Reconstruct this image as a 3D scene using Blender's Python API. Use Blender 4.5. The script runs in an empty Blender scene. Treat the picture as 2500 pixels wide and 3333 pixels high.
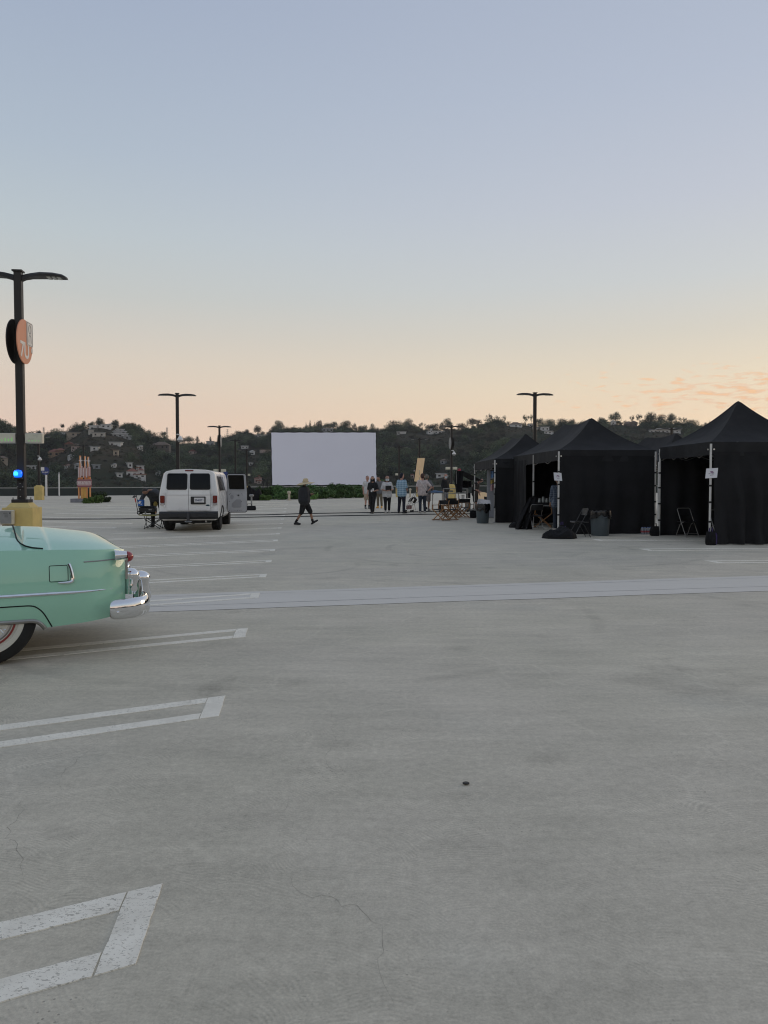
import bpy, bmesh, math, random
import numpy as np
from mathutils import Vector, Matrix, noise
R = math.radians
random.seed(7)
S = bpy.context.scene
C = S.collection
# ------------------------------------------------------------------ camera
F = 2503.0; EYE = 1.5
PITCH = math.atan((1666.5 - 1575) / F)
cam = bpy.data.objects.new('camera', bpy.data.cameras.new('camera'))
C.objects.link(cam)
cam.data.sensor_fit = 'HORIZONTAL'; cam.data.sensor_width = 36
cam.data.lens = 36 * F / 2500
cam.location = (0, 0, EYE); cam.rotation_euler = (R(90) - PITCH, 0, 0)
cam.data.clip_start = 0.05; cam.data.clip_end = 6000
S.camera = cam
S.render.resolution_x = 768; S.render.resolution_y = 1024
S.view_settings.view_transform = 'Standard'; S.view_settings.look = 'None'
S.view_settings.exposure = 0.0; S.view_settings.gamma = 1.0
# ------------------------------------------------------------------ sky
SUN_AZ = R(52); SUN_EL = R(8)          # sunset glow: to the right of the view, low
def srgb(r, g, b, k=1.0):
    f = lambda c: ((c / 255 + .055) / 1.055) ** 2.4 if c > 10 else c / 255 / 12.92
    return (f(r) * k, f(g) * k, f(b) * k, 1)
W = bpy.data.worlds.new('World'); S.world = W; W.use_nodes = True
nt = W.node_tree; N = nt.nodes; L = nt.links
for n in list(N): N.remove(n)
def wn(t, **k):
    n = N.new(t)
    for a, v in k.items(): setattr(n, a, v)
    return n
def wmath(op, a, b=None, c=None, clamp=False):
    n = wn('ShaderNodeMath', operation=op, use_clamp=clamp)
    for i, v in enumerate((a, b, c)):
        if v is None: continue
        if isinstance(v, (int, float)): n.inputs[i].default_value = v
        else: L.new(v, n.inputs[i])
    return n.outputs[0]
def wmix(fac, a, b, mode='MIX'):
    n = wn('ShaderNodeMix', data_type='RGBA', blend_type=mode)
    for s, v in ((n.inputs[0], fac), (n.inputs[6], a), (n.inputs[7], b)):
        if isinstance(v, (int, float)): s.default_value = v
        elif isinstance(v, tuple): s.default_value = v
        else: L.new(v, s)
    return n.outputs[2]
def wramp(fac, stops):
    n = wn('ShaderNodeValToRGB'); e = n.color_ramp.elements
    while len(e) < len(stops): e.new(0.5)
    for el, (p, c) in zip(e, stops): el.position = p; el.color = c
    L.new(fac, n.inputs[0]); return n.outputs[0]
out = wn('ShaderNodeOutputWorld'); bg = wn('ShaderNodeBackground'); L.new(bg.outputs[0], out.inputs[0])
tc = wn('ShaderNodeTexCoord'); sx = wn('ShaderNodeSeparateXYZ'); L.new(tc.outputs['Generated'], sx.inputs[0])
X, Y, Z = sx.outputs
elev = wmath('MULTIPLY', wmath('ARCSINE', Z), 180 / math.pi / 90)          # 0 horizon .. 1 zenith
ef = wmath('MAXIMUM', elev, 0.0)
D = 1 / 90
east = wramp(ef, [(0, srgb(240, 206, 186)), (4.2 * D, srgb(240, 212, 193)), (8.5 * D, srgb(229, 215, 199)), (13 * D, srgb(206, 208, 204)),
                  (17 * D, srgb(196, 206, 211)), (22 * D, srgb(183, 196, 210)), (31 * D, srgb(168, 181, 203)), (48 * D, srgb(163, 174, 194)), (1, srgb(164, 172, 187))])
west = wramp(ef, [(0, srgb(255, 222, 184)), (4.2 * D, srgb(254, 225, 192)), (7 * D, srgb(243, 225, 197)), (10.5 * D, srgb(223, 216, 202)), (14 * D, srgb(210, 213, 213)),
                  (19 * D, srgb(200, 205, 216)), (26 * D, srgb(187, 196, 213)), (33 * D, srgb(178, 188, 207)), (50 * D, srgb(167, 177, 196)), (1, srgb(164, 172, 187))])
hl = wmath('SQRT', wmath('ADD', wmath('MULTIPLY', X, X), wmath('ADD', wmath('MULTIPLY', Y, Y), 1e-6)))
caz = wmath('DIVIDE', wmath('ADD', wmath('MULTIPLY', X, math.sin(SUN_AZ)), wmath('MULTIPLY', Y, math.cos(SUN_AZ))), hl)
mr = wn('ShaderNodeMapRange', interpolation_type='SMOOTHSTEP'); L.new(caz, mr.inputs[0])
mr.inputs[1].default_value = 0.15; mr.inputs[2].default_value = 0.98
grad = wmix(mr.outputs[0], east, west)
sky = wn('ShaderNodeTexSky'); sky.sky_type = 'NISHITA'; sky.sun_disc = False
sky.sun_elevation = SUN_EL; sky.sun_rotation = SUN_AZ; sky.air_density = 1.0; sky.dust_density = 1.5; sky.ozone_density = 2.0
nis = wmix(1.0, sky.outputs[0], (0.10, 0.10, 0.10, 1), 'MULTIPLY')
base = wmix(0.10, grad, nis)
# thin lit cloud scraps low over the sunset side
az = wmath('ARCTAN2', X, Y)
azd = wmath('MULTIPLY', az, 180 / math.pi); eld = wmath('MULTIPLY', elev, 90)
cv = wn('ShaderNodeCombineXYZ'); L.new(wmath('MULTIPLY', azd, 0.42), cv.inputs[0]); L.new(wmath('MULTIPLY', eld, 2.0), cv.inputs[1])
cn = wn('ShaderNodeTexNoise'); L.new(cv.outputs[0], cn.inputs['Vector']); cn.inputs['Scale'].default_value = 1.75
cn.inputs['Detail'].default_value = 5; cn.inputs['Roughness'].default_value = 0.6; cn.inputs['Distortion'].default_value = .3
# band rises from 10 deg of azimuth and lies between 3.5 and 9 deg of elevation
b1 = wn('ShaderNodeMapRange', interpolation_type='SMOOTHSTEP'); L.new(azd, b1.inputs[0]); b1.inputs[1].default_value = 8; b1.inputs[2].default_value = 25
b2 = wn('ShaderNodeMapRange', interpolation_type='SMOOTHSTEP'); L.new(eld, b2.inputs[0]); b2.inputs[1].default_value = 4.3; b2.inputs[2].default_value = 5.7
b3 = wn('ShaderNodeMapRange', interpolation_type='SMOOTHSTEP'); L.new(eld, b3.inputs[0]); b3.inputs[1].default_value = 9.4; b3.inputs[2].default_value = 6.4
b4 = wn('ShaderNodeMapRange', interpolation_type='SMOOTHSTEP'); L.new(azd, b4.inputs[0]); b4.inputs[1].default_value = 95; b4.inputs[2].default_value = 60
bm_ = wmath('MULTIPLY', wmath('MULTIPLY', wmath('ADD', wmath('MULTIPLY', b1.outputs[0], .8), .08), b2.outputs[0]), wmath('MULTIPLY', b3.outputs[0], b4.outputs[0]))
thr = wmath('SUBTRACT', 0.65, wmath('MULTIPLY', bm_, 0.22))
cl = wmath('MULTIPLY', wmath('SUBTRACT', cn.outputs[0], thr), 6.0, clamp=True)
b5 = wmath('MULTIPLY', bm_, 7.0, clamp=True)
cl = wmath('MULTIPLY', wmath('MULTIPLY', cl, b5), .85)
cc = wmix(wmath('MULTIPLY', wmath('SUBTRACT', cn.outputs[0], .5), 5, clamp=True), srgb(236, 190, 160), srgb(255, 203, 150))
skyc = wmix(cl, base, cc)
# below the horizon the sky is never seen, only a dim ground colour
below = wmath('LESS_THAN', Z, -0.02)
skyc = wmix(below, skyc, (.16, .16, .15, 1))
L.new(skyc, bg.inputs[0]); bg.inputs[1].default_value = 1.0
# soft after-glow of the sun that has just gone down
sun = bpy.data.lights.new('sun', 'SUN'); sun.energy = 0.7; sun.angle = R(24); sun.color = (1.0, .78, .56)
so = bpy.data.objects.new('sun', sun); C.objects.link(so)
dv = Vector((math.sin(SUN_AZ) * math.cos(SUN_EL), math.cos(SUN_AZ) * math.cos(SUN_EL), math.sin(SUN_EL)))
so.rotation_euler = dv.to_track_quat('Z', 'Y').to_euler(); so.location = (60, 40, 40)
S.view_settings.exposure = 0.0
S.cycles.filter_width = 1.1
# ------------------------------------------------------------------ pixel -> place
cp_, sp_ = math.cos(PITCH), math.sin(PITCH)
def ray(px, py):
    a = (px - 1250) / F; b = (1666.5 - py) / F
    return (a, cp_ + b * sp_, b * cp_ - sp_)
def at(px, py, d):
    r = ray(px, py); k = d / r[1]
    return Vector((r[0] * k, d, EYE + r[2] * k))
PR = [(-200, 0), (10.5, 0), (13, -.04), (15.7, -.055), (18.2, -.05), (20.8, -.01), (23.4, 0), (26, .03), (28.5, .045), (31, .09), (34, .15), (36, .19), (38.7, .27), (41.3, .32), (44, .33), (50, .33), (60, .2), (70, .05), (80, -.05), (100, -.12), (400, -.17)]
def sst(a, b, x):
    t = min(1, max(0, (x - a) / (b - a))); return t * t * (3 - 2 * t)
def zg(x, y):
    z = PR[-1][1]
    for (a, za), (b, zb) in zip(PR, PR[1:]):
        if y <= b:
            z = za + (zb - za) * (y - a) / (b - a); break
    return z + .25 * min(1, max(0, (x + 45) / 55)) * sst(45, 75, y)
def G(px, py):
    r = ray(px, py); z = 0
    for i in range(120):
        k = (z - EYE) / r[2]; z += .3 * (zg(r[0] * k, r[1] * k) - z)
    return Vector((r[0] * k, r[1] * k, zg(r[0] * k, r[1] * k)))
def gp(x, y, dz=0.0): return Vector((x, y, zg(x, y) + dz))
ROT = R(6.5)                      # the deck's grid is turned this far against the view
AI = Vector((-math.sin(ROT), math.cos(ROT), 0)); AX = Vector((math.cos(ROT), math.sin(ROT), 0))
# ------------------------------------------------------------------ mesh helpers
class MB:
    def __init__(s): s.v = []; s.f = []; s.M = None
    def add(s, vs, fs):
        o = len(s.v)
        if s.M is not None: vs = [s.M @ Vector(v) for v in vs]
        s.v += [tuple(v) for v in vs]; s.f += [tuple(i + o for i in f) for f in fs]; return s
    def hexa(s, p):
        return s.add(p, [(0, 3, 2, 1), (4, 5, 6, 7), (0, 1, 5, 4), (1, 2, 6, 5), (2, 3, 7, 6), (3, 0, 4, 7)])
    def box(s, c, d, rz=0, top=1.0):
        x, y, z = d[0] / 2, d[1] / 2, d[2] / 2; cs, sn = math.cos(rz), math.sin(rz); P = []
        for zz, k in ((-z, 1), (z, top)):
            for a, b in ((-x, -y), (x, -y), (x, y), (-x, y)):
                a *= k; b *= k; P.append((c[0] + a * cs - b * sn, c[1] + a * sn + b * cs, c[2] + zz))
        return s.hexa(P)
    def bbox(s, c, d, b=.01, rz=0):
        "box with chamfered edges"
        x, y, z = d[0] / 2, d[1] / 2, d[2] / 2; b = min(b, x * .9, y * .9, z * .9)
        rings = []
        for zz, e in ((-z, b), (-z + b, 0), (z - b, 0), (z, b)):
            X_, Y_ = x - e, y - e
            ring = [(-X_ + b, -Y_), (X_ - b, -Y_), (X_, -Y_ + b), (X_, Y_ - b), (X_ - b, Y_), (-X_ + b, Y_), (-X_, Y_ - b), (-X_, -Y_ + b)]
            cs, sn = math.cos(rz), math.sin(rz)
            rings.append([(c[0] + p * cs - q * sn, c[1] + p * sn + q * cs, c[2] + zz) for p, q in ring])
        return s.loft(rings)
    def loft(s, rings, closed=True, caps=True):
        n = len(rings[0]); vs = [p for r in rings for p in r]; fs = []
        m = n if closed else n - 1
        for i in range(len(rings) - 1):
            for j in range(m):
                a = i * n + j; b = i * n + (j + 1) % n
                fs.append((a, b, b + n, a + n))
        if caps and closed:
            fs.append(tuple(range(n - 1, -1, -1))); o = (len(rings) - 1) * n; fs.append(tuple(range(o, o + n)))
        return s.add(vs, fs)
    def tube(s, pts, r, n=8, closed=False, caps=True):
        pts = [Vector(p) for p in pts]; k = len(pts)
        if not isinstance(r, (list, tuple)): r = [r] * k
        rings = []; up = None
        for i in range(k):
            if closed: d = pts[(i + 1) % k] - pts[i - 1]
            else: d = pts[min(i + 1, k - 1)] - pts[max(i - 1, 0)]
            if d.length < 1e-9: d = Vector((0, 0, 1))
            d.normalize()
            if up is None:
                up = Vector((0, 0, 1)) if abs(d.z) < .9 else Vector((1, 0, 0))
            a = d.cross(up)
            if a.length < 1e-6: a = d.cross(Vector((1, .3, 0)))
            a.normalize(); b = a.cross(d).normalized(); up = b
            rings.append([pts[i] + (a * math.cos(2 * math.pi * j / n) + b * math.sin(2 * math.pi * j / n)) * r[i] for j in range(n)])
        if closed: rings.append(rings[0]); caps = False
        return s.loft(rings, True, caps)
    def cyl(s, p0, p1, r0, r1=None, n=12): return s.tube([p0, p1], [r0, r0 if r1 is None else r1], n)
    def bar(s, p0, p1, w, h=None, up=(0, 0, 1)):
        h = w if h is None else h; p0, p1 = Vector(p0), Vector(p1); d = (p1 - p0).normalized(); u = Vector(up)
        if abs(d.dot(u)) > .95: u = Vector((0, 1, 0))
        a = d.cross(u).normalized() * w / 2; b = a.cross(d).normalized() * h / 2
        P = [p + q for p in (p0, p1) for q in (-a - b, a - b, a + b, -a + b)]
        return s.hexa([P[i] for i in (0, 1, 2, 3, 4, 5, 6, 7)])
    def lathe(s, prof, n=16, c=(0, 0, 0), axis=None):
        c = Vector(c); Q = Vector((0, 0, 1)).rotation_difference(Vector(axis)) if axis is not None else None
        rings = []
        for r, z in prof:
            ring = [Vector((r * math.cos(2 * math.pi * j / n), r * math.sin(2 * math.pi * j / n), z)) for j in range(n)]
            if Q: ring = [Q @ p for p in ring]
            rings.append([c + p for p in ring])
        return s.loft(rings, True, True)
    def sph(s, c, r, n=10, m=7):
        if not isinstance(r, (list, tuple)): r = (r, r, r)
        rings = []
        for i in range(m):
            t = math.pi * (i + .5) / m if False else math.pi * i / (m - 1); t = min(max(t, .08), math.pi - .08)
            rings.append([(c[0] + r[0] * math.sin(t) * math.cos(2 * math.pi * j / n), c[1] + r[1] * math.sin(t) * math.sin(2 * math.pi * j / n), c[2] - r[2] * math.cos(t)) for j in range(n)])
        return s.loft(rings)
    def cap(s, p0, p1, r0, r1=None, n=10):
        "tapered capsule"
        r1 = r0 if r1 is None else r1; p0, p1 = Vector(p0), Vector(p1); d = p1 - p0
        d = d.normalized() if d.length > 1e-6 else Vector((0, 0, 1))
        P = []; Q = []
        for t in (80, 50, 22): P.append(p0 - d * r0 * math.sin(R(t))); Q.append(r0 * math.cos(R(t)))
        P += [p0, p1]; Q += [r0, r1]
        for t in (22, 50, 80): P.append(p1 + d * r1 * math.sin(R(t))); Q.append(r1 * math.cos(R(t)))
        return s.tube(P, Q, n)
    def plate(s, poly, mp, t):
        "polygon in (u,v) laid on a surface by mp(u,v,out), t thick"
        n = len(poly); vs = [mp(u, v, 0) for u, v in poly] + [mp(u, v, t) for u, v in poly]
        fs = [tuple(range(n, 2 * n))] + [(i, (i + 1) % n, n + (i + 1) % n, n + i) for i in range(n)] + [tuple(range(n - 1, -1, -1))]
        return s.add(vs, fs)
    def grid(s, P):
        h, w = len(P), len(P[0]); vs = [p for r in P for p in r]
        return s.add(vs, [(i * w + j, i * w + j + 1, (i + 1) * w + j + 1, (i + 1) * w + j) for i in range(h - 1) for j in range(w - 1)])
    def mesh(s, name, smooth=True, ang=38):
        me = bpy.data.meshes.new(name); me.from_pydata(s.v, [], s.f); me.update()
        if smooth:
            me.polygons.foreach_set('use_smooth', [True] * len(me.polygons)); me.set_sharp_from_angle(angle=R(ang))
        return me
    def obj(s, name, mat, parent=None, smooth=True, ang=38, fix=True):
        me = s.mesh(name, smooth, ang)
        if fix:
            b = bmesh.new(); b.from_mesh(me); bmesh.ops.recalc_face_normals(b, faces=b.faces); b.to_mesh(me); b.free()
            if smooth: me.set_sharp_from_angle(angle=R(ang))
        return put(name, me, mat, parent)
def put(name, me, mat, parent=None):
    if mat is not None:
        if len(me.materials): me.materials[0] = mat
        else: me.materials.append(mat)
    o = bpy.data.objects.new(name, me); C.objects.link(o)
    if parent is not None: o.parent = parent
    return o
def thing(name, label, cat, loc=(0, 0, 0), rz=0, group=None):
    o = bpy.data.objects.new(name, None); C.objects.link(o); o.empty_display_size = .2
    o.location = loc; o.rotation_euler = (0, 0, rz)
    return tag(o, label, cat, group)
def tag(o, label=None, cat=None, group=None, kind=None):
    if label: o['label'] = label
    if cat: o['category'] = cat
    if group: o['group'] = group
    if kind: o['kind'] = kind
    return o
def rrect(cx, cy, w, h, r=.02, n=4):
    P = []
    for sx_, sy_, a0 in ((1, 1, 0), (-1, 1, 90), (-1, -1, 180), (1, -1, 270)):
        for i in range(n + 1):
            a = R(a0 + 90 * i / n); P.append((cx + sx_ * (w / 2 - r) + r * math.cos(a), cy + sy_ * (h / 2 - r) + r * math.sin(a)))
    return P
def disc(cx, cy, r, n=32, ry=None): return [(cx + r * math.cos(2 * math.pi * i / n), cy + (ry or r) * math.sin(2 * math.pi * i / n)) for i in range(n)]
def text(name, s, size, mat, parent, M, ext=.004, sx_=1.0):
    cu = bpy.data.curves.new(name, 'FONT'); cu.body = s; cu.size = size; cu.extrude = ext; cu.align_x = 'CENTER'; cu.align_y = 'CENTER'; cu.offset = size * .022
    t = bpy.data.objects.new(name, cu); C.objects.link(t); bpy.context.view_layer.update()
    me = bpy.data.meshes.new_from_object(t.evaluated_get(bpy.context.evaluated_depsgraph_get()))
    bpy.data.objects.remove(t); bpy.data.curves.remove(cu)
    me.transform(M @ Matrix.Diagonal((sx_, 1, 1, 1))); me.name = name
    return put(name, me, mat, parent)
def face_M(o, right, up):
    "matrix that lays local xy on the plane of right and up at o"
    r = Vector(right).normalized(); u = Vector(up).normalized(); n = r.cross(u)
    return Matrix(((r.x, u.x, n.x, o[0]), (r.y, u.y, n.y, o[1]), (r.z, u.z, n.z, o[2]), (0, 0, 0, 1)))
# ------------------------------------------------------------------ materials
class NT:
    def __init__(s, name):
        s.m = bpy.data.materials.new(name); s.m.use_nodes = True; s.t = s.m.node_tree
        s.b = s.t.nodes['Principled BSDF']; s._o = None
    def n(s, t, **k):
        x = s.t.nodes.new(t)
        for a, v in k.items(): setattr(x, a, v)
        return x
    def l(s, a, b): s.t.links.new(a, b)
    def set(s, sock, v):
        if isinstance(v, (int, float)): sock.default_value = v
        elif isinstance(v, tuple): sock.default_value = v if len(v) == len(sock.default_value) else v + (1,)
        else: s.l(v, sock)
    def oc(s):
        if s._o is None: s._o = s.n('ShaderNodeTexCoord').outputs['Object']
        return s._o
    def pos(s): return s.n('ShaderNodeNewGeometry').outputs['Position']
    def math(s, op, a, b=None, c=None, clamp=False):
        x = s.n('ShaderNodeMath', operation=op, use_clamp=clamp)
        for i, v in enumerate((a, b, c)):
            if v is not None: s.set(x.inputs[i], v)
        return x.outputs[0]
    def mix(s, f, a, b, mode='MIX'):
        x = s.n('ShaderNodeMix', data_type='RGBA', blend_type=mode)
        s.set(x.inputs[0], f); s.set(x.inputs[6], a); s.set(x.inputs[7], b); return x.outputs[2]
    def noise(s, scale, detail=3, rough=.55, vec=None, dist=0.0):
        x = s.n('ShaderNodeTexNoise'); s.l(vec if vec is not None else s.oc(), x.inputs['Vector'])
        x.inputs['Scale'].default_value = scale; x.inputs['Detail'].default_value = detail; x.inputs['Roughness'].default_value = rough; x.inputs['Distortion'].default_value = dist
        return x.outputs[0]
    def rng(s, v, a, b, c=0., d=1., smooth=True):
        x = s.n('ShaderNodeMapRange', interpolation_type='SMOOTHSTEP' if smooth else 'LINEAR'); s.l(v, x.inputs[0])
        for i, q in zip((1, 2, 3, 4), (a, b, c, d)): x.inputs[i].default_value = q
        return x.outputs[0]
    def bump(s, h, strength=.3, dist=.01):
        x = s.n('ShaderNodeBump'); x.inputs['Strength'].default_value = strength; x.inputs['Distance'].default_value = dist
        s.l(h, x.inputs['Height']); s.l(x.outputs[0], s.b.inputs['Normal'])
MT = {}
def mat(name, col, rough=.6, metal=0., var=.12, scale=6., bump=0., bscale=40., coat=0., spec=None, emis=None, estr=0., alpha=None, trans=0., sheen=0.):
    if name in MT: return MT[name]
    q = NT(name); b = q.b
    c = tuple(col[:3]) + (1,)
    if var > 0:
        n = q.noise(scale, 4)
        d = tuple(max(0, v * (1 - var)) for v in c[:3]) + (1,); e = tuple(min(1, v * (1 + var)) for v in c[:3]) + (1,)
        q.l(q.mix(q.rng(n, .3, .7), d, e), b.inputs['Base Color'])
        q.l(q.rng(n, .25, .75, max(.02, rough - .07), min(1, rough + .07)), b.inputs['Roughness'])
    else:
        b.inputs['Base Color'].default_value = c; b.inputs['Roughness'].default_value = rough
    b.inputs['Metallic'].default_value = metal
    if bump: q.bump(q.noise(bscale, 3), bump, .01)
    if coat: b.inputs['Coat Weight'].default_value = coat; b.inputs['Coat Roughness'].default_value = .04
    if spec is not None: b.inputs['Specular IOR Level'].default_value = spec
    if emis: b.inputs['Emission Color'].default_value = tuple(emis[:3]) + (1,); b.inputs['Emission Strength'].default_value = estr
    if trans: b.inputs['Transmission Weight'].default_value = trans
    if sheen: b.inputs['Sheen Weight'].default_value = sheen; b.inputs['Sheen Roughness'].default_value = .5
    MT[name] = q.m; return q.m
# ================================================================== the deck
def concrete():
    q = NT('trowelled concrete'); P = q.pos()
    sep = q.n('ShaderNodeSeparateXYZ'); q.l(P, sep.inputs[0])
    # hand-swirled finish: fans of arcs round scattered centres
    wv = q.n('ShaderNodeTexNoise'); q.l(P, wv.inputs['Vector']); wv.inputs['Scale'].default_value = 2.2; wv.inputs['Detail'].default_value = 2
    off = q.n('ShaderNodeVectorMath', operation='MULTIPLY_ADD'); q.l(wv.outputs['Color'], off.inputs[0]); off.inputs[1].default_value = (.22, .22, 0); q.l(P, off.inputs[2])
    vo = q.n('ShaderNodeTexVoronoi', voronoi_dimensions='2D', feature='F1'); q.l(off.outputs[0], vo.inputs['Vector']); vo.inputs['Scale'].default_value = 1.9
    fine = q.noise(22, 9, .78, P); grit = q.noise(95, 5, .8, P)
    vo.inputs['Randomness'].default_value = .75
    dv = q.n('ShaderNodeVectorMath', operation='SUBTRACT'); q.l(off.outputs[0], dv.inputs[0]); q.l(vo.outputs['Position'], dv.inputs[1])
    dv2 = q.n('ShaderNodeVectorMath', operation='ADD'); q.l(dv.outputs[0], dv2.inputs[0]); dv2.inputs[1].default_value = (.12, .46, 0)
    dv3 = q.n('ShaderNodeVectorMath', operation='MULTIPLY'); q.l(dv2.outputs[0], dv3.inputs[0]); dv3.inputs[1].default_value = (1, 1, 0)
    dl = q.n('ShaderNodeVectorMath', operation='LENGTH'); q.l(dv3.outputs[0], dl.inputs[0])
    ph = q.math('ADD', q.math('MULTIPLY', dl.outputs['Value'], 330.0), q.math('MULTIPLY', q.noise(7, 3, .6, P), 6.0))
    ring = q.math('MULTIPLY', q.math('ADD', q.math('SINE', ph), 1.0), .5)
    ring = q.math('ADD', .5, q.math('MULTIPLY', q.math('SUBTRACT', ring, .5), q.rng(q.noise(14, 4, .7, P), .60, .42)))
    patch = q.rng(q.noise(.9, 3, .5, P), .40, .66)
    ringw = q.math('MULTIPLY', q.math('SUBTRACT', ring, .5), q.math('MULTIPLY', q.math('ADD', q.math('MULTIPLY', patch, .6), .4), q.rng(vo.outputs['Distance'], .06, .5)))
    big = q.noise(.16, 5, .6, P); mid = q.noise(1.1, 5, .65, P)
    # streaks dragged along the aisle
    mp = q.n('ShaderNodeMapping'); q.l(P, mp.inputs[0]); mp.inputs['Rotation'].default_value = (0, 0, R(-50)); mp.inputs['Scale'].default_value = (1.0, 5.5, 1)
    strk = q.noise(.9, 6, .68, mp.outputs[0])
    v = q.math('ADD', 1.0, q.math('MULTIPLY', q.math('SUBTRACT', big, .5), .42))
    v = q.math('ADD', v, q.math('MULTIPLY', q.math('SUBTRACT', mid, .5), .48))
    v = q.math('ADD', v, q.math('MULTIPLY', q.math('SUBTRACT', strk, .5), .46))
    v = q.math('ADD', v, q.math('MULTIPLY', ringw, .19))
    v = q.math('ADD', v, q.math('MULTIPLY', q.math('SUBTRACT', fine, .5), .85))
    v = q.math('ADD', v, q.math('MULTIPLY', q.math('SUBTRACT', grit, .5), .85))
    # cell rims, a touch paler
    ve = q.n('ShaderNodeTexVoronoi', voronoi_dimensions='2D', feature='DISTANCE_TO_EDGE'); q.l(off.outputs[0], ve.inputs['Vector']); ve.inputs['Scale'].default_value = 1.9
    v = q.math('ADD', v, q.math('MULTIPLY', q.rng(ve.outputs['Distance'], .05, .0), q.math('MULTIPLY', patch, .09)))
    # pits and dark grit
    pit = q.n('ShaderNodeTexVoronoi', voronoi_dimensions='2D', feature='F1'); q.l(P, pit.inputs['Vector']); pit.inputs['Scale'].default_value = 26
    pm = q.math('MULTIPLY', q.rng(pit.outputs['Distance'], .13, .05), q.rng(q.noise(1.7, 4, .7, P), .56, .70))
    dashv = q.n('ShaderNodeMapping'); q.l(P, dashv.inputs[0]); dashv.inputs['Rotation'].default_value = (0, 0, R(24)); dashv.inputs['Scale'].default_value = (1, 3.2, 1)
    dash = q.rng(q.noise(34, 3, .7, dashv.outputs[0]), .64, .70)
    dash = q.math('MULTIPLY', dash, q.rng(q.noise(.8, 3, .6, P), .46, .62))
    stain = q.math('MULTIPLY', q.rng(q.noise(.55, 6, .68, P, .8), .56, .74), .22)
    v = q.math('SUBTRACT', v, stain)
    drip = q.n('ShaderNodeTexVoronoi', voronoi_dimensions='2D', feature='F1'); q.l(off.outputs[0], drip.inputs['Vector']); drip.inputs['Scale'].default_value = .55
    v = q.math('SUBTRACT', v, q.math('MULTIPLY', q.rng(q.math('ADD', drip.outputs['Distance'], q.math('MULTIPLY', mid, .08)), .14, .03), .14))
    # faint tyre sweeps
    ty = None
    for cx, cy, r_, w in ((3.0, 18.4, 2.9, .11), (3.0, 18.4, 4.35, .11), (-2.4, 14.6, 1.9, .08), (9.5, 13.6, 6.2, .13), (1.2, 16.4, 1.75, .09), (-1.0, 9.0, 3.4, .10)):
        dx = q.math('SUBTRACT', sep.outputs[0], cx); dy = q.math('SUBTRACT', sep.outputs[1], cy)
        dd = q.math('ABSOLUTE', q.math('SUBTRACT', q.math('SQRT', q.math('ADD', q.math('MULTIPLY', dx, dx), q.math('MULTIPLY', dy, dy))), r_))
        one = q.rng(dd, w, w * .3); ty = one if ty is None else q.math('MAXIMUM', ty, one)
    ty = q.math('MULTIPLY', ty, q.rng(q.noise(.5, 4, .7, P), .42, .66))
    v = q.math('MULTIPLY', v, q.math('SUBTRACT', 1.0, q.math('MULTIPLY', ty, .16)))
    tint = q.mix(q.rng(q.noise(.28, 4, .6, P), .35, .65), (.522, .484, .388, 1), (.53, .487, .402, 1))
    tint = q.mix(q.rng(q.noise(.6, 3, .5, P), .55, .75), tint, (.49, .462, .384, 1))
    cc = q.n('ShaderNodeCombineColor')
    for i in range(3): q.l(v, cc.inputs[i])
    col = q.mix(1.0, tint, cc.outputs[0], 'MULTIPLY')
    col = q.mix(q.math('MULTIPLY', pm, .55), col, (.07, .07, .065, 1)); col = q.mix(q.math('MULTIPLY', dash, .6), col, (.12, .12, .11, 1))
    q.l(col, q.b.inputs['Base Color'])
    q.l(q.rng(mid, .3, .7, .68, .88), q.b.inputs['Roughness']); q.b.inputs['Specular IOR Level'].default_value = .28
    h = q.math('ADD', q.math('MULTIPLY', ringw, .3), q.math('ADD', q.math('MULTIPLY', fine, .6), q.math('MULTIPLY', pm, -.8)))
    q.bump(h, .35, .006)
    return q.m
def fence_y(x): return 112 + .16 * x
xs = sorted(set(list(range(-105, 106, 5)) + [-45, 10]))
ys = sorted(set([p[0] for p in PR if -60 < p[0] < 130] + list(range(-60, 46, 4)) + [45 + .75 * i for i in range(50)] + list(range(84, 134, 4))))
P = [[(x, y, zg(x, y)) for x in xs] for y in ys]
deck_m = concrete()
b = MB(); b.grid(P)
n0 = len(b.v)
deck = tag(b.obj('ground', deck_m, None), kind='structure')
# slab edge and the levels below
b = MB(); edge = [P[0][0], P[0][-1], P[-1][-1], P[-1][0]]
b.loft([[(x, y, z - .01) for x, y, z in edge], [(x, y, -13.5) for x, y, z in edge]], True, False)
tag(b.obj('garage_base', mat('garage concrete', (.3, .29, .27), .85, bump=.2), None, False), kind='structure')
# pale repair strip
def ribbon(b, A, B, w=None, dz=.004, n=None, skirt=True):
    "quad strip between polylines A and B laid on the deck, facing up"
    h = lambda p: (p[0], p[1], zg(p[0], p[1]) + dz + (.002 if p[1] > 12 else 0) + (.006 if p[1] > 40 else 0))
    a0, a1, b0 = Vector(A[0][:2]), Vector(A[1][:2]), Vector(B[0][:2])
    if (a1 - a0).cross(b0 - a0) < 0: A, B = B, A
    if not skirt: b.grid([[h(p) for p in A], [h(p) for p in B]]); return
    lo = lambda p: (p[0], p[1], zg(p[0], p[1]) - .006)
    b.grid([[h(p) for p in A], [h(p) for p in B]]); b.grid([[lo(p) for p in A], [h(p) for p in A]]); b.grid([[h(p) for p in B], [lo(p) for p in B]])
    b.grid([[lo(A[0]), lo(B[0])], [h(A[0]), h(B[0])]]); b.grid([[h(A[-1]), h(B[-1])], [lo(A[-1]), lo(B[-1])]])
q = NT('pale mortar'); Pn = q.pos()
mp = q.n('ShaderNodeMapping'); q.l(Pn, mp.inputs[0]); mp.inputs['Rotation'].default_value = (0, 0, R(-13)); mp.inputs['Scale'].default_value = (.6, 5, 1)
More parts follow.
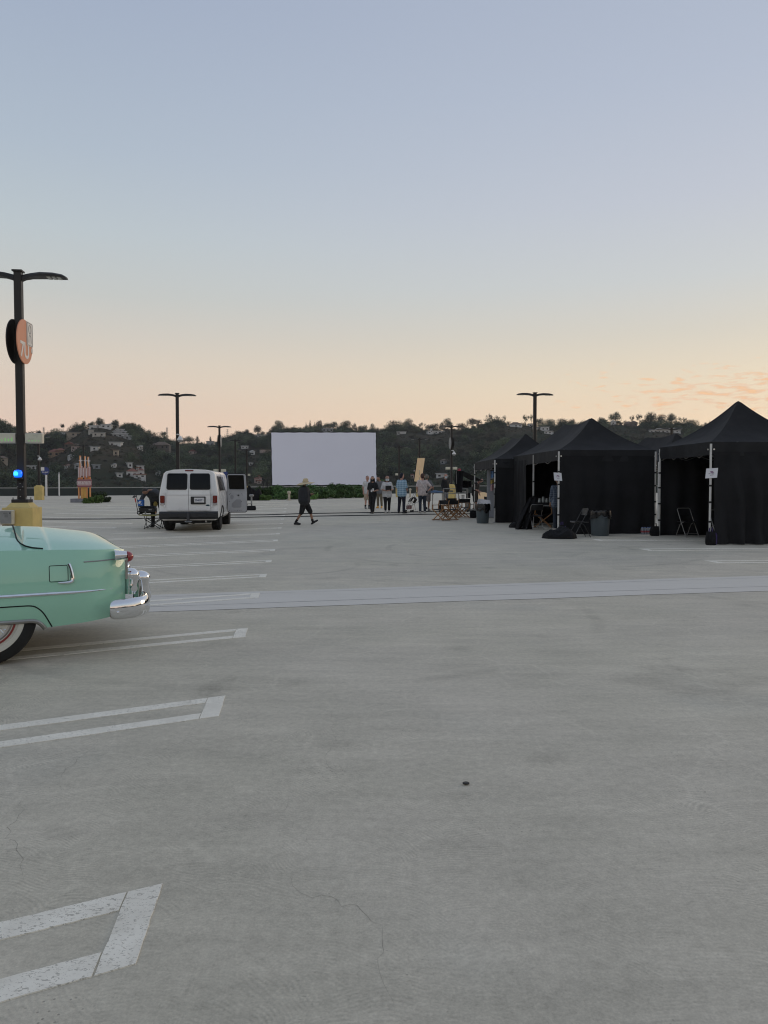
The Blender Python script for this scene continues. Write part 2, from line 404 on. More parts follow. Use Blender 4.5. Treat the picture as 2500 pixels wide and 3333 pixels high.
st = q.noise(1.4, 5, .65, mp.outputs[0])
col = q.mix(q.rng(st, .3, .7), (.60, .572, .515, 1), (.635, .607, .55, 1))
col = q.mix(q.rng(q.noise(9, 4, .7, Pn), .6, .72, 0, .2), col, (.3, .3, .3, 1)); q.l(col, q.b.inputs['Base Color']); q.b.inputs['Roughness'].default_value = .8
q.bump(q.noise(30, 3, .6, Pn), .2, .004)
b = MB(); A = []; B = []
for i in range(91):
    x = -30 + i * .8
    A.append((x, 9.553 + .2195 * x + .03 * noise.noise((x * .7, 1, 0)))); B.append((x, 11.15 + .2615 * x + .04 * noise.noise((x * .6, 9, 0))))
rowsS = [[(a[0], a[1] + (c_[1] - a[1]) * j / 10, 0) for a, c_ in zip(A, B)] for j in range(11)]
b.grid([[(x, y, zg(x, y) + .004) for x, y, _ in r_] for r_ in rowsS])
b.obj('repair_strip', q.m, deck, False, fix=False)
# seam lines running in the strip
dark = mat('crack dirt', (.24, .23, .20), .95, var=.3)
for k, (f, nm) in enumerate(((.26, 'seam'), (.84, 'seam'))):
    b = MB(); A2 = []; B2 = []
    for i, (p, q2) in enumerate(zip(A, B)):
        y = p[1] + (q2[1] - p[1]) * f + .015 * noise.noise((p[0] * 1.3, k * 7, 3)); w = .008 + .008 * (noise.noise((p[0] * 2.1, k * 5, 8)) + .3)
        A2.append((p[0], y)); B2.append((p[0], y + max(.002, w)))
    ribbon(b, A2, B2, dz=.0065, skirt=False); b.obj(nm, mat('seam dirt', (.23, .23, .235), .9, var=.3), deck, False, fix=False)
# ------------------------------------------------------------------ painted stall hairpins
def paint():
    q = NT('worn white road paint'); Pn = q.pos()
    c2 = q.noise(2.5, 5, .65, Pn); mp = q.n('ShaderNodeMapping'); q.l(Pn, mp.inputs[0]); mp.inputs['Rotation'].default_value = (0, 0, R(-30)); mp.inputs['Scale'].default_value = (1, 1.7, 1)
    dash = q.rng(q.noise(58, 4, .62, mp.outputs[0], 1.2), .57, .61); big = q.rng(q.noise(11, 5, .75, Pn, .6), .62, .68)
    wear = q.math('MAXIMUM', q.math('MULTIPLY', dash, q.rng(c2, .36, .56)), big)
    base = q.mix(q.rng(q.noise(5, 4, .6, Pn), .3, .7), (.74, .70, .60, 1), (.88, .84, .73, 1))
    q.l(q.mix(q.math('MULTIPLY', wear, .72), base, (.33, .315, .27, 1)), q.b.inputs['Base Color']); q.b.inputs['Roughness'].default_value = .75
    q.bump(q.math('SUBTRACT', 1.0, wear), .5, .003)
    return q.m
pm_ = paint()
def seg(p, d, n):
    "points along p..p+d; close to the camera the painted edge is ragged"
    l = math.hypot(d[0], d[1]); nx_, ny_ = -d[1] / l, d[0] / l
    if p[1] < 12: n = max(n, int(l / .03))
    out = []
    for i in range(n + 1):
        x, y = p[0] + d[0] * i / n, p[1] + d[1] * i / n
        j = (.0035 * noise.noise((x * 23, y * 23, 1)) + .003 * noise.noise((x * 5, y * 5, 4))) if p[1] < 12 else 0
        out.append((x + nx_ * j, y + ny_ * j))
    return out
def hairpin(corner, sd, ln, wid=.485, lw=.122, cl=.125, ad=AI, flip=1, dz=.004):
    "corner: far tip of the cap; sd: unit along the stall away from the cap; ad: along the aisle"
    b = MB(); c = Vector(corner[:2]).to_3d(); sd = Vector(sd).to_3d(); w = -ad * wid * flip; u = -ad * lw * flip
    k = max(6, int(ln / .5))
    p0 = c; cap0 = c + sd * cl
    ribbon(b, seg(c, w, 3), seg(cap0, w, 3), dz=dz)
    s = cap0 + sd * .006
    v = sd * (ln - cl)
    ribbon(b, seg(s, v, k), seg(s + u, v, k), dz=dz); ribbon(b, seg(s + w - u, v, k), seg(s + w, v, k), dz=dz)
    return b.obj('parking_line', pm_, deck, False, fix=False)
sdL = (-math.sin(R(62)), -math.cos(R(62)))
for k in range(0, 19):
    if k == 17: continue
    y = 2.83 + 2.563 * k; x = -.83 - (y - 2.83) * .1137
    hairpin((x, y), sdL, 5.4, dz=.0075 if k == 3 else .004)
# next row of stalls, leaning the other way
sdB = (-.966, .26)
g1 = G(371, 1720)
for j in range(-3, 8):
    c = g1.to_2d().to_3d() + AI * 2.59 * j
    hairpin((c.x, c.y), sdB, 5.2, flip=-1, wid=.42)
# stalls on the right
for c, ln in (((6.47, 15.5), 6), ((6.08, 18.29), 6), ((5.66, 20.9), 5), ((6.75, 12.95), 0)):
    if ln: hairpin(c, (.9986, .052), ln, wid=.52, lw=.11, cl=.15)
for j in range(4, 10):
    c = Vector((6.47, 15.5, 0)) + AI * 2.62 * j; hairpin((c.x, c.y), (.9986, .052), 5.2)
# cross-aisle edge lines far off
for (a, bb) in (((0, 1646.5), (430, 1647)), ((1010, 1640), (1330, 1637.5)), ((560, 1641), (700, 1640))):
    g0, g2 = G(*a), G(*bb); b = MB(); d = g2 - g0
    ribbon(b, seg(g0, d, 12), seg(g0 + AI * .16, d, 12)); b.obj('parking_line', pm_, deck, False, fix=False)
# ------------------------------------------------------------------ cracks
def crack(pts, w0=.002, seed=0):
    P = [G(*p) for p in pts]; rnd = random.Random(seed); L_ = []; R_ = []
    path = []
    for a, b2 in zip(P, P[1:]):
        n = max(2, int((b2 - a).length / .045))
        for i in range(n):
            t = i / n; p = a.lerp(b2, t); d = (b2 - a).normalized(); nrm = Vector((-d.y, d.x, 0))
            path.append((p + nrm * rnd.uniform(-1, 1) * .022, nrm))
    path.append((P[-1], path[-1][1]))
    b = MB()
    for i, (p, nrm) in enumerate(path):
        w = .21 * w0 * (.25 + 1.3 * abs(noise.noise((i * .23, seed * 3.1, 0)))) * min(1, i / 3, (len(path) - 1 - i) / 3 + .05)
        L_.append(p - nrm * w); R_.append(p + nrm * w)
    ribbon(b, L_, R_, dz=.0015, skirt=False); return b.obj('crack', dark, deck, False, fix=False)
c7 = lambda x, y: (800 + x * .5425, 2200 + y * .5425); c6 = lambda x, y: (x * .5121, 2200 + y * .5121)
crack([c7(*p) for p in ((720, 0), (745, 60), (760, 80))], .003, 1)
crack([c7(*p) for p in ((480, 170), (525, 290), (530, 370), (510, 400), (515, 450), (485, 510), (530, 590), (480, 620))], .003, 2)
crack([c7(*p) for p in ((250, 690), (262, 750), (212, 835), (270, 880), (340, 960), (385, 1030), (378, 1075))], .0035, 3)
crack([c7(*p) for p in ((245, 1150), (300, 1250), (400, 1330), (500, 1335), (575, 1375), (680, 1372), (760, 1440), (790, 1500), (795, 1620), (815, 1700), (820, 1860), (855, 1960), (858, 2050))], .0035, 4)
crack([c6(*p) for p in ((700, 275), (650, 360), (585, 440), (575, 480), (500, 530), (425, 610), (350, 680))], .003, 5)
crack([c6(*p) for p in ((190, 700), (150, 760), (150, 850), (55, 960), (48, 1030), (95, 1075), (150, 1200), (125, 1300), (120, 1370))], .0035, 6)
crack([(2170, 2340), (2190, 2352), (2210, 2362)], .003, 7)
crack([(1105, 3215), (1130, 3228)], .004, 8)
# a flattened bottle cap lying on the deck
g = G(1517, 2554); b = MB()
b.loft([[(math.cos(a) * r_ * (1 + .06 * math.sin(9 * a)), math.sin(a) * r_ * .8, z) for a in [2 * math.pi * i / 36 for i in range(36)]] for r_, z in ((.016, .001), (.018, .004), (.014, .008), (.011, .007))])
o = b.obj('flattened_cap', mat('rusty black metal', (.03, .028, .026), .6, .3), None); o.location = g + Vector((0, 0, .004))
tag(o, 'small dark flattened bottle cap lying alone on the open concrete', 'bottle cap')
# ------------------------------------------------------------------ parapet at the far edge
pw = thing('parapet_wall', 'long dark green parapet wall with pale coping along the far deck edge', 'wall')
pmat = mat('dark green wall', (.035, .045, .04), .8, var=.15, scale=.6, bump=.1); cpm = mat('pale coping', (.42, .41, .38), .7)
xs2 = list(range(-98, 99, 7))
for x0, x1 in zip(xs2, xs2[1:]):
    p0 = gp(x0, fence_y(x0)); p1 = gp(x1, fence_y(x1)); d = (p1 - p0).normalized(); p1 = p1 - d * .03; nn = Vector((-d.y, d.x, 0)) * .12
    h = 1.02; b = MB()
    b.hexa([p0 - nn, p1 - nn, p1 + nn, p0 + nn] + [p + Vector((0, 0, h)) for p in (p0 - nn, p1 - nn, p1 + nn, p0 + nn)]); b.obj('wall_panel', pmat, pw, False)
    nn = nn * 1.5; b = MB(); lo, hi = Vector((0, 0, h + .002)), Vector((0, 0, h + .10))
    b.hexa([p + lo for p in (p0 - nn, p1 - nn, p1 + nn, p0 + nn)] + [p + hi for p in (p0 - nn, p1 - nn, p1 + nn, p0 + nn)]); b.obj('coping', cpm, pw, False)
# ================================================================== hills
RIDGE = [(-700, 1400), (-300, 1380), (0, 1372), (30, 1390), (60, 1403), (100, 1412), (150, 1417), (180, 1404), (220, 1390), (260, 1378), (300, 1368), (330, 1364), (360, 1370), (400, 1378), (430, 1382), (460, 1396), (490, 1411), (520, 1418),
         (560, 1425), (600, 1430), (640, 1428), (680, 1428), (720, 1424), (740, 1414), (780, 1407), (820, 1402), (850, 1397), (900, 1387), (950, 1386), (1000, 1383), (1050, 1382), (1100, 1386), (1150, 1390), (1200, 1394), (1220, 1393), (1270, 1388),
         (1300, 1384), (1330, 1381), (1370, 1388), (1400, 1390), (1430, 1388), (1460, 1380), (1500, 1383), (1530, 1376), (1560, 1369), (1600, 1362), (1640, 1364), (1700, 1368), (1760, 1369), (1800, 1373), (1850, 1375), (1930, 1378), (1960, 1368),
         (2000, 1360), (2050, 1365), (2100, 1365), (2150, 1365), (2200, 1366), (2250, 1374), (2280, 1384), (2330, 1383), (2500, 1388), (2900, 1400), (3400, 1390)]
RAD = [(-700, 700), (0, 600), (100, 760), (160, 820), (300, 640), (450, 660), (600, 930), (700, 930), (800, 840), (1000, 800), (1300, 760), (1600, 720), (2000, 760), (3400, 760)]
def lerp(T, x):
    if x <= T[0][0]: return T[0][1]
    for (a, p), (b_, q_) in zip(T, T[1:]):
        if x <= b_: return p + (q_ - p) * (x - a) / (b_ - a)
    return T[-1][1]
def sst_l(T, x): return lerp(T, x)
def hill(az, r):
    "terrain height at azimuth az (0 = straight ahead, + right) and distance r"
    if abs(az) < R(38):
        px = 1250 + F * math.tan(az)
        top = sum(lerp(RIDGE, px + o) for o in (-14, -5, 5, 14)) / 4 + 19; rr = lerp(RAD, px)
        zr = EYE + rr * math.cos(az) * (1575 - top) / F
    else:
        u = math.degrees(az); rr = 760; zr = 40 + 16 * math.sin(u * .11) + 10 * math.sin(u * .31)
        e = lerp(RIDGE, 1250 + F * math.tan(R(38) * (1 if az > 0 else -1))) + 19
        ze = EYE + 760 * math.cos(R(38)) * (1575 - e) / F; k = sst(38, 60, abs(u)); zr = ze * (1 - k) + zr * k
        if abs(u) > 38: rr = 760
    zb = -13.6; r0 = 390
    if r <= r0: return zb
    t = (r - r0) / (rr - r0); x, y = math.sin(az) * r, math.cos(az) * r
    g = noise.noise((x * .009, y * .009, 3)) * 13 + noise.noise((x * .024, y * .024, 8)) * 5
    if t <= 1: return zb + (zr - zb) * (t ** .92) + g * math.sin(math.pi * t) * (1 - .3 * t)
    return zr - (r - rr) * .22 + g * .4 * min(1, (r - rr) / 100)
azs = [R(-38 + .3 * i) for i in range(254)] + [R(38.2 + (283.6) * i / 72) for i in range(1, 73)]
azs = sorted(set(azs)); rs = [30, 150, 300, 390] + [390 + 11 * i for i in range(1, 76)]
P = [[(math.sin(a) * r, math.cos(a) * r, hill(a if a < math.pi else a - 2 * math.pi, r) ) for r in rs] for a in azs]
P.append(P[0])
q = NT('dry chaparral slope'); Pn = q.pos()
a1 = q.noise(.012, 5, .6, Pn); a2 = q.noise(.09, 5, .7, Pn)
c = q.mix(q.rng(a1, .40, .62), (.026, .034, .021, 1), (.070, .056, .038, 1)); c = q.mix(q.rng(a2, .4, .65), c, (.036, .038, .024, 1))
q.l(c, q.b.inputs['Base Color']); q.b.inputs['Roughness'].default_value = 1; q.b.inputs['Specular IOR Level'].default_value = .05; q.bump(a2, .6, 1.5)
b = MB(); b.grid(P); tag(b.obj('hills', q.m, None, True, 180), kind='structure')
def T(px, py):
    "where the line of sight through a pixel meets the hillside"
    r = ray(px, py); h = math.hypot(r[0], r[1]); az = math.atan2(r[0], r[1]); d = 391
    while d < 1150:
        if EYE + r[2] / h * d <= hill(az, d): break
        d += 3
    return Vector((math.sin(az) * d, math.cos(az) * d, hill(az, d)))
# ------------------------------------------------------------------ foliage
def leaf_mat(name, c1, c2, c3=None):
    q = NT(name); oi = q.n('ShaderNodeObjectInfo').outputs['Random']
    gi = q.n('ShaderNodeNewGeometry').outputs['Random Per Island']
    c = q.mix(gi, c1 + (1,), c2 + (1,)); hs = q.n('ShaderNodeHueSaturation'); q.l(c, hs.inputs['Color'])
    q.l(q.rng(oi, 0, 1, .35, 2.2, False), hs.inputs['Value']); q.l(q.rng(oi, 0, 1, .485, .515, False), hs.inputs['Hue']); q.l(hs.outputs[0], q.b.inputs['Base Color'])
    q.b.inputs['Roughness'].default_value = .7; q.b.inputs['Specular IOR Level'].default_value = .2
    return q.m
def crown(name, blobs, n, size, seed=1, up=.3, long=1.0, shell=.45):
    "leaf quads spread through a set of ellipsoids (c, r)"
    rg = np.random.default_rng(seed); vol = np.array([r[0] * r[1] * r[2] for c, r in blobs]) ** .75; idx = rg.choice(len(blobs), n, p=vol / vol.sum())
    cs = np.array([c for c, r in blobs])[idx]; rr = np.array([r for c, r in blobs])[idx]
    d = rg.normal(size=(n, 3)); d /= np.linalg.norm(d, axis=1)[:, None]
    k = (shell + (1 - shell) * rg.random(n)) * (1 + .10 * rg.normal(size=n)); p = cs + rr * d * k[:, None]
    nrm = d + rg.normal(size=(n, 3)) * .55; nrm[:, 2] += up; nrm /= np.linalg.norm(nrm, axis=1)[:, None]
    t = np.cross(nrm, rg.normal(size=(n, 3))); t /= np.linalg.norm(t, axis=1)[:, None]; bt = np.cross(nrm, t)
    s = size * (.6 + .8 * rg.random(n))[:, None]
    v = np.concatenate([p - t * s * long, p - bt * s * .55 + nrm * s * .12, p + t * s * long, p + bt * s * .55 + nrm * s * .12], 1).reshape(-1, 3)
    me = bpy.data.meshes.new(name); me.from_pydata(v.tolist(), [], [(4 * i, 4 * i + 1, 4 * i + 2, 4 * i + 3) for i in range(n)]); me.update(); return me
KZ = {}
def lumps(seed, n, R_=(.5, .5, .4), zc=.6, r=(.16, .28)):
    g = random.Random(seed); out = []
    for i in range(n):
        a = g.uniform(0, 6.28); e = g.uniform(-.6, 1); k = g.uniform(.35, .85); c_ = math.sqrt(max(0, 1 - e * e))
        s = g.uniform(*r); out.append(((R_[0] * k * c_ * math.cos(a), R_[1] * k * c_ * math.sin(a), zc + R_[2] * k * e), (s * 1.15, s * 1.15, s * .9)))
    return out
lm_dark = leaf_mat('dark oak leaves', (.016, .027, .017), (.044, .062, .034))
lm_mid = leaf_mat('olive leaves', (.038, .052, .028), (.088, .104, .056))
lm_dry = leaf_mat('dry brush leaves', (.036, .038, .024), (.068, .064, .042))
# unit-height trees
VAR = []
for i in range(4): VAR.append(crown('crown', lumps(20 + i, 14, (.5, .5, .46), .52), 620, .036, i))
BUSH = [crown('brush', lumps(50 + i, 6, (.5, .5, .25), .3, (.2, .34)), 260, .055, 30 + i) for i in range(2)]
UMB = crown('crown', lumps(71, 10, (.62, .62, .12), .84, (.12, .22)), 620, .034, 71)
TALL = crown('crown', lumps(81, 9, (.22, .22, .42), .58, (.12, .2)), 560, .032, 81)
CON = crown('crown', [((0, 0, .16 + .084 * i), (.30 * (1 - i / 10.5), .30 * (1 - i / 10.5), .07)) for i in range(10)], 520, .034, 91, up=.1)
OPEN = crown('crown', lumps(61, 7, (.5, .5, .34), .64, (.1, .18)), 330, .034, 61)
def trunk_mesh():
    b = MB(); b.tube([(0, 0, -.06), (.01, 0, .2), (-.01, .01, .45), (0, 0, .66)], [.035, .027, .02, .008], 7)
    for a, h, e in ((.3, .3, .62), (2.4, .36, .66), (4.4, .28, .58), (5.4, .42, .72)):
        b.tube([(0, 0, h), (math.cos(a) * .13, math.sin(a) * .13, (h + e) / 2 + .03), (math.cos(a) * .3, math.sin(a) * .3, e)], [.016, .011, .004], 5)
    return b.mesh('trunk')
TRM = trunk_mesh(); bark = mat('bark', (.055, .045, .036), .95, var=.3)
# the wooded slope as one mass: points on the terrain that carry tree crowns
def scatter(name, meshes, pts, scl, m, seed, label):
    col = bpy.data.collections.new(name + ' sources')
    for i, me in enumerate(meshes):
        me.materials.clear(); me.materials.append(m); o = bpy.data.objects.new('source_' + name, me); col.objects.link(o)
    me = bpy.data.meshes.new(name); me.from_pydata(pts, [], []); at_ = me.attributes.new('size', 'FLOAT', 'POINT'); at_.data.foreach_set('value', scl)
    me.materials.append(m)
    ob = bpy.data.objects.new(name, me); C.objects.link(ob)
    ng = bpy.data.node_groups.new(name, 'GeometryNodeTree'); ng.interface.new_socket('Geometry', in_out='INPUT', socket_type='NodeSocketGeometry'); ng.interface.new_socket('Geometry', in_out='OUTPUT', socket_type='NodeSocketGeometry')
    gi = ng.nodes.new('NodeGroupInput'); go = ng.nodes.new('NodeGroupOutput'); ip = ng.nodes.new('GeometryNodeInstanceOnPoints'); ci = ng.nodes.new('GeometryNodeCollectionInfo')
    mp_ = ng.nodes.new('GeometryNodeMeshToPoints')
    ci.inputs['Collection'].default_value = col; ci.inputs['Separate Children'].default_value = True; ci.inputs['Reset Children'].default_value = True
    rv = ng.nodes.new('FunctionNodeRandomValue'); rv.data_type = 'FLOAT_VECTOR'; rv.inputs[0].default_value = (-.08, -.08, 0); rv.inputs[1].default_value = (.08, .08, 6.28); rv.inputs['Seed'].default_value = seed
    na = ng.nodes.new('GeometryNodeInputNamedAttribute'); na.data_type = 'FLOAT'; na.inputs[0].default_value = 'size'
    k = ng.links.new; k(gi.outputs[0], mp_.inputs[0]); k(mp_.outputs[0], ip.inputs['Points']); k(ci.outputs[0], ip.inputs['Instance']); ip.inputs['Pick Instance'].default_value = True
    k(rv.outputs[0], ip.inputs['Rotation']); k(na.outputs[0], ip.inputs['Scale']); k(ip.outputs[0], go.inputs[0])
    md = ob.modifiers.new('scatter', 'NODES'); md.node_group = ng
    return tag(ob, label, 'trees' if 'wood' in name else 'brush', kind='stuff')
# ------------------------------------------------------------------ houses on the slopes
HC = dict(w=(.62, .61, .58), c=(.50, .47, .41), t=(.40, .33, .25), o=(.42, .27, .17), g=(.34, .34, .33), p=(.46, .36, .32), d=(.13, .11, .09), b=(.27, .29, .31))
RC = dict(f=(.30, .30, .29), r=(.24, .10, .07), n=(.16, .12, .09), w=(.55, .55, .53), k=(.07, .07, .07))
hwin = mat('far window glass', (.02, .022, .025), .15, var=.1)
H_ = [  # px, y of foot, width, height, wall, roof, shape, label
 (10, 1507, 28, 11, 't', 'n', 'hip', 'tan low house at the left picture edge below the slope trees'),
 (182, 1487, 50, 22, 'o', 'r', 'two', 'orange-tan two-storey villa with tiled roofs, left hillside'),
 (325, 1394, 66, 12, 'w', 'w', 'step', 'long white flat-roofed house just under the left hilltop'),
 (368, 1391, 34, 15, 'c', 'w', 'tier', 'cream rounded tiered house beside the long white hilltop house'),
 (317, 1377, 46, 10, 't', 'f', 'flat', 'beige flat house topmost on the left hill'),
 (398, 1386, 14, 15, 'c', 'w', 'tier', 'small cream turret-like house at right of the left hilltop'),
 (246, 1421, 55, 14, 't', 'f', 'row', 'long tan apartment row with many windows on the left hill'),
 (236, 1398, 36, 12, 'g', 'n', 'hip', 'grey house above the tan apartment row'),
 (174, 1417, 30, 12, 'c', 'f', 'flat', 'pale house at the left foot of the hill by the conifer'),
 (206, 1420, 19, 12, 'w', 'f', 'flat', 'small white house left of the tan apartment row'),
 (321, 1421, 38, 14, 'c', 'f', 'row', 'pale multi-window house below the long white hilltop house'),
 (391, 1424, 48, 27, 'g', 'w', 'tier', 'grey stacked modern house with white roof slabs'),
 (298, 1410, 14, 11, 'c', 'f', 'flat', 'little cream box house above the pale multi-window house'),
 (374, 1453, 36, 8, 'w', 'w', 'row', 'white long low house in mid slope, left hill'),
 (414, 1432, 26, 6, 'g', 'w', 'flat', 'low pale-roofed house right below the grey stacked house'),
 (232, 1499, 18, 8, 'w', 'w', 'gab', 'small white house right below the orange-tan villa'),
 (218, 1525, 16, 14, 'w', 'r', 'two', 'white house with dark windows low on the left slope'),
 (251, 1527, 17, 13, 'g', 'f', 'hip', 'grey hip-roofed house left behind the orange theatre sign'),
 (377, 1485, 16, 20, 't', 'n', 'flat', 'tall narrow tan house in mid slope'),
 (369, 1522, 14, 14, 'w', 'f', 'two', 'small white two-storey house right of the orange theatre sign'),
 (424, 1527, 14, 19, 'w', 'f', 'flat', 'tall white narrow house above the big white terraced house'),
 (443, 1556, 60, 30, 'w', 'r', 'big', 'big white terraced house with red roof left of the van'),
 (457, 1530, 24, 13, 'w', 'f', 'flat', 'white square block right above the big terraced house'),
 (100, 1529, 33, 5, 'w', 'w', 'flat', 'white thin-roofed shed between the big lamp post and exit sign'),
 (225, 1457, 30, 11, 'd', 'r', 'gab', 'dark house with red gable, above the orange-tan villa'),
 (246, 1466, 28, 9, 'p', 'n', 'gab', 'pinkish gabled house right above the orange-tan villa'),
 (307, 1468, 24, 6, 'w', 'f', 'flat', 'white low house above the orange theatre sign'),
 (315, 1530, 22, 14, 'b', 'f', 'flat', 'blue-grey house right behind the orange theatre sign'),
 (390, 1555, 17, 5, 'w', 'w', 'flat', 'white flat roof lowest on the slope left of the van'),
 (522, 1462, 54, 14, 'd', 'n', 'hip', 'wide dark brown house left of the tall lamp behind the van'),
 (453, 1464, 14, 15, 'w', 'f', 'two', 'narrow white house left of the wide dark brown house'),
 (470, 1416, 30, 9, 't', 'n', 'hip', 'tan house on the right shoulder of the left hill'),
 (662, 1440, 34, 12, 'g', 'w', 'step', 'grey-white stepped block house near the saddle'),
 (684, 1449, 24, 13, 'g', 'f', 'flat', 'grey block house at right of the stepped block house'),
 (704, 1471, 30, 12, 'c', 'f', 'row', 'beige house with a row of windows behind the second lamp'),
 (627, 1479, 24, 10, 'p', 'r', 'gab', 'pink house with red roof in mid slope above the van'),
 (684, 1459, 28, 6, 'p', 'n', 'flat', 'low pinkish house above the beige windowed house'),
 (797, 1461, 23, 5, 'w', 'w', 'row', 'low white house just right of the third lamp arm'),
 (822, 1480, 16, 8, 'w', 'w', 'gab', 'white-roofed cottage right of the fourth lamp'),
 (816, 1518, 13, 8, 'w', 'f', 'flat', 'tiny white house with a lit window left of the screen'),
 (840, 1572, 24, 22, 'p', 'r', 'big', 'pink and white terraced house left of the screen foot'),
 (514, 1549, 16, 8, 'w', 'f', 'gab', 'small white house left above the van roof'),
 (851, 1423, 44, 8, 'c', 'f', 'row', 'long pale house at upper left of the screen'),
 (866, 1474, 34, 8, 'p', 'n', 'row', 'pink-tan long house touching the screen left edge'),
 (1067, 1405, 36, 11, 'g', 'w', 'row', 'grey-white house above the screen top, leftmost there'),
 (1104, 1402, 17, 14, 'w', 'w', 'gab', 'white gabled house above the screen top'),
 (1137, 1405, 26, 12, 'w', 'f', 'step', 'white stepped house above the screen right half'),
 (1308, 1402, 18, 8, 'w', 'w', 'gab', 'white house among trees right of the screen, upper one'),
 (1306, 1414, 30, 9, 'w', 'f', 'row', 'white windowed house right of the screen, lower one'),
 (1420, 1412, 54, 12, 'w', 'f', 'chim', 'long white house with tall chimney on the ridge right of the screen'),
 (1352, 1395, 16, 6, 'c', 'n', 'hip', 'little cream house on the ridge right of the screen'),
 (1441, 1556, 42, 8, 'w', 'w', 'row', 'white long low house above the parapet left of the black hood'),
 (1342, 1558, 12, 10, 'p', 'r', 'gab', 'small reddish house left of the cream reflector board'),
 (1440, 1512, 15, 14, 'g', 'n', 'hip', 'grey house in the slope trees by the white dome camera'),
 (1680, 1391, 38, 10, 'w', 'n', 'hip', 'white house with brown roof left of the tall right lamp'),
 (1775, 1403, 26, 13, 'w', 'f', 'flat', 'white cube house right of the tall right lamp'),
 (1727, 1388, 11, 7, 'w', 'f', 'flat', 'tiny white house close left of the tall right lamp'),
 (1742, 1401, 17, 8, 'c', 'f', 'flat', 'small cream house partly behind the tall right lamp'),
 (1784, 1413, 25, 5, 'w', 'f', 'flat', 'low white terrace below the white cube house'),
 (2165, 1408, 96, 14, 'w', 'w', 'wide', 'wide white house with broad flat roof between the tent peaks'),
 (2052, 1388, 42, 14, 'd', 'n', 'two', 'brown house under the ridge trees left of the wide white house'),
 (2085, 1378, 8, 12, 'w', 'f', 'flat', 'slim white tower house on the ridge among trees'),
 (1996, 1384, 16, 12, 'w', 'w', 'gab', 'white gabled house beside the middle tent peak')]
house_xy = []
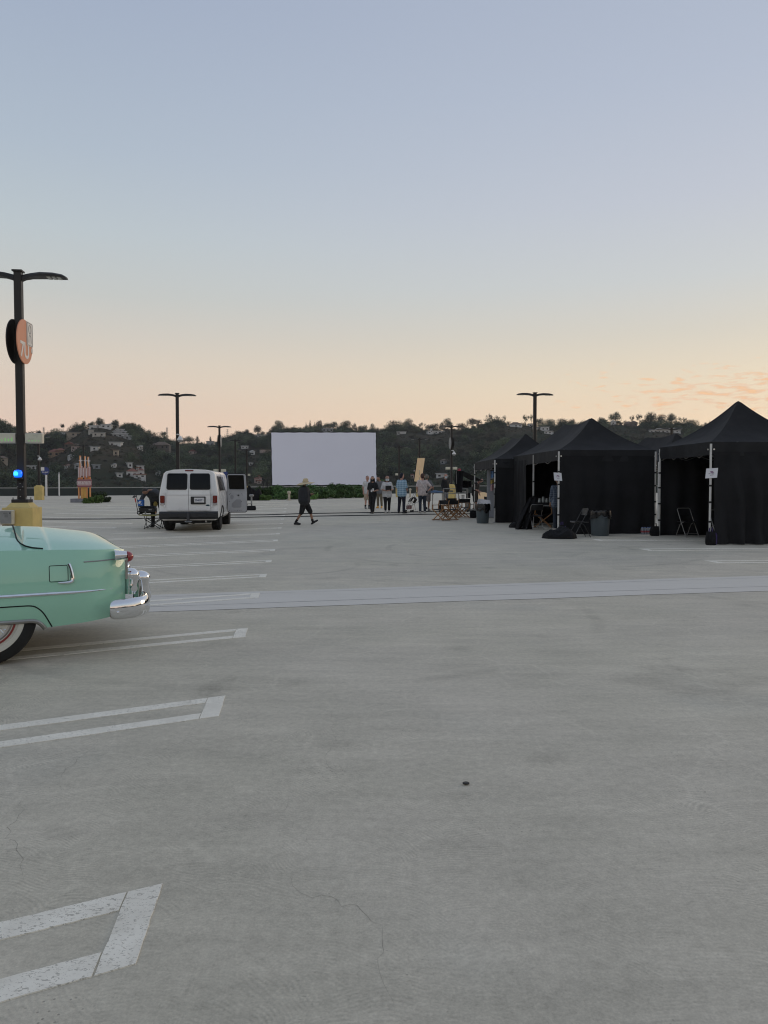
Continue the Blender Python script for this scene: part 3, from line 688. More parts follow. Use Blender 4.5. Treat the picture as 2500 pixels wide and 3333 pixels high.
def house(px, py, w, h, wc, rc, kind, label):
    p = T(px, py); d = p.y; k = d / F; W_ = w * k; h_ = max(2.6, h * k); D_ = min(12, max(6, W_ * .7)); az = math.atan2(p.x, p.y)
    house_xy.append((p.x, p.y, W_ * .55 + 3, az))
    rg = random.Random(int(px * 31 + py)); rz = -az + rg.uniform(-.3, .3)
    o = thing('hillside_house', label, 'house', p - Vector((0, 0, .3)), rz, 'houses scattered over the hillside')
    wm = mat('stucco ' + wc, HC[wc], .9, var=.1, scale=.4); rm = mat('roof ' + rc, RC[rc], .85, var=.2, scale=.5)
    def vol(x0, x1, z0, z1, y0=0, y1=None, roof='flat', nm='wall'):
        y1 = D_ if y1 is None else y1; wd, dp = x1 - x0, y1 - y0
        b = MB(); b.box(((x0 + x1) / 2, (y0 + y1) / 2, (z0 - 3 + z1) / 2) if z0 == 0 else ((x0 + x1) / 2, (y0 + y1) / 2, (z0 + z1) / 2), (wd, dp, z1 - z0 + (3 if z0 == 0 else 0))); b.obj(nm, wm, o, False)
        cx, cy = (x0 + x1) / 2, (y0 + y1) / 2; e = .5; b = MB()
        if roof == 'flat': b.box((cx, cy, z1 + .22), (wd + 2 * e, dp + 2 * e, .4))
        elif roof == 'hip':
            q_ = min(wd, dp) * .3; rl = max(0, wd / 2 - dp / 2) + .3
            b.add([(x0 - e, y0 - e, z1), (x1 + e, y0 - e, z1), (x1 + e, y1 + e, z1), (x0 - e, y1 + e, z1), (cx - rl, cy, z1 + q_), (cx + rl, cy, z1 + q_)], [(0, 1, 5, 4), (1, 2, 5), (2, 3, 4, 5), (3, 0, 4), (3, 2, 1, 0)])
        else:
            q_ = min(wd, dp) * .34
            b.add([(x0 - e, y0 - e, z1), (x1 + e, y0 - e, z1), (x1 + e, y1 + e, z1), (x0 - e, y1 + e, z1), (cx, y0 - e, z1 + q_), (cx, y1 + e, z1 + q_)] if wd < dp * 1.4 else [(x0 - e, y1 + e, z1), (x0 - e, y0 - e, z1), (x1 + e, y0 - e, z1), (x1 + e, y1 + e, z1), (x0 - e, cy, z1 + q_), (x1 + e, cy, z1 + q_)],
                  [(0, 1, 4), (1, 2, 5, 4), (2, 3, 5), (3, 0, 4, 5), (3, 2, 1, 0)] if wd < dp * 1.4 else [(0, 1, 4), (1, 2, 5, 4), (2, 3, 5), (3, 0, 4, 5), (3, 2, 1, 0)])
        b.obj('roof', rm, o, False)
        # windows on the side towards us
        fl = max(1, int((z1 - z0) / 2.7)); nw = max(1, int(wd / 3.0))
        for f in range(fl):
            for i in range(nw):
                if rg.random() < .12: continue
                ww = min(1.5, wd / nw * .4) * rg.uniform(.7, 1.1); hh = min(1.3, (z1 - z0) / fl * .38)
                xx = x0 + wd * (i + .5) / nw; zz = z0 + (z1 - z0) * (f + .52) / fl
                b = MB(); b.box((xx, y0 - .02, zz), (ww, .06, hh)); b.obj('window', hwin, o, False)
    hw = W_ / 2
    if kind in ('flat', 'hip', 'gab', 'row'): vol(-hw, hw, 0, h_, roof={'row': 'flat'}.get(kind, kind))
    elif kind == 'two': vol(-hw, hw * .45, 0, h_ * .7, roof='hip'); vol(-hw * .1, hw, 0, h_ * .95, .5, D_ * .8, 'hip')
    elif kind == 'step': vol(-hw, hw * .1, 0, h_ * .62); vol(hw * .1 + .05, hw, 0, h_)
    elif kind == 'tier':
        vol(-hw, hw, 0, h_ * .45); vol(-hw * .7, hw * .85, h_ * .45 + .45, h_ * .75, 1.2); vol(-hw * .35, hw * .6, h_ * .75 + .45, h_ * 1.0, 2.4)
    elif kind == 'big':
        vol(-hw, hw * .15, 0, h_ * .72, roof='hip'); vol(hw * .15 + .05, hw * .8, 0, h_ * .85, 1, D_, 'hip'); vol(-hw * .2, hw * 1.0, 0, h_ * .36, -3, -.02); vol(hw * .02, hw * .3, h_ * .86, h_ * 1.08, 2, 4)
    elif kind == 'chim':
        vol(-hw, hw, 0, h_ * .8); vol(-hw * .72, -hw * .5, 0, h_ * 1.45, -1, -.05, nm='chimney')
    elif kind == 'wide':
        vol(-hw, hw * .5, 0, h_ * .6); vol(hw * .55, hw, 0, h_ * .45)
        b = MB(); b.box((hw * .05, D_ * .4, h_ * .95), (hw * 1.2, D_ * 1.2, .5)); b.obj('roof', rm, o, False); vol(-hw * .3, hw * .4, h_ * .6 + .45, h_ * .92, 1)
    return o
for a in H_: house(*a)
# lamp glowing in one window of the tiny house
# ------------------------------------------------------------------ slope cover
pts = []; scl = []; pts2 = []; scl2 = []; rg = random.Random(3)
hz = np.array([(a, b_, c_) for a, b_, c_, d_ in house_xy])
def near_house(x, y, az, r):
    for hx, hy, hr, ha in house_xy:
        dx, dy = x - hx, y - hy
        if dx * dx + dy * dy < hr * hr: return True
        # keep the view of the house open
        ca, sa = math.cos(ha), math.sin(ha); u = dx * ca - dy * sa; v = dx * sa + dy * ca
        if abs(u) < hr * 1.0 and -72 < v < 0: return True
    return False
for i in range(20500):
    az = rg.uniform(R(-52), R(50)); px = 1250 + F * math.tan(az); rr = lerp(RAD, px); r = 392 + (rr + 25 - 392) * rg.random() ** .9
    if r > rr + 25: continue
    x, y = math.sin(az) * r, math.cos(az) * r
    z = hill(az, r)
    if near_house(x, y, az, r):
        if rg.random() < .55: pts2.append((x, y, z - .3)); scl2.append(rg.uniform(1.5, 3.0))
        continue
    t = (r - 390) / (rr - 390)
    scrub = sst(1230, 1330, px) * sst(1950, 1800, px) * sst(.30, .45, t) * sst(.97, .88, t)
    dry = noise.noise((x * .012, y * .012, 5))
    if rg.random() < scrub * .93 or dry > .20:
        if rg.random() < .9: pts2.append((x, y, z - .3)); scl2.append(rg.uniform(2.6, 5.5))
    else:
        s = rg.uniform(5.5, 12.5) * (1 if t < .93 else rg.uniform(.35, .6))
        pts.append((x, y, z - s * .12)); scl.append(s)
        if rg.random() < .5: pts2.append((x + rg.uniform(-5, 5), y + rg.uniform(-5, 5), z - .4)); scl2.append(rg.uniform(2.5, 5))
half = len(pts) // 2
scatter('woodland', [m.copy() for m in VAR], pts[:half], scl[:half], lm_dark, 1, 'dark evergreen woodland covering the hillside')
scatter('woodland', [m.copy() for m in VAR], pts[half:], scl[half:], lm_mid, 2, 'olive green woodland covering the hillside')
scatter('brush', [m.copy() for m in BUSH], pts2, scl2, lm_dry, 3, 'dry brown brush on the hillside')
# ------------------------------------------------------------------ trees one can tell apart on the skyline
RT = [(8, 1360, 34, 'round'), (32, 1378, 24, 'round'), (46, 1391, 14, 'round'), (130, 1402, 26, 'umbrella'), (170, 1393, 12, 'conifer'), (208, 1381, 20, 'umbrella'), (277, 1369, 14, 'round'), (329, 1357, 24, 'round'), (380, 1366, 22, 'round'),
      (420, 1374, 26, 'round'), (436, 1376, 20, 'round'), (453, 1380, 17, 'round'), (484, 1396, 22, 'round'), (537, 1406, 30, 'umbrella'), (587, 1421, 32, 'round'), (617, 1420, 28, 'round'), (645, 1418, 13, 'tall'), (687, 1418, 8, 'tall'),
      (785, 1401, 32, 'round'), (804, 1396, 16, 'round'), (839, 1383, 22, 'round'), (909, 1366, 30, 'round'), (997, 1369, 6, 'conifer'), (1010, 1363, 12, 'conifer'), (1025, 1369, 9, 'conifer'), (1039, 1365, 22, 'round'), (1062, 1376, 20, 'round'), (1086, 1373, 34, 'round'),
      (1129, 1369, 34, 'round'), (1156, 1376, 16, 'tall'), (1179, 1382, 28, 'round'), (1211, 1377, 18, 'tall'), (1285, 1364, 40, 'round'), (1329, 1361, 30, 'round'), (1374, 1373, 24, 'open'), (1406, 1378, 42, 'round'), (1455, 1359, 28, 'round'), (1437, 1370, 14, 'round'),
      (1501, 1375, 28, 'round'), (1539, 1363, 42, 'round'), (1591, 1345, 22, 'open'), (1614, 1351, 17, 'open'), (1640, 1350, 15, 'open'), (1708, 1349, 34, 'open'), (1729, 1346, 15, 'open'), (1752, 1360, 22, 'round'), (1783, 1361, 30, 'round'), (1827, 1359, 26, 'round'),
      (1859, 1362, 18, 'round'), (1957, 1356, 20, 'round'), (2001, 1342, 32, 'round'), (2056, 1351, 22, 'open'), (2078, 1346, 27, 'open'), (2114, 1343, 36, 'round'), (2150, 1347, 30, 'round'), (2182, 1346, 26, 'round'), (2207, 1356, 17, 'open'), (2224, 1357, 19, 'open'),
      (2250, 1363, 32, 'round'), (2295, 1374, 15, 'round'), (2306, 1365, 11, 'conifer'), (2480, 1372, 30, 'round')]
SEG = [(60, 'left of the big lamp post'), (190, 'right of the big lamp post'), (460, 'of the left hill'), (640, 'behind the tall lamp'), (700, 'near the second lamp'), (860, 'left of the screen'), (1225, 'above the white screen'),
       (1480, 'right of the white screen'), (1745, 'before the right lamp'), (1900, 'after the right lamp'), (2330, 'between big tent peaks'), (2600, 'at the far right edge')]
KN = dict(round='rounded', umbrella='flat-topped', conifer='pointed', tall='slim upright', open='sparse see-through')
KM = dict(round=VAR, umbrella=[UMB], conifer=[CON], tall=[TALL], open=[OPEN]); cnt = {}; tot = {}
segof = lambda x: next(s for m, s in SEG if x <= m)
for t in RT: tot[(segof(t[0]), t[3])] = tot.get((segof(t[0]), t[3]), 0) + 1
ORD = ['first', 'second', 'third', 'fourth', 'fifth', 'sixth', 'seventh', 'eighth', 'ninth', 'tenth', 'eleventh', 'twelfth']
KMM = {}
for k_, ms in KM.items():
    KMM[k_] = []
    for m_ in ms:
        m2 = m_.copy(); m2.materials.clear(); m2.materials.append(lm_mid if k_ == 'open' else lm_dark); KMM[k_].append(m2)
for k_ in ('round',):
    KMM[k_] = []
    for i in range(4):
        m2 = crown('crown', lumps(120 + i, 15, (.5, .5, .44), .55, (.17, .27)), 1700, .030, 120 + i, shell=.6); m2.materials.append(lm_dark); KMM[k_].append(m2)
for x, ty, w, kd in sorted(RT):
    az = math.atan((x - 1250) / F); rr = lerp(RAD, x) - 4; p = Vector((math.sin(az) * rr, math.cos(az) * rr, hill(az, rr)))
    top = EYE + p.y * (1575 - ty) / F; hgt = max(6, top - p.z) ; wid = w * p.y / F
    s = segof(x); key = (s, kd); cnt[key] = cnt.get(key, 0) + 1
    o_ = f'{ORD[cnt[key] - 1]} ' if tot[key] > 1 else ''
    lab = f'{o_}{KN[kd]} dark tree ' + ('from the left ' if tot[key] > 1 else '') + f'on the ridge {s}'
    o = thing({'round': 'ridge_tree', 'umbrella': 'umbrella_tree', 'conifer': 'conifer_tree', 'tall': 'upright_tree', 'open': 'sparse_tree'}[kd], lab, 'tree', p, rg.uniform(0, 6), 'trees standing on the ridge')
    us = {'round': .98, 'umbrella': 1.3, 'conifer': .62, 'tall': .62, 'open': 1.0}[kd]
    sx_ = wid / us * 1.22; hgt *= 1.14; o.location.z -= hgt * .12; o.scale = (sx_, sx_, hgt)
    c_ = put('crown', rg.choice(KMM[kd]), None, o); tr = put('trunk', TRM, bark, o); tr.scale = (.75, .75, 1)
# lattice pylons on the skyline
pyl = mat('pylon steel', (.20, .20, .20), .6, .6)
for x, ty, by, lab in ((146, 1392, 1412, 'thin lattice pylon tip beside the big lamp post'), (546, 1392, 1416, 'thin lattice pylon standing left of the tall lamp over the van'), (742, 1398, 1416, 'thin lattice pylon right behind the second lamp post')):
    az = math.atan((x - 1250) / F); rr = lerp(RAD, x) + 10; p = Vector((math.sin(az) * rr, math.cos(az) * rr, hill(az, rr) - 1)); h = EYE + p.y * (1575 - ty) / F - p.z
    o = thing('lattice_pylon', lab, 'pylon', p, 0, 'pylons on the skyline')
    b = MB(); hw = .9
    for sx_ in (-1, 1):
        for sy_ in (-1, 1): b.bar((sx_ * hw * 1.5, sy_ * hw * 1.5, 0), (sx_ * .35, sy_ * .35, h), .16)
    k_ = 8
    for i in range(k_):
        f0, f1 = i / k_, (i + 1) / k_; a0, a1 = hw * 1.5 + (.35 - hw * 1.5) * f0, hw * 1.5 + (.35 - hw * 1.5) * f1
        for sx_ in (-1, 1): b.bar((-a0 * sx_, -a0, h * f0), (a1 * sx_, -a1, h * f1), .1); b.bar((-a0, a0 * sx_, h * f0), (-a1, -a1 * sx_, h * f1), .1)
    b.obj('lattice_mast', pyl, o, False)
    for f in (.72, .86, .97):
        b = MB(); b.bar((-1.7, 0, h * f), (1.7, 0, h * f), .14); b.obj('cross_arm', pyl, o, False)
# ================================================================== lamp posts
pole_m = mat('dark bronze paint', (.022, .019, .017), .45, .2, var=.15, bump=.05)
yel = mat('yellow painted concrete', (.62, .47, .17), .7, var=.10, scale=3, bump=.15, bscale=20)
blk = mat('black plastic', (.010, .010, .011), .5, var=.1); wht = mat('white enamel', (.72, .71, .69), .45, var=.05); gry = mat('grey enamel', (.26, .26, .25), .55, var=.1)
steel = mat('galvanised steel', (.42, .42, .41), .4, .85, var=.15); chromed = mat('chrome', (.80, .81, .83), .05, 1., var=0)
lbox = mat('light box housing', (.62, .58, .47), .5, var=.06); lface = mat('dim green light panel', (.60, .58, .46), .3, var=.06, emis=(.5, .5, .3), estr=.0)
lgreen = mat('lit green digits', (.3, .6, .2), .3, var=0, emis=(.35, .95, .25), estr=.22)
cream = mat('cream enamel', (.62, .55, .40), .5, var=.08)
def luminaire():
    b = MB(); rings = []
    for x, w, h, z in ((.06, .05, .13, -.06), (.14, .055, .11, -.03), (.26, .09, .10, .0), (.45, .14, .10, .02), (.7, .15, .085, .02), (.88, .13, .07, .0), (.96, .09, .03, -.025)):
        rings.append([(x, w * cy, z + h * cz) for cy, cz in ((-1, -.5), (-.4, -.5), (.4, -.5), (1, -.5), (1, 0), (.7, .4), (.25, .52), (-.25, .52), (-.7, .4), (-1, 0))])
    b.loft(rings); return b.mesh('luminaire')
LUM = luminaire(); LUM.materials.append(pole_m)
def lens():
    b = MB()
    for x in (.62, .72, .82): b.box((x, 0, -.035), (.07, .2, .02))
    return b.mesh('lens_panel', False)
LEN = lens(); LEN.materials.append(mat('frosted lens', (.55, .55, .5), .35, var=.05))
def lamp(px, d, top, label, base=True, bw=.60, bh=1.09, boxes=None, dome=None, name='lamp_post', w=.155, discs=None):
    x = (px - 1250) / F * d; g = gp(x, d); o = thing(name, label, 'lamp post', g, ROT, 'lamp posts standing on the deck')
    ht = EYE + (1575 - top) / F * d - g.z
    if base:
        b = MB(); b.bbox((0, 0, bh / 2 - .02), (bw, bw, bh), .012); b.obj('concrete_base', yel, o)
        b = MB(); b.loft([[(sx_ * s_, sy_ * s_, z) for sx_, sy_ in ((-1, -1), (1, -1), (1, 1), (-1, 1))] for s_, z in ((bw * .40, bh - .018), (bw * .28, bh + .075))]); b.obj('base_cap', yel, o, False)
        z0 = bh + .076
        b = MB(); b.bbox((0, 0, z0 + .035), (bw * .54, bw * .54, .07), .006); b.obj('base_plate', pole_m, o)
        for sx_ in (-1, 1):
            for sy_ in (-1, 1):
                b = MB(); b.cyl((sx_ * bw * .22, sy_ * bw * .22, z0 + .07), (sx_ * bw * .22, sy_ * bw * .22, z0 + .11), .016, n=6); b.obj('anchor_bolt', steel, o)
    else: z0 = 0
    b = MB(); b.loft([[(sx_ * w / 2, sy_ * w / 2, z) for sx_, sy_ in ((-.86, -1), (.86, -1), (1, -.86), (1, .86), (.86, 1), (-.86, 1), (-1, .86), (-1, -.86))] for z in (z0, z0 + 1, ht)]); b.obj('pole', pole_m, o, False)
    b = MB(); b.box((0, 0, ht + .015), (w * 1.35, w * 1.35, .03)); b.obj('pole_cap', pole_m, o, False)
    for r_ in (0, math.pi):
        l = put('luminaire', LUM, None, o); l.location = (0, 0, ht - .07); l.rotation_euler = (0, 0, r_); e = put('lens_panel', LEN, None, l)
    if boxes:
        zt, zb, bwid = boxes; zc = EYE + (1575 - (zt + zb) / 2) / F * d - g.z; hh = (zb - zt) / F * d; bw_ = bwid / F * d
        for s_ in (-1, 1):
            cx = s_ * (w / 2 + .02 + bw_ / 2)
            b = MB(); b.bbox((cx, 0, zc), (bw_, .14, hh), .012); lb = b.obj('light_box', lbox, o)
            b = MB(); b.plate(rrect(cx, zc, bw_ * .86, hh * .78, .02), lambda u, v, t: (u, -.071 - t, v), .008); b.obj('light_panel', lface, lb, False)
            if d < 30:
                for i, hgt in enumerate(((.03, .06, .05, .07) if s_ < 0 else (.018, .02, .02, .015))):
                    b = MB(); b.box((cx - bw_ * .25 + i * .065, -.083, zc - hh * .30 + hgt / 2), (.018, .006, hgt)); b.obj('lit_bar', lgreen, lb, False)
            b = MB(); b.cyl((s_ * w * .4, 0, zc), (s_ * (w / 2 + .03), 0, zc), .025, n=8); b.obj('bracket', pole_m, o)
    if dome:
        zc = EYE + (1575 - dome) / F * d - g.z
        b = MB(); b.tube([(0, -w * .4, zc + .3), (.0, -w * .5 - .15, zc + .3), (.16, -w * .5 - .15, zc + .28)], .03, 8); cmn = b.obj('camera_arm', wht, o)
        b = MB(); b.lathe([(.03, .22), (.07, .2), (.10, .12), (.16, .05), (.16, 0)], 14, (.16, -w * .5 - .15, zc)); b.obj('camera_housing', wht, o)
        b = MB(); b.lathe([(.145, 0), (.12, -.06), (.06, -.11), (.01, -.12)], 14, (.16, -w * .5 - .15, zc - .002)); b.obj('camera_dome', mat('smoked dome', (.3, .3, .3), .15), o)
    return o, ht, g
lp, lh, lg = lamp(72, 16.0, 893, 'nearest lamp post on yellow base with orange disc sign and blue light', boxes=(1411, 1443.5, 54), w=.148)
lamp(580, 40.0, 1283, 'tall lamp post rising behind the white van roof', dome=1434)
lamp(716, 62.5, 1387, 'lamp post right of the one over the van, its pole behind the van rear corner', boxes=(1527, 1536, 16))
lamp(767, 82, 1432, 'third lamp post right of the van, smaller, seen above the open door')
lamp(804, 80, 1462, 'smallest lamp post left of the white screen', boxes=(1542, 1549, 8))
lamp(128, 61, 1420, 'lamp post on yellow base beside the blue exit sign', dome=1497)
lamp(274, 93, 1449, 'distant lamp post right behind the orange theatre sign')
lamp(1739, 40, 1281, 'tall lamp post rising between the left and middle black tents')
lamp(1469, 62, 1386, 'lamp post carrying a round disc and a white dome camera', boxes=(1520, 1528.5, 15), dome=1479)
lamp(1365, 79, 1427, 'lamp post rising behind the cream reflector board')
lamp(1299, 76, 1452, 'lamp post just right of the screen with a small green box', boxes=(1540.5, 1547.5, 9))
lamp(2183, 65, 1394, 'lamp post peeking over the tents at right, before the wide white house')
# fittings of the nearest post ---------------------------------------
def zpx(py, d): return EYE + (1575 - py) / F * d - lg.z
zc = zpx(1116, 16.0); rd = 71 / F * 16.0
org = mat('orange sign face', (.72, .30, .17), .5, var=.03); sgw = mat('white vinyl', (.80, .76, .70), .5, var=.03)
for s_, m_, nm in ((1, org, 'round_sign'), (-1, blk, 'round_sign')):
    b = MB(); b.plate(disc(0, 0, rd, 48), lambda u, v, t: (s_ * (.09 + t), u, zc + v), .02); sg = b.obj(nm, m_, lp, False)
    if s_ < 0: b = MB(); b.plate(disc(0, 0, rd * .985, 48), lambda u, v, t: (-.111 - t, u, zc + v), .004); b.obj('sign_face', org, sg, False)
    else: sgR = sg
M = face_M((.1125, .0, zc), (0, 1, 0), (0, 0, 1))
text('lettering', '7U', .44, sgw, sgR, face_M((.114, -.03, zc - .19), (0, 1, 0), (0, 0, 1)), .002)
# white picture card on the upper far edge of the disc: plain outline figure
b = MB(); b.plate(rrect(.27, .20, .36, .50, .03), lambda u, v, t: (.1125 + t, u, zc + v), .006); cd = b.obj('card', sgw, sgR, False)
dkl = mat('grey print', (.35, .33, .31), .6, var=0)
def outline(P, w, closed=True):
    b = MB(); pts = [(.121, u, zc + v) for u, v in P]
    b.tube(pts, w, 4, closed); return b.obj('printed_line', dkl, cd, False)
outline(rrect(.27, .20, .32, .46, .02), .005); outline(disc(.27, .30, .07, 18, .09), .006); outline([(.20, .02), (.21, .14), (.25, .18), (.30, .18), (.33, .14), (.34, .02)], .006, False)
b = MB(); b.plate(disc(.40, -.12, .05, 16, .06), lambda u, v, t: (.1125 + t, u, zc + v), .008); b.obj('sticker', sgw, sgR, False)
# emergency blue lamp
blue = mat('blue beacon', (.02, .15, .8), .2, var=0, emis=(.0, .10, 1.0), estr=1.6); blue2 = mat('blue beacon core', (.1, .5, 1), .2, var=0, emis=(.02, .40, 1.0), estr=2.4)
zb = zpx(1542, 15.9); b = MB(); b.lathe([(.02, -.075), (.07, -.07), (.082, -.03), (.082, .035), (.06, .07), (.015, .08)], 18, (-.02, -.16, zb)); be = b.obj('blue_beacon', blue, lp)
b = MB(); b.lathe([(.012, -.045), (.05, -.04), (.055, 0), (.045, .035), (.01, .045)], 14, (-.035, -.205, zb + .005)); b.obj('beacon_core', blue2, be)
b = MB(); b.lathe([(.09, -.035), (.095, -.01), (.085, 0)], 18, (-.02, -.16, zb - .077)); b.obj('beacon_collar', blk, lp)
b = MB(); b.box((-.02, -.11, zb - .1), (.12, .07, .03)); b.obj('beacon_bracket', blk, lp, False)
bl = bpy.data.lights.new('beacon_light', 'POINT'); bl.energy = 1.4; bl.color = (.05, .35, 1); bl.shadow_soft_size = .08
blo = bpy.data.objects.new('beacon_light', bl); C.objects.link(blo); blo.parent = lp; blo.location = (-.03, -.33, zb)
b = MB(); b.bbox((0, -.085, zb - .23), (.135, .03, .14), .006); sp_o = b.obj('speaker_plate', blk, lp)
for u, v in ((-.05, -.04), (.05, -.04), (0, .03), (0, -.10), (0, -.24)):
    b = MB(); b.cyl((u, -.10, zb - .23 + v), (u, -.106, zb - .23 + v), .009, n=8); b.obj('screw', steel, sp_o)
# call box on the front of its base
zc2 = EYE + (1575 - 1683) / F * 15.7 - lg.z
b = MB(); b.bbox((-.17, -.36, zc2), (.27, .10, .295), .015); cbx = b.obj('call_box', cream, lp)
b = MB(); b.plate(rrect(-.185, zc2, .215, .255, .012), lambda u, v, t: (u, -.411 - t, v), .005); cf = b.obj('face_plate', gry, cbx, False)
b = MB(); b.cyl((-.10, -.417, zc2 + .085), (-.10, -.424, zc2 + .085), .012, n=10); b.obj('button', blk, cf)
b = MB(); b.plate(rrect(-.19, zc2 + .085, .085, .012, .003), lambda u, v, t: (u, -.4165 - t, v), .002); b.obj('print_line', mat('dark grey print', (.1, .1, .1), .6, var=0), cf, False)
b = MB(); b.plate(rrect(-.17, zc2 + .03, .07, .06, .004), lambda u, v, t: (u, -.4165 - t, v), .002); b.obj('print_panel', mat('mid grey print', (.19, .19, .185), .6, var=0), cf, False)
b = MB(); b.box((-.17, -.325, zc2 - .165), (.22, .05, .02)); b.obj('box_bracket', gry, cbx, False)
# disc on the right-hand post
for o in [q_ for q_ in C.objects if q_.get('label') == 'lamp post carrying a round disc and a white dome camera']:
    z0 = EYE + (1575 - 1443) / F * 62 - o.location.z
    for s_, m_ in ((-1, gry), (1, blk)):
        b = MB(); b.plate(disc(0, 0, .47, 32), lambda u, v, t: (s_ * (.10 + t), u, z0 + v), .025); b.obj('round_sign', m_, o, False)
for o in [q_ for q_ in C.objects if q_.get('label', '').startswith('lamp post right of the one over')]:
    z0 = EYE + (1575 - 1435) / F * 62 - o.location.z
    for s_, m_ in ((-1, blk), (1, gry)):
        b = MB(); b.plate(disc(0, 0, .5, 32), lambda u, v, t: (s_ * (.10 + t), u, z0 + v), .025); b.obj('round_sign', m_, o, False)
# ------------------------------------------------------------------ exit sign, slim post
navy = mat('navy sign face', (.03, .05, .20), .5, var=.05)
def post_sign(px, ytop, ybot, d, label, txt, dpx):
    x = (px - 1250) / F * d; g = gp(x, d); o = thing('round_sign_post', label, 'sign', g, 0)
    z1 = EYE + (1575 - ybot) / F * d - g.z; z2 = EYE + (1575 - ytop) / F * d - g.z
    b = MB(); b.bbox((.05, 0, z1 / 2), (.2, .2, z1), .01); b.obj('post', wht, o)
    b = MB(); b.box((.05, 0, .01), (.4, .4, .02)); b.obj('foot_plate', gry, o, False)
    r_ = (z2 - z1) / 2 + .05; zc = (z1 + z2) / 2; b = MB(); b.plate(disc(0, 0, r_, 36), lambda u, v, t: (u, -.11 - t, zc + v), .03); sg = b.obj('sign_disc', navy, o, False)
    text('lettering', txt, r_ * .42, sgw, sg, face_M((0, -.146, zc - r_ * .35), (1, 0, 0), (0, 0, 1)), .003)
    b = MB(); b.plate(disc(0, zc - r_ * .78, r_ * .09, 12), lambda u, v, t: (u, -.142 - t, v), .005); b.obj('dot', sgw, sg, False)
    b = MB(); b.plate(rrect(-r_ * .62, zc + r_ * .5, r_ * .85, r_ * .85, .02), lambda u, v, t: (u, -.145 - t, v), .01); b.obj('sticker', sgw, sg, False)
    return o
post_sign(150, 1521, 1545, 100, 'blue round sign reading TO EXIT on a white post by the parapet', 'TO EXIT', 23)
post_sign(731, 1533, 1557, 95, 'blue round sign showing between the van and its open door', '2', 22)
g = gp((193 - 1250) / F * 101, 101); o = thing('slim_post', 'thin white post standing alone before the hills at left', 'post', g)
b = MB(); b.cyl((0, 0, 0), (0, 0, 2.95), .085, .08, 12); b.obj('shaft', wht, o); b = MB(); b.lathe([(.11, 0), (.12, .1), (.1, .16), (.02, .2)], 12, (0, 0, 2.951)); b.obj('cap', gry, o); b = MB(); b.cyl((0, 0, 0), (0, 0, .03), .2, n=16); b.obj('foot_plate', gry, o)
# ------------------------------------------------------------------ theatre sign in its planter
gs = G(272, 1635); kx = gs.y / F
so_ = thing('theatre_sign', 'orange drive-in theatre sign with tall letter panels and star-topped spikes', 'sign', gs, 0)
orp = mat('orange painted post', (.80, .36, .13), .5, var=.06); pnk = mat('dusty pink panel', (.52, .26, .24), .55, var=.06); mar = mat('maroon sign board', (.22, .06, .08), .55, var=.06); off = mat('off white letter', (.78, .70, .68), .5, var=.04)
sx0 = lambda px: (px - 272) * kx
sz0 = lambda py: (1635 - py) * kx
s9 = lambda x, y: (230 + x * .0904, 1480 + y * .0904)
for i, (x, t) in enumerate(((300, 830), (380, 860), (430, 800), (520, 840), (590, 850), (695, 800))):
    px, py = s9(x, t); b = MB(); b.bbox((sx0(px), .06 * (i % 2), sz0(py) / 2), (.085, .06, sz0(py)), .006); b.obj('post', orp, so_)
for i, x in enumerate((345, 515, 632)):
    px, py = s9(x, 150 + 20 * i); pz = sz0(py); b = MB(); b.bbox((sx0(px), .10, (pz + 1.2) / 2 + .2), (.10, .06, pz - 1.2), .006); b.obj('spike_post', orp, so_)
    px2, py2 = s9(x + 35, 60 + 10 * i)
    b = MB(); b.tube([(sx0(px2), .06, pz - .5), (sx0(px2), .06, sz0(py2))], [.03, .006], 6); b.obj('spike', off, so_)
    cx, cz = sx0(px2), sz0(s9(0, 210 + 8 * i)[1]); b = MB()
    b.plate([(cx + (.14 if k % 2 == 0 else .045) * math.sin(k * math.pi / 4), cz + (.22 if k % 2 == 0 else .05) * math.cos(k * math.pi / 4)) for k in range(8)], lambda u, v, t: (u, .02 - t, v), .02); b.obj('star', off, so_, False)
for i, (x0, x1, y0, y1) in enumerate(((300, 355, 455, 830), (365, 420, 460, 830), (425, 472, 405, 770), (480, 535, 465, 830), (540, 582, 415, 775), (588, 640, 480, 830), (650, 750, 435, 780))):
    a, c_ = s9(x0, y1); e, f = s9(x1, y0); X0, X1, Z0, Z1 = sx0(a), sx0(e), sz0(c_), sz0(f); yy = -.09 - .012 * (i % 2)
    b = MB(); b.bbox(((X0 + X1) / 2, yy, (Z0 + Z1) / 2), (X1 - X0 - .01, .05, Z1 - Z0), .008); pn = b.obj('letter_panel', pnk, so_)
    for xx in (X0 + .025, X1 - .035):
        b = MB(); b.box((xx, yy - .031, (Z0 + Z1) / 2), (.024, .012, (Z1 - Z0) * .94)); b.obj('letter_stroke', off, pn, False)
    if i != 2: b = MB(); b.box(((X0 + X1) / 2, yy - .031, Z1 - .03 if i % 2 == 0 else Z0 + .03), (max(.02, X1 - X0 - .11), .012, .03)); b.obj('letter_stroke', off, pn, False)
a, c_ = s9(275, 1165); e, f = s9(780, 885); X0, X1, Z0, Z1 = sx0(a), sx0(e), sz0(c_), sz0(f)
b = MB(); b.bbox(((X0 + X1) / 2, -.10, (Z0 + Z1) / 2), (X1 - X0, .10, Z1 - Z0), .01); bd = b.obj('name_board', mar, so_)
for z in (Z0 + .012, Z1 - .012): b = MB(); b.box(((X0 + X1) / 2, -.158, z), (X1 - X0, .014, .024)); b.obj('board_rim', pnk, bd, False)
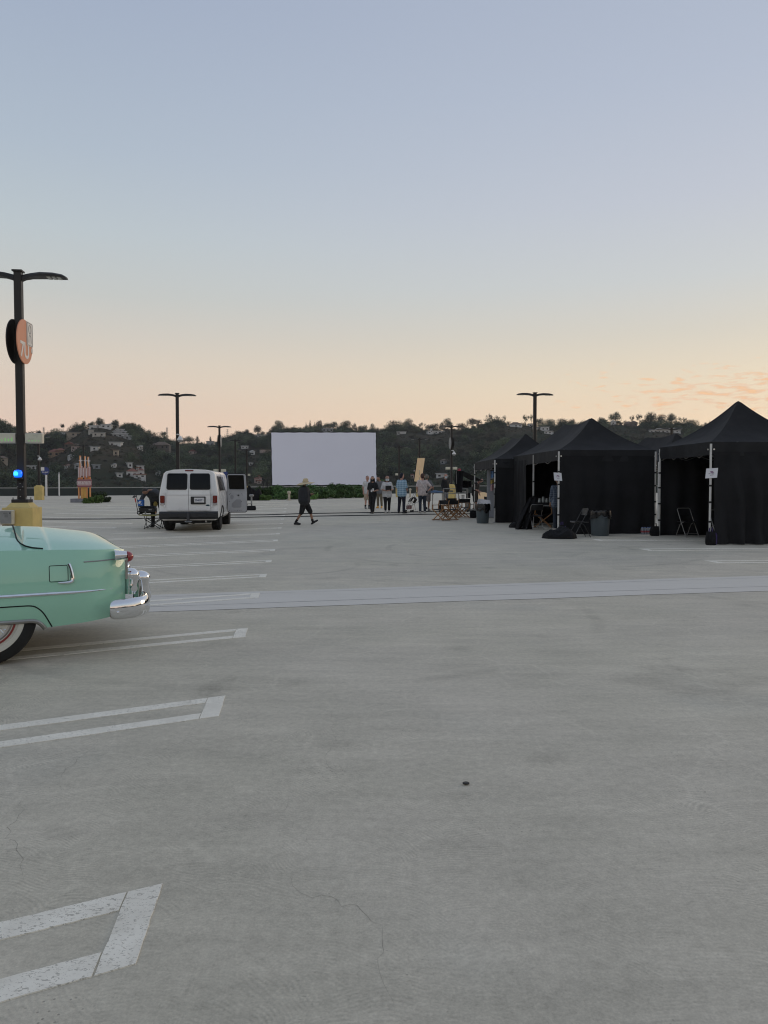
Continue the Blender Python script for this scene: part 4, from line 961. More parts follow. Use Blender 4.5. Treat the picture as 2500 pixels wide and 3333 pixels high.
b = MB(); b.box(((X0 + X1) / 2, -.154, (Z0 + Z1) / 2), (X1 - X0 - .06, .006, (Z1 - Z0) * .66)); b.obj('letter_band', mat('pale pink letter band', (.50, .30, .30), .5, var=.03), bd, False)
text('lettering', 'DRIVE-IN THEATRE', .27, off, bd, face_M(((X0 + X1) / 2, -.160, (Z0 + Z1) / 2), (1, 0, 0), (0, 0, 1)) @ Matrix.Diagonal((.40, 1, 1, 1)), .004)
for i, x in enumerate((430, 465, 530, 565)):
    px, py = s9(x, 1180); b = MB(); b.bbox((sx0(px), -.02 + .03 * (i % 2), sz0(py) / 2), (.11, .03, sz0(py)), .005); b.obj('slat', mat('yellow orange slat', (.78, .45, .12), .5, var=.08), so_)
pl = thing('planter', 'low grey planter box under the orange theatre sign', 'planter', gs - Vector((0, 0, 0)), 0)
b = MB(); x0, x1 = sx0(240), sx0(302)
for c_, d_ in ((((x0 + x1) / 2, -.5, .12), (x1 - x0, .07, .24)), (((x0 + x1) / 2, .9, .12), (x1 - x0, .07, .24)), ((x0 + .035, .2, .12), (.07, 1.32, .24)), ((x1 - .035, .2, .12), (.07, 1.32, .24))):
    b = MB(); b.bbox(c_, d_, .01); b.obj('side_panel', mat('grey planter', (.21, .21, .23), .7), pl)
b = MB(); b.grid([[(x0 + .08 + (x1 - x0 - .16) * i / 14, -.45 + 1.3 * j / 10, .19 + .05 * noise.noise((i * .7, j * .7, 2))) for i in range(15)] for j in range(11)]); b.obj('soil', mat('dark soil', (.02, .017, .014), 1), pl)
lm_hedge = leaf_mat('hedge leaves', (.020, .042, .012), (.065, .105, .035)); lm_lime = leaf_mat('fresh green leaves', (.045, .085, .018), (.10, .16, .045))
def shrub(px, py, w, h, label, m, seed, n=1500, size=.06, name='shrub', group=None, depth=None, long=1.3, up=.5):
    g = G(px, py); k = g.y / F; W_, H2 = w * k, h * k; o = thing(name, label, 'shrub', g, 0, group)
    rg_ = random.Random(seed); bl = [((0, 0, H2 * .42), (W_ * .42, (depth or W_) * .42, H2 * .40)), ((0, -(depth or W_) * .2, H2 * .2), (W_ * .48, (depth or W_) * .3, H2 * .2))]
    for i in range(9):
        a = rg_.uniform(0, 6.28); kk = rg_.uniform(.25, .85); s_ = rg_.uniform(.16, .28)
        bl.append(((W_ * .5 * kk * math.cos(a), (depth or W_) * .5 * kk * math.sin(a), H2 * rg_.uniform(.3, .78)), (W_ * s_, W_ * s_, H2 * s_ * 1.1)))
    me = crown('foliage', bl, n, size, seed, up=up, long=long); put('foliage', me, m, o)
    b = MB()
    for i in range(5):
        a = i * 1.3; b.tube([(0, 0, -.02), (.2 * W_ * math.cos(a), .2 * W_ * math.sin(a), H2 * .35), (.32 * W_ * math.cos(a), .32 * W_ * math.sin(a), H2 * .6)], [.03, .02, .008], 5)
    b.obj('stem', bark, o); return o
shrub(311, 1632, 62, 40, 'dark bushy shrub behind the mounds at the theatre sign', lm_hedge, 11, 1500, .05)
shrub(286, 1638.5, 34, 21, 'light green grassy mound nearest the grey planter', lm_lime, 12, 1300, .05, 'grass_mound')
shrub(316, 1637.5, 46, 27, 'light green grassy mound in the middle by the theatre sign', lm_lime, 13, 1500, .05, 'grass_mound')
shrub(346, 1635, 30, 18, 'small dark mound at the right end by the theatre sign', lm_hedge, 14, 1000, .05, 'grass_mound')
# ------------------------------------------------------------------ big screen and hedge
sd = 76.0; TL, TR, BR, BL = at(883, 1408, sd), at(1223, 1408, sd), at(1225.5, 1577.5, sd), at(886.5, 1579, sd)
sg_ = gp((TL.x + TR.x) / 2, sd)
so_ = thing('projection_screen', 'large blank white outdoor movie screen in a black frame', 'screen', sg_)
loc = lambda p: p - sg_
q = NT('white screen cloth'); c_ = q.noise(.35, 3, .5); q.l(q.mix(q.rng(c_, .3, .7), (.87, .86, .95, 1), (.89, .88, .97, 1)), q.b.inputs['Base Color']); q.b.inputs['Roughness'].default_value = .85; q.bump(q.noise(1.2, 3, .5), .15, .03)
b = MB(); nx, nz = 60, 30
def spt(u, v):
    p = TL.lerp(TR, u).lerp(BL.lerp(BR, u), v); e = (max(0, 1 - u / .012) + max(0, 1 - (1 - u) / .012)) * .02
    sc = .012 * math.sin(v * 60 + 1) * (1 if u > .98 else 0) + .01 * math.sin(v * 23) * (1 if u > .98 or u < .02 else 0)
    return loc(p) + Vector((sc, -.02 + .015 * noise.noise((u * 5, v * 4, 0)), .012 * math.sin(u * 50) * (1 if v < .02 or v > .98 else 0)))
b.grid([[spt(i / nx, j / nz) for i in range(nx + 1)] for j in range(nz + 1)]); b.obj('screen_cloth', q.m, so_)
fr = mat('black frame tube', (.012, .012, .013), .6, var=.1)
for a, c_ in ((TL, TR), (TR, BR), (BR, BL), (BL, TL)): b = MB(); b.bar(loc(a) + Vector((0, .12, 0)), loc(c_) + Vector((0, .12, 0)), .16, .16, (0, 1, 0)); b.obj('frame_bar', fr, so_, False)
b = MB(); b.add([loc(p) + Vector((0, .03, 0)) for p in (TL, TR, BR, BL)], [(0, 1, 2, 3)]); b.obj('back_cloth', fr, so_, False)
for u in (.04, .35, .65, .96):
    p = loc(BL.lerp(BR, u)); t_ = loc(TL.lerp(TR, u)); b = MB(); b.bar((p.x, .3, 0), (t_.x, .3, t_.z - .3), .1); b.bar((p.x, 3.2, 0), (t_.x, .32, t_.z * .7), .08); b.obj('support_leg', fr, so_, False)
hed = [(868, 1626, 70, 44), (915, 1626, 76, 46), (962, 1625, 70, 45), (1008, 1624, 70, 46), (1052, 1623, 70, 45), (1094, 1622, 66, 47), (1132, 1621, 60, 45), (1168, 1620, 56, 43), (1200, 1619, 44, 42)]
for i, (x, y, w, h) in enumerate(hed):
    shrub(x, y, w, h, f'{ORD[i]} dark green hedge shrub from the left below the white screen', lm_hedge, 100 + i, 2600, .085, 'hedge_shrub', 'hedge shrubs under the screen', 2.2, 1.6)
shrub(862, 1629, 40, 20, 'low fresh green mound at the left foot of the hedge', lm_lime, 130, 1200, .06, 'grass_mound')
shrub(1020, 1626, 34, 22, 'low fresh green mound before the hedge by the hatted man', lm_lime, 131, 1000, .06, 'grass_mound')
shrub(1241, 1612, 40, 52, 'rounded green shrub seen between the two women', lm_hedge, 132, 1800, .085)
# thin black tripod arms by the left end of the screen
g = gp(*(at(862, 1590, 74).to_2d())); o = thing('light_stand', 'thin black tripod stand left of the screen', 'stand', g); s_ = 74 / F
for dx, dx2 in ((-14, 0), (-2, 8), (10, 8)): b = MB(); b.cyl(((dx) * s_, 0, 0), (dx2 * s_, 0, EYE + (1575 - 1559) / F * 74 - g.z), .05, .04, 6); b.obj('leg', fr, o)
# ------------------------------------------------------------------ bollards
def bollard(px, py, top, label, r=.09):
    g = G(px, py); h = EYE + (1575 - top) / F * g.y - g.z; o = thing('bollard', label, 'bollard', g, 0, 'short pale bollards on the deck'); pl_ = mat('weathered pale paint', (.50, .44, .34), .7, var=.15)
    b = MB(); b.cyl((0, 0, 0), (0, 0, h - 2 * r), r * .8, r * .72, 12); b.obj('shaft', pl_, o)
    b = MB(); b.lathe([(r * .75, 0), (r * 1.15, r * .5), (r * 1.25, r * 1.1), (r, r * 1.8), (.02, r * 2.1)], 14, (0, 0, h - 2 * r + .001)); b.obj('round_cap', pl_, o)
    b = MB(); b.cyl((0, 0, 0), (0, 0, .02), r * 1.8, n=14); b.obj('foot_ring', pl_, o)
bollard(941, 1629, 1598, 'pale round-topped bollard before the hedge left of the hatted man', .11)
bollard(1320, 1618, 1590, 'left bollard of the pair beside the plaid-shirted man', .10)
bollard(1335, 1619, 1590, 'right bollard of the pair beside the plaid-shirted man', .10)
# ================================================================== black pop-up tents
def black_cloth(name, c, sheen=.0, bs=3.0, bst=.4):
    q = NT(name); n1 = q.noise(1.4, 4, .6); q.l(q.mix(q.rng(n1, .3, .7), tuple(v * .8 for v in c) + (1,), tuple(v * 1.25 for v in c) + (1,)), q.b.inputs['Base Color'])
    q.b.inputs['Roughness'].default_value = .82; q.b.inputs['Specular IOR Level'].default_value = .25
    wv = q.noise(bs, 4, .6); fi = q.noise(220, 2, .5); q.bump(q.math('ADD', wv, q.math('MULTIPLY', fi, .02)), bst, .05); return q.m
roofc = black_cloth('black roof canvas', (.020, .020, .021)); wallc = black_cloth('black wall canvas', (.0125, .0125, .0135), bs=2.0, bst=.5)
legm = mat('white tent leg', (.60, .59, .56), .45, .1, var=.08); strapm = mat('black strap', (.008, .008, .008), .7, var=.1); rivet = mat('bright eyelet', (.7, .7, .68), .3, .8, var=0)
def drape(b, p0, p1, zt, zb, amp=.05, folds=7, seed=0, sag=0., pinch=0., nx=44, nz=16, flare=0.0):
    "hanging cloth from p0 to p1 (xy), folds grow downwards"
    p0, p1 = Vector((p0[0], p0[1], 0)), Vector((p1[0], p1[1], 0)); d = (p1 - p0); L_ = d.length; d.normalize(); n = Vector((d.y, -d.x, 0)); P = []
    for j in range(nz + 1):
        v = j / nz; row = []
        for i in range(nx + 1):
            u = i / nx; f = math.sin(u * folds * 2 * math.pi + seed + 1.3 * math.sin(v * 2 + seed) + 3 * noise.noise((u * 3, v * 1.5, seed)))
            o_ = amp * f * (.25 + .75 * v) * min(1, 8 * u, 8 * (1 - u)) + .05 * noise.noise((u * 2.2, v * 2.5, seed + 4))
            x = u * L_
            if pinch: x *= 1 - pinch * math.sin(math.pi * v)
            z = zt + (zb - zt) * v - sag * math.sin(math.pi * u) * (1 - v)
            row.append(p0 + d * x + n * (o_ + flare * v) + Vector((0, 0, z)))
        P.append(row)
    b.grid(P); return b
def tent(label, fl, rz, wid, dep, bays, zeave, zpeak, walls, legs, val=.32, straps=True):
    g = gp(*fl); o = thing('popup_tent', label, 'tent', g, rz, 'black pop-up tents')
    # roof: a ridge with hipped, slightly sagging slopes
    bw = dep / bays; y0, y1 = bw / 2, dep - bw / 2; b = MB()
    for ea, eb, ra, rb in (((0, 0), (wid, 0), (wid / 2, y0), (wid / 2, y0)), ((wid, 0), (wid, dep), (wid / 2, y0), (wid / 2, y1)), ((wid, dep), (0, dep), (wid / 2, y1), (wid / 2, y1)), ((0, dep), (0, 0), (wid / 2, y1), (wid / 2, y0))):
        ea, eb, ra, rb = Vector(ea), Vector(eb), Vector(ra), Vector(rb); nu = 30 if (eb - ea).length < 4 else 50; P = []
        for j in range(25):
            m = 1 - j / 24; row = []
            for i in range(nu + 1):
                u = i / nu; p = ea.lerp(eb, u).lerp(ra.lerp(rb, u), 1 - m); h = (1 - m) * .60 + .40 * (1 - m) ** 2.3
                z = zeave + (zpeak - zeave) * h - .085 * math.sin(math.pi * m) ** .8 * math.sin(math.pi * u) ** .7 - g.z
                if bays > 1 and y0 < p.y < y1: z -= .12 * math.sin(math.pi * (p.y - y0) / (y1 - y0)) * (1 - m) ** 2
                z -= .025 * math.exp(-(m / .02) ** 2) if (ra - rb).length < .1 or abs(p.y - y0) < .12 or abs(p.y - y1) < .12 else 0
                z += .010 * noise.noise((p.x * 2.6, p.y * 2.6, fl[0])) * math.sin(math.pi * u)
                row.append((p.x, p.y, z))
            P.append(row)
        b.grid(P)
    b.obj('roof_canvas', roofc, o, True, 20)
    cor = [(0, 0), (wid, 0), (wid, dep), (0, dep)]
    for k in range(4):
        a, c_ = Vector(cor[k]), Vector(cor[(k + 1) % 4]); d = (c_ - a).normalized(); n = Vector((d.y, -d.x)); b = MB(); N_ = 40; P = []
        for j in range(5):
            row = []
            for i in range(N_ + 1):
                u = i / N_; p = a.lerp(c_, u); w = .05 * noise.noise((u * 4, j * .25, k + fl[0])) * (j / 4)
                zz = zeave - g.z - .002 - val * j / 4 - .035 * math.sin(math.pi * u) * (j / 4) - .02 * noise.noise((u * 3, 0, k)) * j / 4
                q_ = p + n * (.012 + w * .8); row.append((q_.x, q_.y, zz))
            P.append(row)
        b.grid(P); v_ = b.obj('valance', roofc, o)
        for e in (.018, .985):
            p = a.lerp(c_, e) + n * .05; b = MB(); b.cyl((p.x, p.y, zeave - g.z - val * .6), (p.x + n.x * .012, p.y + n.y * .012, zeave - g.z - val * .6), .022, n=10); b.obj('eyelet', rivet, v_)
    for (x, y, lz) in legs:
        b = MB(); b.loft([[(x + sx_ * .024, y + sy_ * .024, z) for sx_, sy_ in ((-1, -.6), (-.6, -1), (.6, -1), (1, -.6), (1, .6), (.6, 1), (-.6, 1), (-1, .6))] for z in (lz, zeave - g.z - .05)]); lg_ = b.obj('leg', legm, o, False)
        b = MB(); b.bbox((x, y, lz + .006), (.13, .13, .012), .003); b.obj('foot_plate', gry, lg_)
        if straps:
            rr = random.Random(int(x * 100 + y * 7)); z = lz + rr.uniform(.45, .6)
            while z < zeave - val - g.z - .1:
                b = MB(); b.bbox((x, y, z), (.07, .07, .045), .006); b.obj('strap', strapm, lg_); z += rr.uniform(.32, .55)
    for args in walls:
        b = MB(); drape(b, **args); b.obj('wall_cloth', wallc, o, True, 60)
    # folding truss under the eave
    for k in range(4):
        a, c_ = Vector(cor[k]), Vector(cor[(k + 1) % 4]); b = MB(); z = zeave - g.z - .12; ins = (Vector((wid / 2, dep / 2)) - (a + c_) / 2).normalized() * .07; n_ = 4
        for i in range(n_):
            p, q_ = a.lerp(c_, i / n_) + ins, a.lerp(c_, (i + 1) / n_) + ins
            b.bar((p.x, p.y, z), (q_.x, q_.y, z - .26), .02); b.bar((p.x, p.y, z - .26), (q_.x, q_.y, z), .02)
        b.obj('truss', steel, o, False)
    b = MB()
    for i in range(bays): b.cyl((wid / 2, bw * (i + .5), zeave - g.z - .3), (wid / 2, bw * (i + .5), zpeak - g.z - .06), .022, n=8)
    b.obj('peak_pole', legm, o)
    return o, g
# middle tent (two bays deep)
w2, d2 = 2.95, 5.9
t2, g2 = tent('middle black tent, two peaks, closed front wall and paper sign on its left leg', (5.22, 23.0), R(3.5), w2, d2, 2, 2.52, 3.62,
     [dict(p0=(0.03, -.02), p1=(w2 - .02, -.02), zt=2.34, zb=-.01, amp=.05, folds=5, seed=1), dict(p0=(w2, 0.02), p1=(w2, d2), zt=2.34, zb=0, amp=.04, seed=2), dict(p0=(w2, d2), p1=(0, d2), zt=2.34, zb=0, amp=.04, seed=3),
      dict(p0=(-.02, d2 * .66), p1=(-.02, d2), zt=2.34, zb=.0, amp=.07, folds=4, seed=4, nx=30)],
     [(0.0, 0.0, 0), (w2, 0.0, 0), (0.0, d2 / 2, 0.02), (0.0, d2, .05), (w2, d2, .05)])
# left tent
w1, d1 = 2.86, 5.72
t1, g1_ = tent('left black tent farthest back, closed front and open left side', (4.14, 28.75), R(.8), w1, d1, 2, 2.44, 3.48,
     [dict(p0=(-.02, -.02), p1=(w1, -.02), zt=2.26, zb=-.01, amp=.035, folds=6, seed=11), dict(p0=(w1, 0), p1=(w1, d1), zt=2.26, zb=0, amp=.04, seed=12)],
     [(0.0, 0.0, 0), (w1, 0.0, 0), (0.0, d1, .12), (w1, d1, .12)])
# right tent
w3, d3 = 3.0, 3.05
t3, g3 = tent('right black tent nearest the camera, rumpled front wall and paper sign on leg', (8.23, 19.4), R(3.5), w3, d3, 1, 2.56, 3.78,
     [dict(p0=(.06, -.03), p1=(w3, -.03), zt=2.34, zb=.02, amp=.11, folds=5, seed=21, nx=60, nz=24, flare=.10), dict(p0=(w3, 0), p1=(w3, d3), zt=2.34, zb=0, amp=.05, seed=22), dict(p0=(w3, d3), p1=(0.02, d3), zt=2.34, zb=0, amp=.06, folds=5, seed=23)],
     [(0.0, 0.0, 0), (w3, 0.0, 0), (0.0, d3, 0), (w3, d3, 0)])
# tents standing behind
tent('black tent behind with two small peaks showing over the gap between the big tents', (11.2, 31.4), R(6), 2.9, 5.8, 2, 2.45, 3.68, [dict(p0=(0, -.02), p1=(2.9, -.02), zt=2.26, zb=0, amp=.04, seed=31)], [(0, 0, 0), (2.9, 0, 0), (0, 5.8, 0), (2.9, 5.8, 0)], straps=False)
# ------------------------------------------------------------------ paper signs taped to the legs
paper = mat('white paper', (.74, .74, .77), .7, var=.03); ink1 = mat('purple ink', (.22, .09, .22), .6, var=0); ink2 = mat('dark ink', (.06, .06, .08), .6, var=0)
def paper_sign(px, py, w, h, d, label, tilt, seed):
    c_ = at(px, py, d); o = thing('paper_sign', label, 'sign', c_, 0); k = d / F; W_, H2 = w * k, h * k
    def mp_(u, v, t): return (u + tilt * v * .1, -.004 - t + .012 * math.sin(u * 9 + seed) + .01 * v, v + tilt * u * .06)
    b = MB(); b.grid([[mp_(-W_ / 2 + W_ * i / 8, -H2 / 2 + H2 * j / 8, 0) for i in range(9)] for j in range(9)]); b.obj('sheet', paper, o)
    # printed emblem: a slanted stack of strokes over a swoosh and a line of small print
    for i, (u, v, ww, hh, m_) in enumerate(((-.03, .17, .22, .05, ink1), (.0, .11, .26, .05, ink1), (.05, .05, .22, .05, ink1), (.13, -.02, .16, .045, ink2), (-.03, -.05, .34, .02, ink1), (-.22, -.05, .09, .05, ink2), (.02, -.2, .30, .055, mat('grey ink', (.2, .2, .24), .6, var=0)))):
        b = MB(); b.plate([(W_ * (u - ww / 2), H2 * v - H2 * hh / 2), (W_ * (u + ww / 2), H2 * v - H2 * hh / 2 + .004), (W_ * (u + ww / 2) + .008, H2 * v + H2 * hh / 2 + .004), (W_ * (u - ww / 2) + .008, H2 * v + H2 * hh / 2)], lambda u_, v_, t: mp_(u_, v_, t + .002), .0015); b.obj('print', m_, o, False)
    return o
paper_sign(1816, 1551.5, 26, 26, 22.93, 'white paper sign with small purple print on the middle tent leg', -1, 1)
paper_sign(2316.5, 1540, 38, 32, 19.33, 'white paper sign with small purple print on the right tent leg', 1, 2)
# ================================================================== white van
glassd = mat('dark tinted glass', (.003, .003, .004), .12, var=0, spec=.22); rub = mat('tyre rubber', (.013, .013, .013), .8, var=.15, bump=.1); vanw = mat('white van paint', (.80, .79, .77), .3, var=.04, scale=1.5, coat=.5)
bmp = mat('black bumper plastic', (.018, .018, .02), .55, var=.15); redl = mat('red lamp lens', (.16, .006, .005), .15, var=.1, scale=30, coat=.6); clr = mat('clear lamp lens', (.45, .42, .40), .2, var=.1); under = mat('under body', (.012, .012, .012), .8)
vr = thing('passenger_van', 'white passenger van seen from behind with a side door open', 'van', gp(-6.14, 24.75), ROT)
VZ = .0
def vhalf(z):   # half width at height z
    T_ = [(.36, .80), (.45, .88), (.64, .915), (1.10, .915), (1.30, .885), (1.60, .83), (1.80, .785), (1.87, .72), (1.925, .5), (1.94, .25), (1.95, 0)]
    return lerp(T_, z)
def yrear(z): return -1.02 + (.16 * max(0, (z - 1.0) / .95) ** 1.6 if z > 1.0 else 0) + .0 * z
prof = [.36, .45, .64, .85, 1.10, 1.30, 1.45, 1.60, 1.70, 1.80, 1.87, 1.925, 1.945]
def vring(y, sc=1.0, zs=1.0, ztop=None, shear=True, bot=.36):
    pts = [(vhalf(z) * sc, z) for z in prof if ztop is None or z <= ztop]
    if ztop is not None: pts.append((pts[-1][0] * .9, ztop + .01)); pts.append((pts[-1][0] * .5, ztop + .03))
    L_ = [(x, y + (yrear(z) + 1.02 if shear else 0), z * zs) for x, z in pts] + [(-x, y + (yrear(z) + 1.02 if shear else 0), z * zs) for x, z in reversed(pts)]
    return L_
b = MB(); b.loft([vring(-1.02, .93), vring(-1.0, .975), vring(-.95, .995), vring(-.85, 1.0), vring(.5), vring(2.2), vring(2.6, .995, shear=False)]); body = b.obj('body', vanw, vr, True, 30)
# cab front: windscreen slope and bonnet
b = MB(); b.loft([vring(2.602, .995, shear=False), [(x * .99, y + .25 * max(0, (1.9 - z)) , z if z < 1.2 else 1.2 + (z - 1.2) * .98) for x, y, z in vring(2.75, 1, shear=False)], [(x * .97, y + .62 * max(0, (1.95 - z)), z if z < 1.15 else 1.15 + (z - 1.15) * .8) for x, y, z in vring(2.95, 1, shear=False)]], caps=True); b.obj('cab', vanw, body, True, 30)
b = MB(); b.loft([[(sx_ * .9, y_, z) for sx_, z in ((-1, .4), (1, .4), (1, .95), (.85, zt), (-.85, zt), (-1, .95))] for y_, zt in ((3.2, 1.14), (3.75, 1.1), (3.95, .95))]); b.obj('bonnet', vanw, body, True, 30)
b = MB(); b.plate([(-.66, 1.2), (.66, 1.2), (.6, 1.72), (-.6, 1.72)], lambda u, v, t: (u, 3.45 - (v - 1.2) * .85 + t, v), .02); b.obj('windscreen', glassd, body, False)
for s_ in (-1, 1): b = MB(); b.bbox((s_ * .66, 3.96, .82), (.28, .06, .2), .02); b.obj('headlight', clr, vr)
b = MB(); b.bbox((0, 3.98, .5), (1.84, .14, .2), .04); b.obj('front_bumper', bmp, vr)
rm_ = lambda u, v, t: (u, yrear(v) - .004 - t, v)
def rear_plate(nm, x0, x1, z0, z1, r, m_, t, par, nn=5):
    # subdivide along z so that the panel follows the curved tail
    P = rrect((x0 + x1) / 2, (z0 + z1) / 2, x1 - x0, z1 - z0, r, nn); Q = []
    for i, p in enumerate(P):
        q_ = P[(i + 1) % len(P)]; k = max(1, int(abs(q_[1] - p[1]) / .08))
        for j in range(k): Q.append((p[0] + (q_[0] - p[0]) * j / k, p[1] + (q_[1] - p[1]) * j / k))
    b = MB(); b.plate(Q, rm_, t); f0 = b.f[0]
    # triangulate cap rows: replace ngon by strips
    return b.obj(nm, m_, par, False)
def rear_panel(nm, xL, xR, z0, z1, m_, t, par):
    "grid panel that follows the tail; xL,xR functions of z"
    b = MB(); n = 18; P = []; rows = [z0 + (z1 - z0) * j / n for j in range(n + 1)]
    F_ = [[rm_(xL(z) + (xR(z) - xL(z)) * i / 6, z, t) for i in range(7)] for z in rows]
    b.grid(F_)
    edge = [rm_(xL(z), z, t) for z in rows] + [rm_(xR(z), z, t) for z in reversed(rows)]; e0 = [rm_(xL(z), z, 0) for z in rows] + [rm_(xR(z), z, 0) for z in reversed(rows)]
    b.loft([e0, edge], True, False); return b.obj(nm, m_, par, True, 40)
dl = rear_panel('rear_door', lambda z: -vhalf(z) * .93 + .20 - .04 * max(0, z - 1.2), lambda z: -.012, .66, 1.83, vanw, .022, vr)
dr = rear_panel('rear_door', lambda z: .0, lambda z: vhalf(z) * .93 - .20 + .04 * max(0, z - 1.2), .66, 1.83, vanw, .022, vr)
for dd, x0, x1 in ((dl, -.665, -.055), (dr, .04, .65)):
    b = MB(); n = 14; z0, z1 = 1.315, 1.80; rows = []
    P = rrect((x0 + x1) / 2, (z0 + z1) / 2, x1 - x0, z1 - z0, .05, 5)
    def wmap(u, v, t): k = (v - z0) / (z1 - z0); return rm_(u * (1 - .035 * k), v, t + .024)
    hw = (x1 - x0) / 2; cx = (x0 + x1) / 2; G_ = []
    for j in range(n + 1):
        v = z0 + (z1 - z0) * j / n; e = min(v - z0, z1 - v); ins = .05 - math.sqrt(max(0, .05 ** 2 - (.05 - min(e, .05)) ** 2)); G_.append([wmap(cx - (hw - ins) + 2 * (hw - ins) * i / 6, v, .012) for i in range(7)])
    b.grid(G_); b.obj('window', glassd, dd, True)
    b = MB(); b.tube([wmap(u, v, .010) for u, v in P], .012, 6, True); b.obj('window_seal', blk, dd)
    b = MB(); b.box(((x0 + x1) / 2, yrear(1.14) - .030, 1.14), (abs(x1 - x0) + .09, .006, .008)); b.obj('door_crease', mat('seam grey', (.25, .25, .25), .6, var=0), dd, False)
for x in (-.735, .70):
    for z in (.80, 1.20): b = MB(); b.bbox((x + (.0 if x < 0 else 0), yrear(z) - .035, z), (.035, .03, .07), .006); b.obj('hinge', vanw, vr)
b = MB(); b.bbox((.287, yrear(.98) - .045, .975), (.45, .03, .235), .012); pr_ = b.obj('plate_recess', blk, dr)
b = MB(); b.bbox((.32, yrear(.98) - .064, .985), (.305, .008, .15), .004); pl_ = b.obj('licence_plate', mat('plate white', (.68, .67, .66), .5, var=.03), dr)
text('lettering', '25403T1', .088, mat('plate navy', (.02, .03, .10), .5, var=0), pl_, face_M((.32, yrear(.98) - .0685, .978), (1, 0, 0), (0, 0, 1)) @ Matrix.Diagonal((.86, 1, 1, 1)), .001)
b = MB(); b.plate(disc(.575, .825, .062, 24, .026), lambda u, v, t: (u, yrear(v) - .027 - t, v), .008); em = b.obj('oval_badge', mat('badge dark blue', (.01, .015, .05), .2, var=0), dr, False)
b = MB(); b.tube([(.575 + .06 * math.cos(a), yrear(.8) - .036, .825 + .0245 * math.sin(a)) for a in [2 * math.pi * i / 20 for i in range(20)]], .004, 5, True); b.obj('badge_rim', chromed, em)
for s_ in (-1, 1):
    cx = s_ * (vhalf(.98) * .95 - .075); b = MB(); b.bbox((cx, -1.02, 1.01), (.135, .08, .23), .015); tl = b.obj('tail_light', redl, vr)
    b = MB(); b.bbox((cx, -1.02, .858), (.135, .078, .062), .012); b.obj('reverse_light', clr, tl)
b = MB(); b.bbox((.0, yrear(1.89) - .0, 1.895), (.26, .04, .042), .01); b.obj('high_brake_light', redl, vr)
# bumper with step pad and hitch
b = MB(); P = []
b.loft([[(x, y, z) for y, z in ((-1.16 + .12 * abs(x) ** 3, .40), (-1.20 + .12 * abs(x) ** 3, .46), (-1.20 + .12 * abs(x) ** 3, .58), (-1.16 + .12 * abs(x) ** 3, .635), (-.98, .635), (-.98, .42))] for x in [-.885 + 1.77 * i / 20 for i in range(21)]]); rb = b.obj('rear_bumper', bmp, vr, True, 30)
for x in (-.42, .42): b = MB(); b.bbox((x, -1.2, .52), (.30, .02, .12), .008); b.obj('step_pad', mat('ribbed pad', (.03, .03, .032), .8), rb)
b = MB(); b.bbox((0, -1.21, .47), (.09, .05, .26), .01); hi_ = b.obj('tow_hitch', mat('grey hitch steel', (.06, .06, .065), .5, .5), rb)
b = MB(); b.tube([(-.1, -1.2, .33), (-.05, -1.23, .32), (.05, -1.23, .32), (.1, -1.2, .33)], .012, 6); b.obj('chain_loop', steel, hi_)
b = MB(); b.bbox((0, .9, .34), (1.3, 3.6, .14), .03); b.bbox((.25, -.55, .33), (.5, .5, .14), .05); b.obj('chassis', under, vr)
b = MB(); b.cyl((-.75, 0, .34), (.75, 0, .34), .06, n=10); b.sph((0, 0, .34), .14); b.obj('rear_axle', under, vr)
b = MB(); b.tube([(.35, -.4, .36), (.5, -.9, .33), (.52, -1.05, .32)], .03, 8); b.obj('exhaust_pipe', steel, vr)
def vwheel(x, y):
    s_ = 1 if x > 0 else -1; b = MB(); b.lathe([(.20, -.14), (.31, -.14), (.345, -.12), (.355, -.08), (.355, .08), (.345, .12), (.31, .14), (.20, .14)], 28, (x, y, .355), (1, 0, 0)); w_ = b.obj('wheel', rub, vr, True, 30)
    for i in range(5): b = MB(); b.tube([(x - .09 + .045 * i, y + .357 * math.cos(a), .355 + .357 * math.sin(a)) for a in [2 * math.pi * k / 32 for k in range(32)]], .006, 4, True); b.obj('tread_rib', under, w_)
    b = MB(); b.lathe([(.02, .10), (.12, .10), (.19, .13), (.20, .135)], 18, (x, y, .355), (s_, 0, 0)); b.obj('rim', steel, w_)
for x in (-.74, .74):
    for y in (0, 3.25): vwheel(x, y)
# dark wheel arches and side glass
sm = lambda u, v, t: (vhalf(v) + .003 + t, u, v)
for (y0, y1) in ((-.55, .35), (.5, 1.2)):
    b = MB(); n = 8; z0, z1 = 1.28, 1.72; b.grid([[sm(y0 + (y1 - y0) * i / 4 + (.12 * (v - 1.28) if i < 2 and y0 < 0 else 0), v, .004) for i in range(5)] for v in [z0 + (z1 - z0) * j / n for j in range(n + 1)]]); b.obj('side_window', mat('side glass', (.09, .09, .095), .1, var=0), vr)
    b = MB(); b.tube([sm(u, v, .004) for u, v in ((y0, z0), (y1, z0), (y1, z1), (y0 + .06, z1))], .01, 5, True); b.obj('window_seal', blk, vr)
for y in (0, 3.25):
    b = MB(); b.tube([(vhalf(max(.4, .36 + .42 * math.sin(a))) + .004, y + .46 * math.cos(a), .36 + .42 * math.sin(a)) for a in [math.pi * i / 14 for i in range(15)]], .022, 6); b.obj('wheel_arch', under, vr)
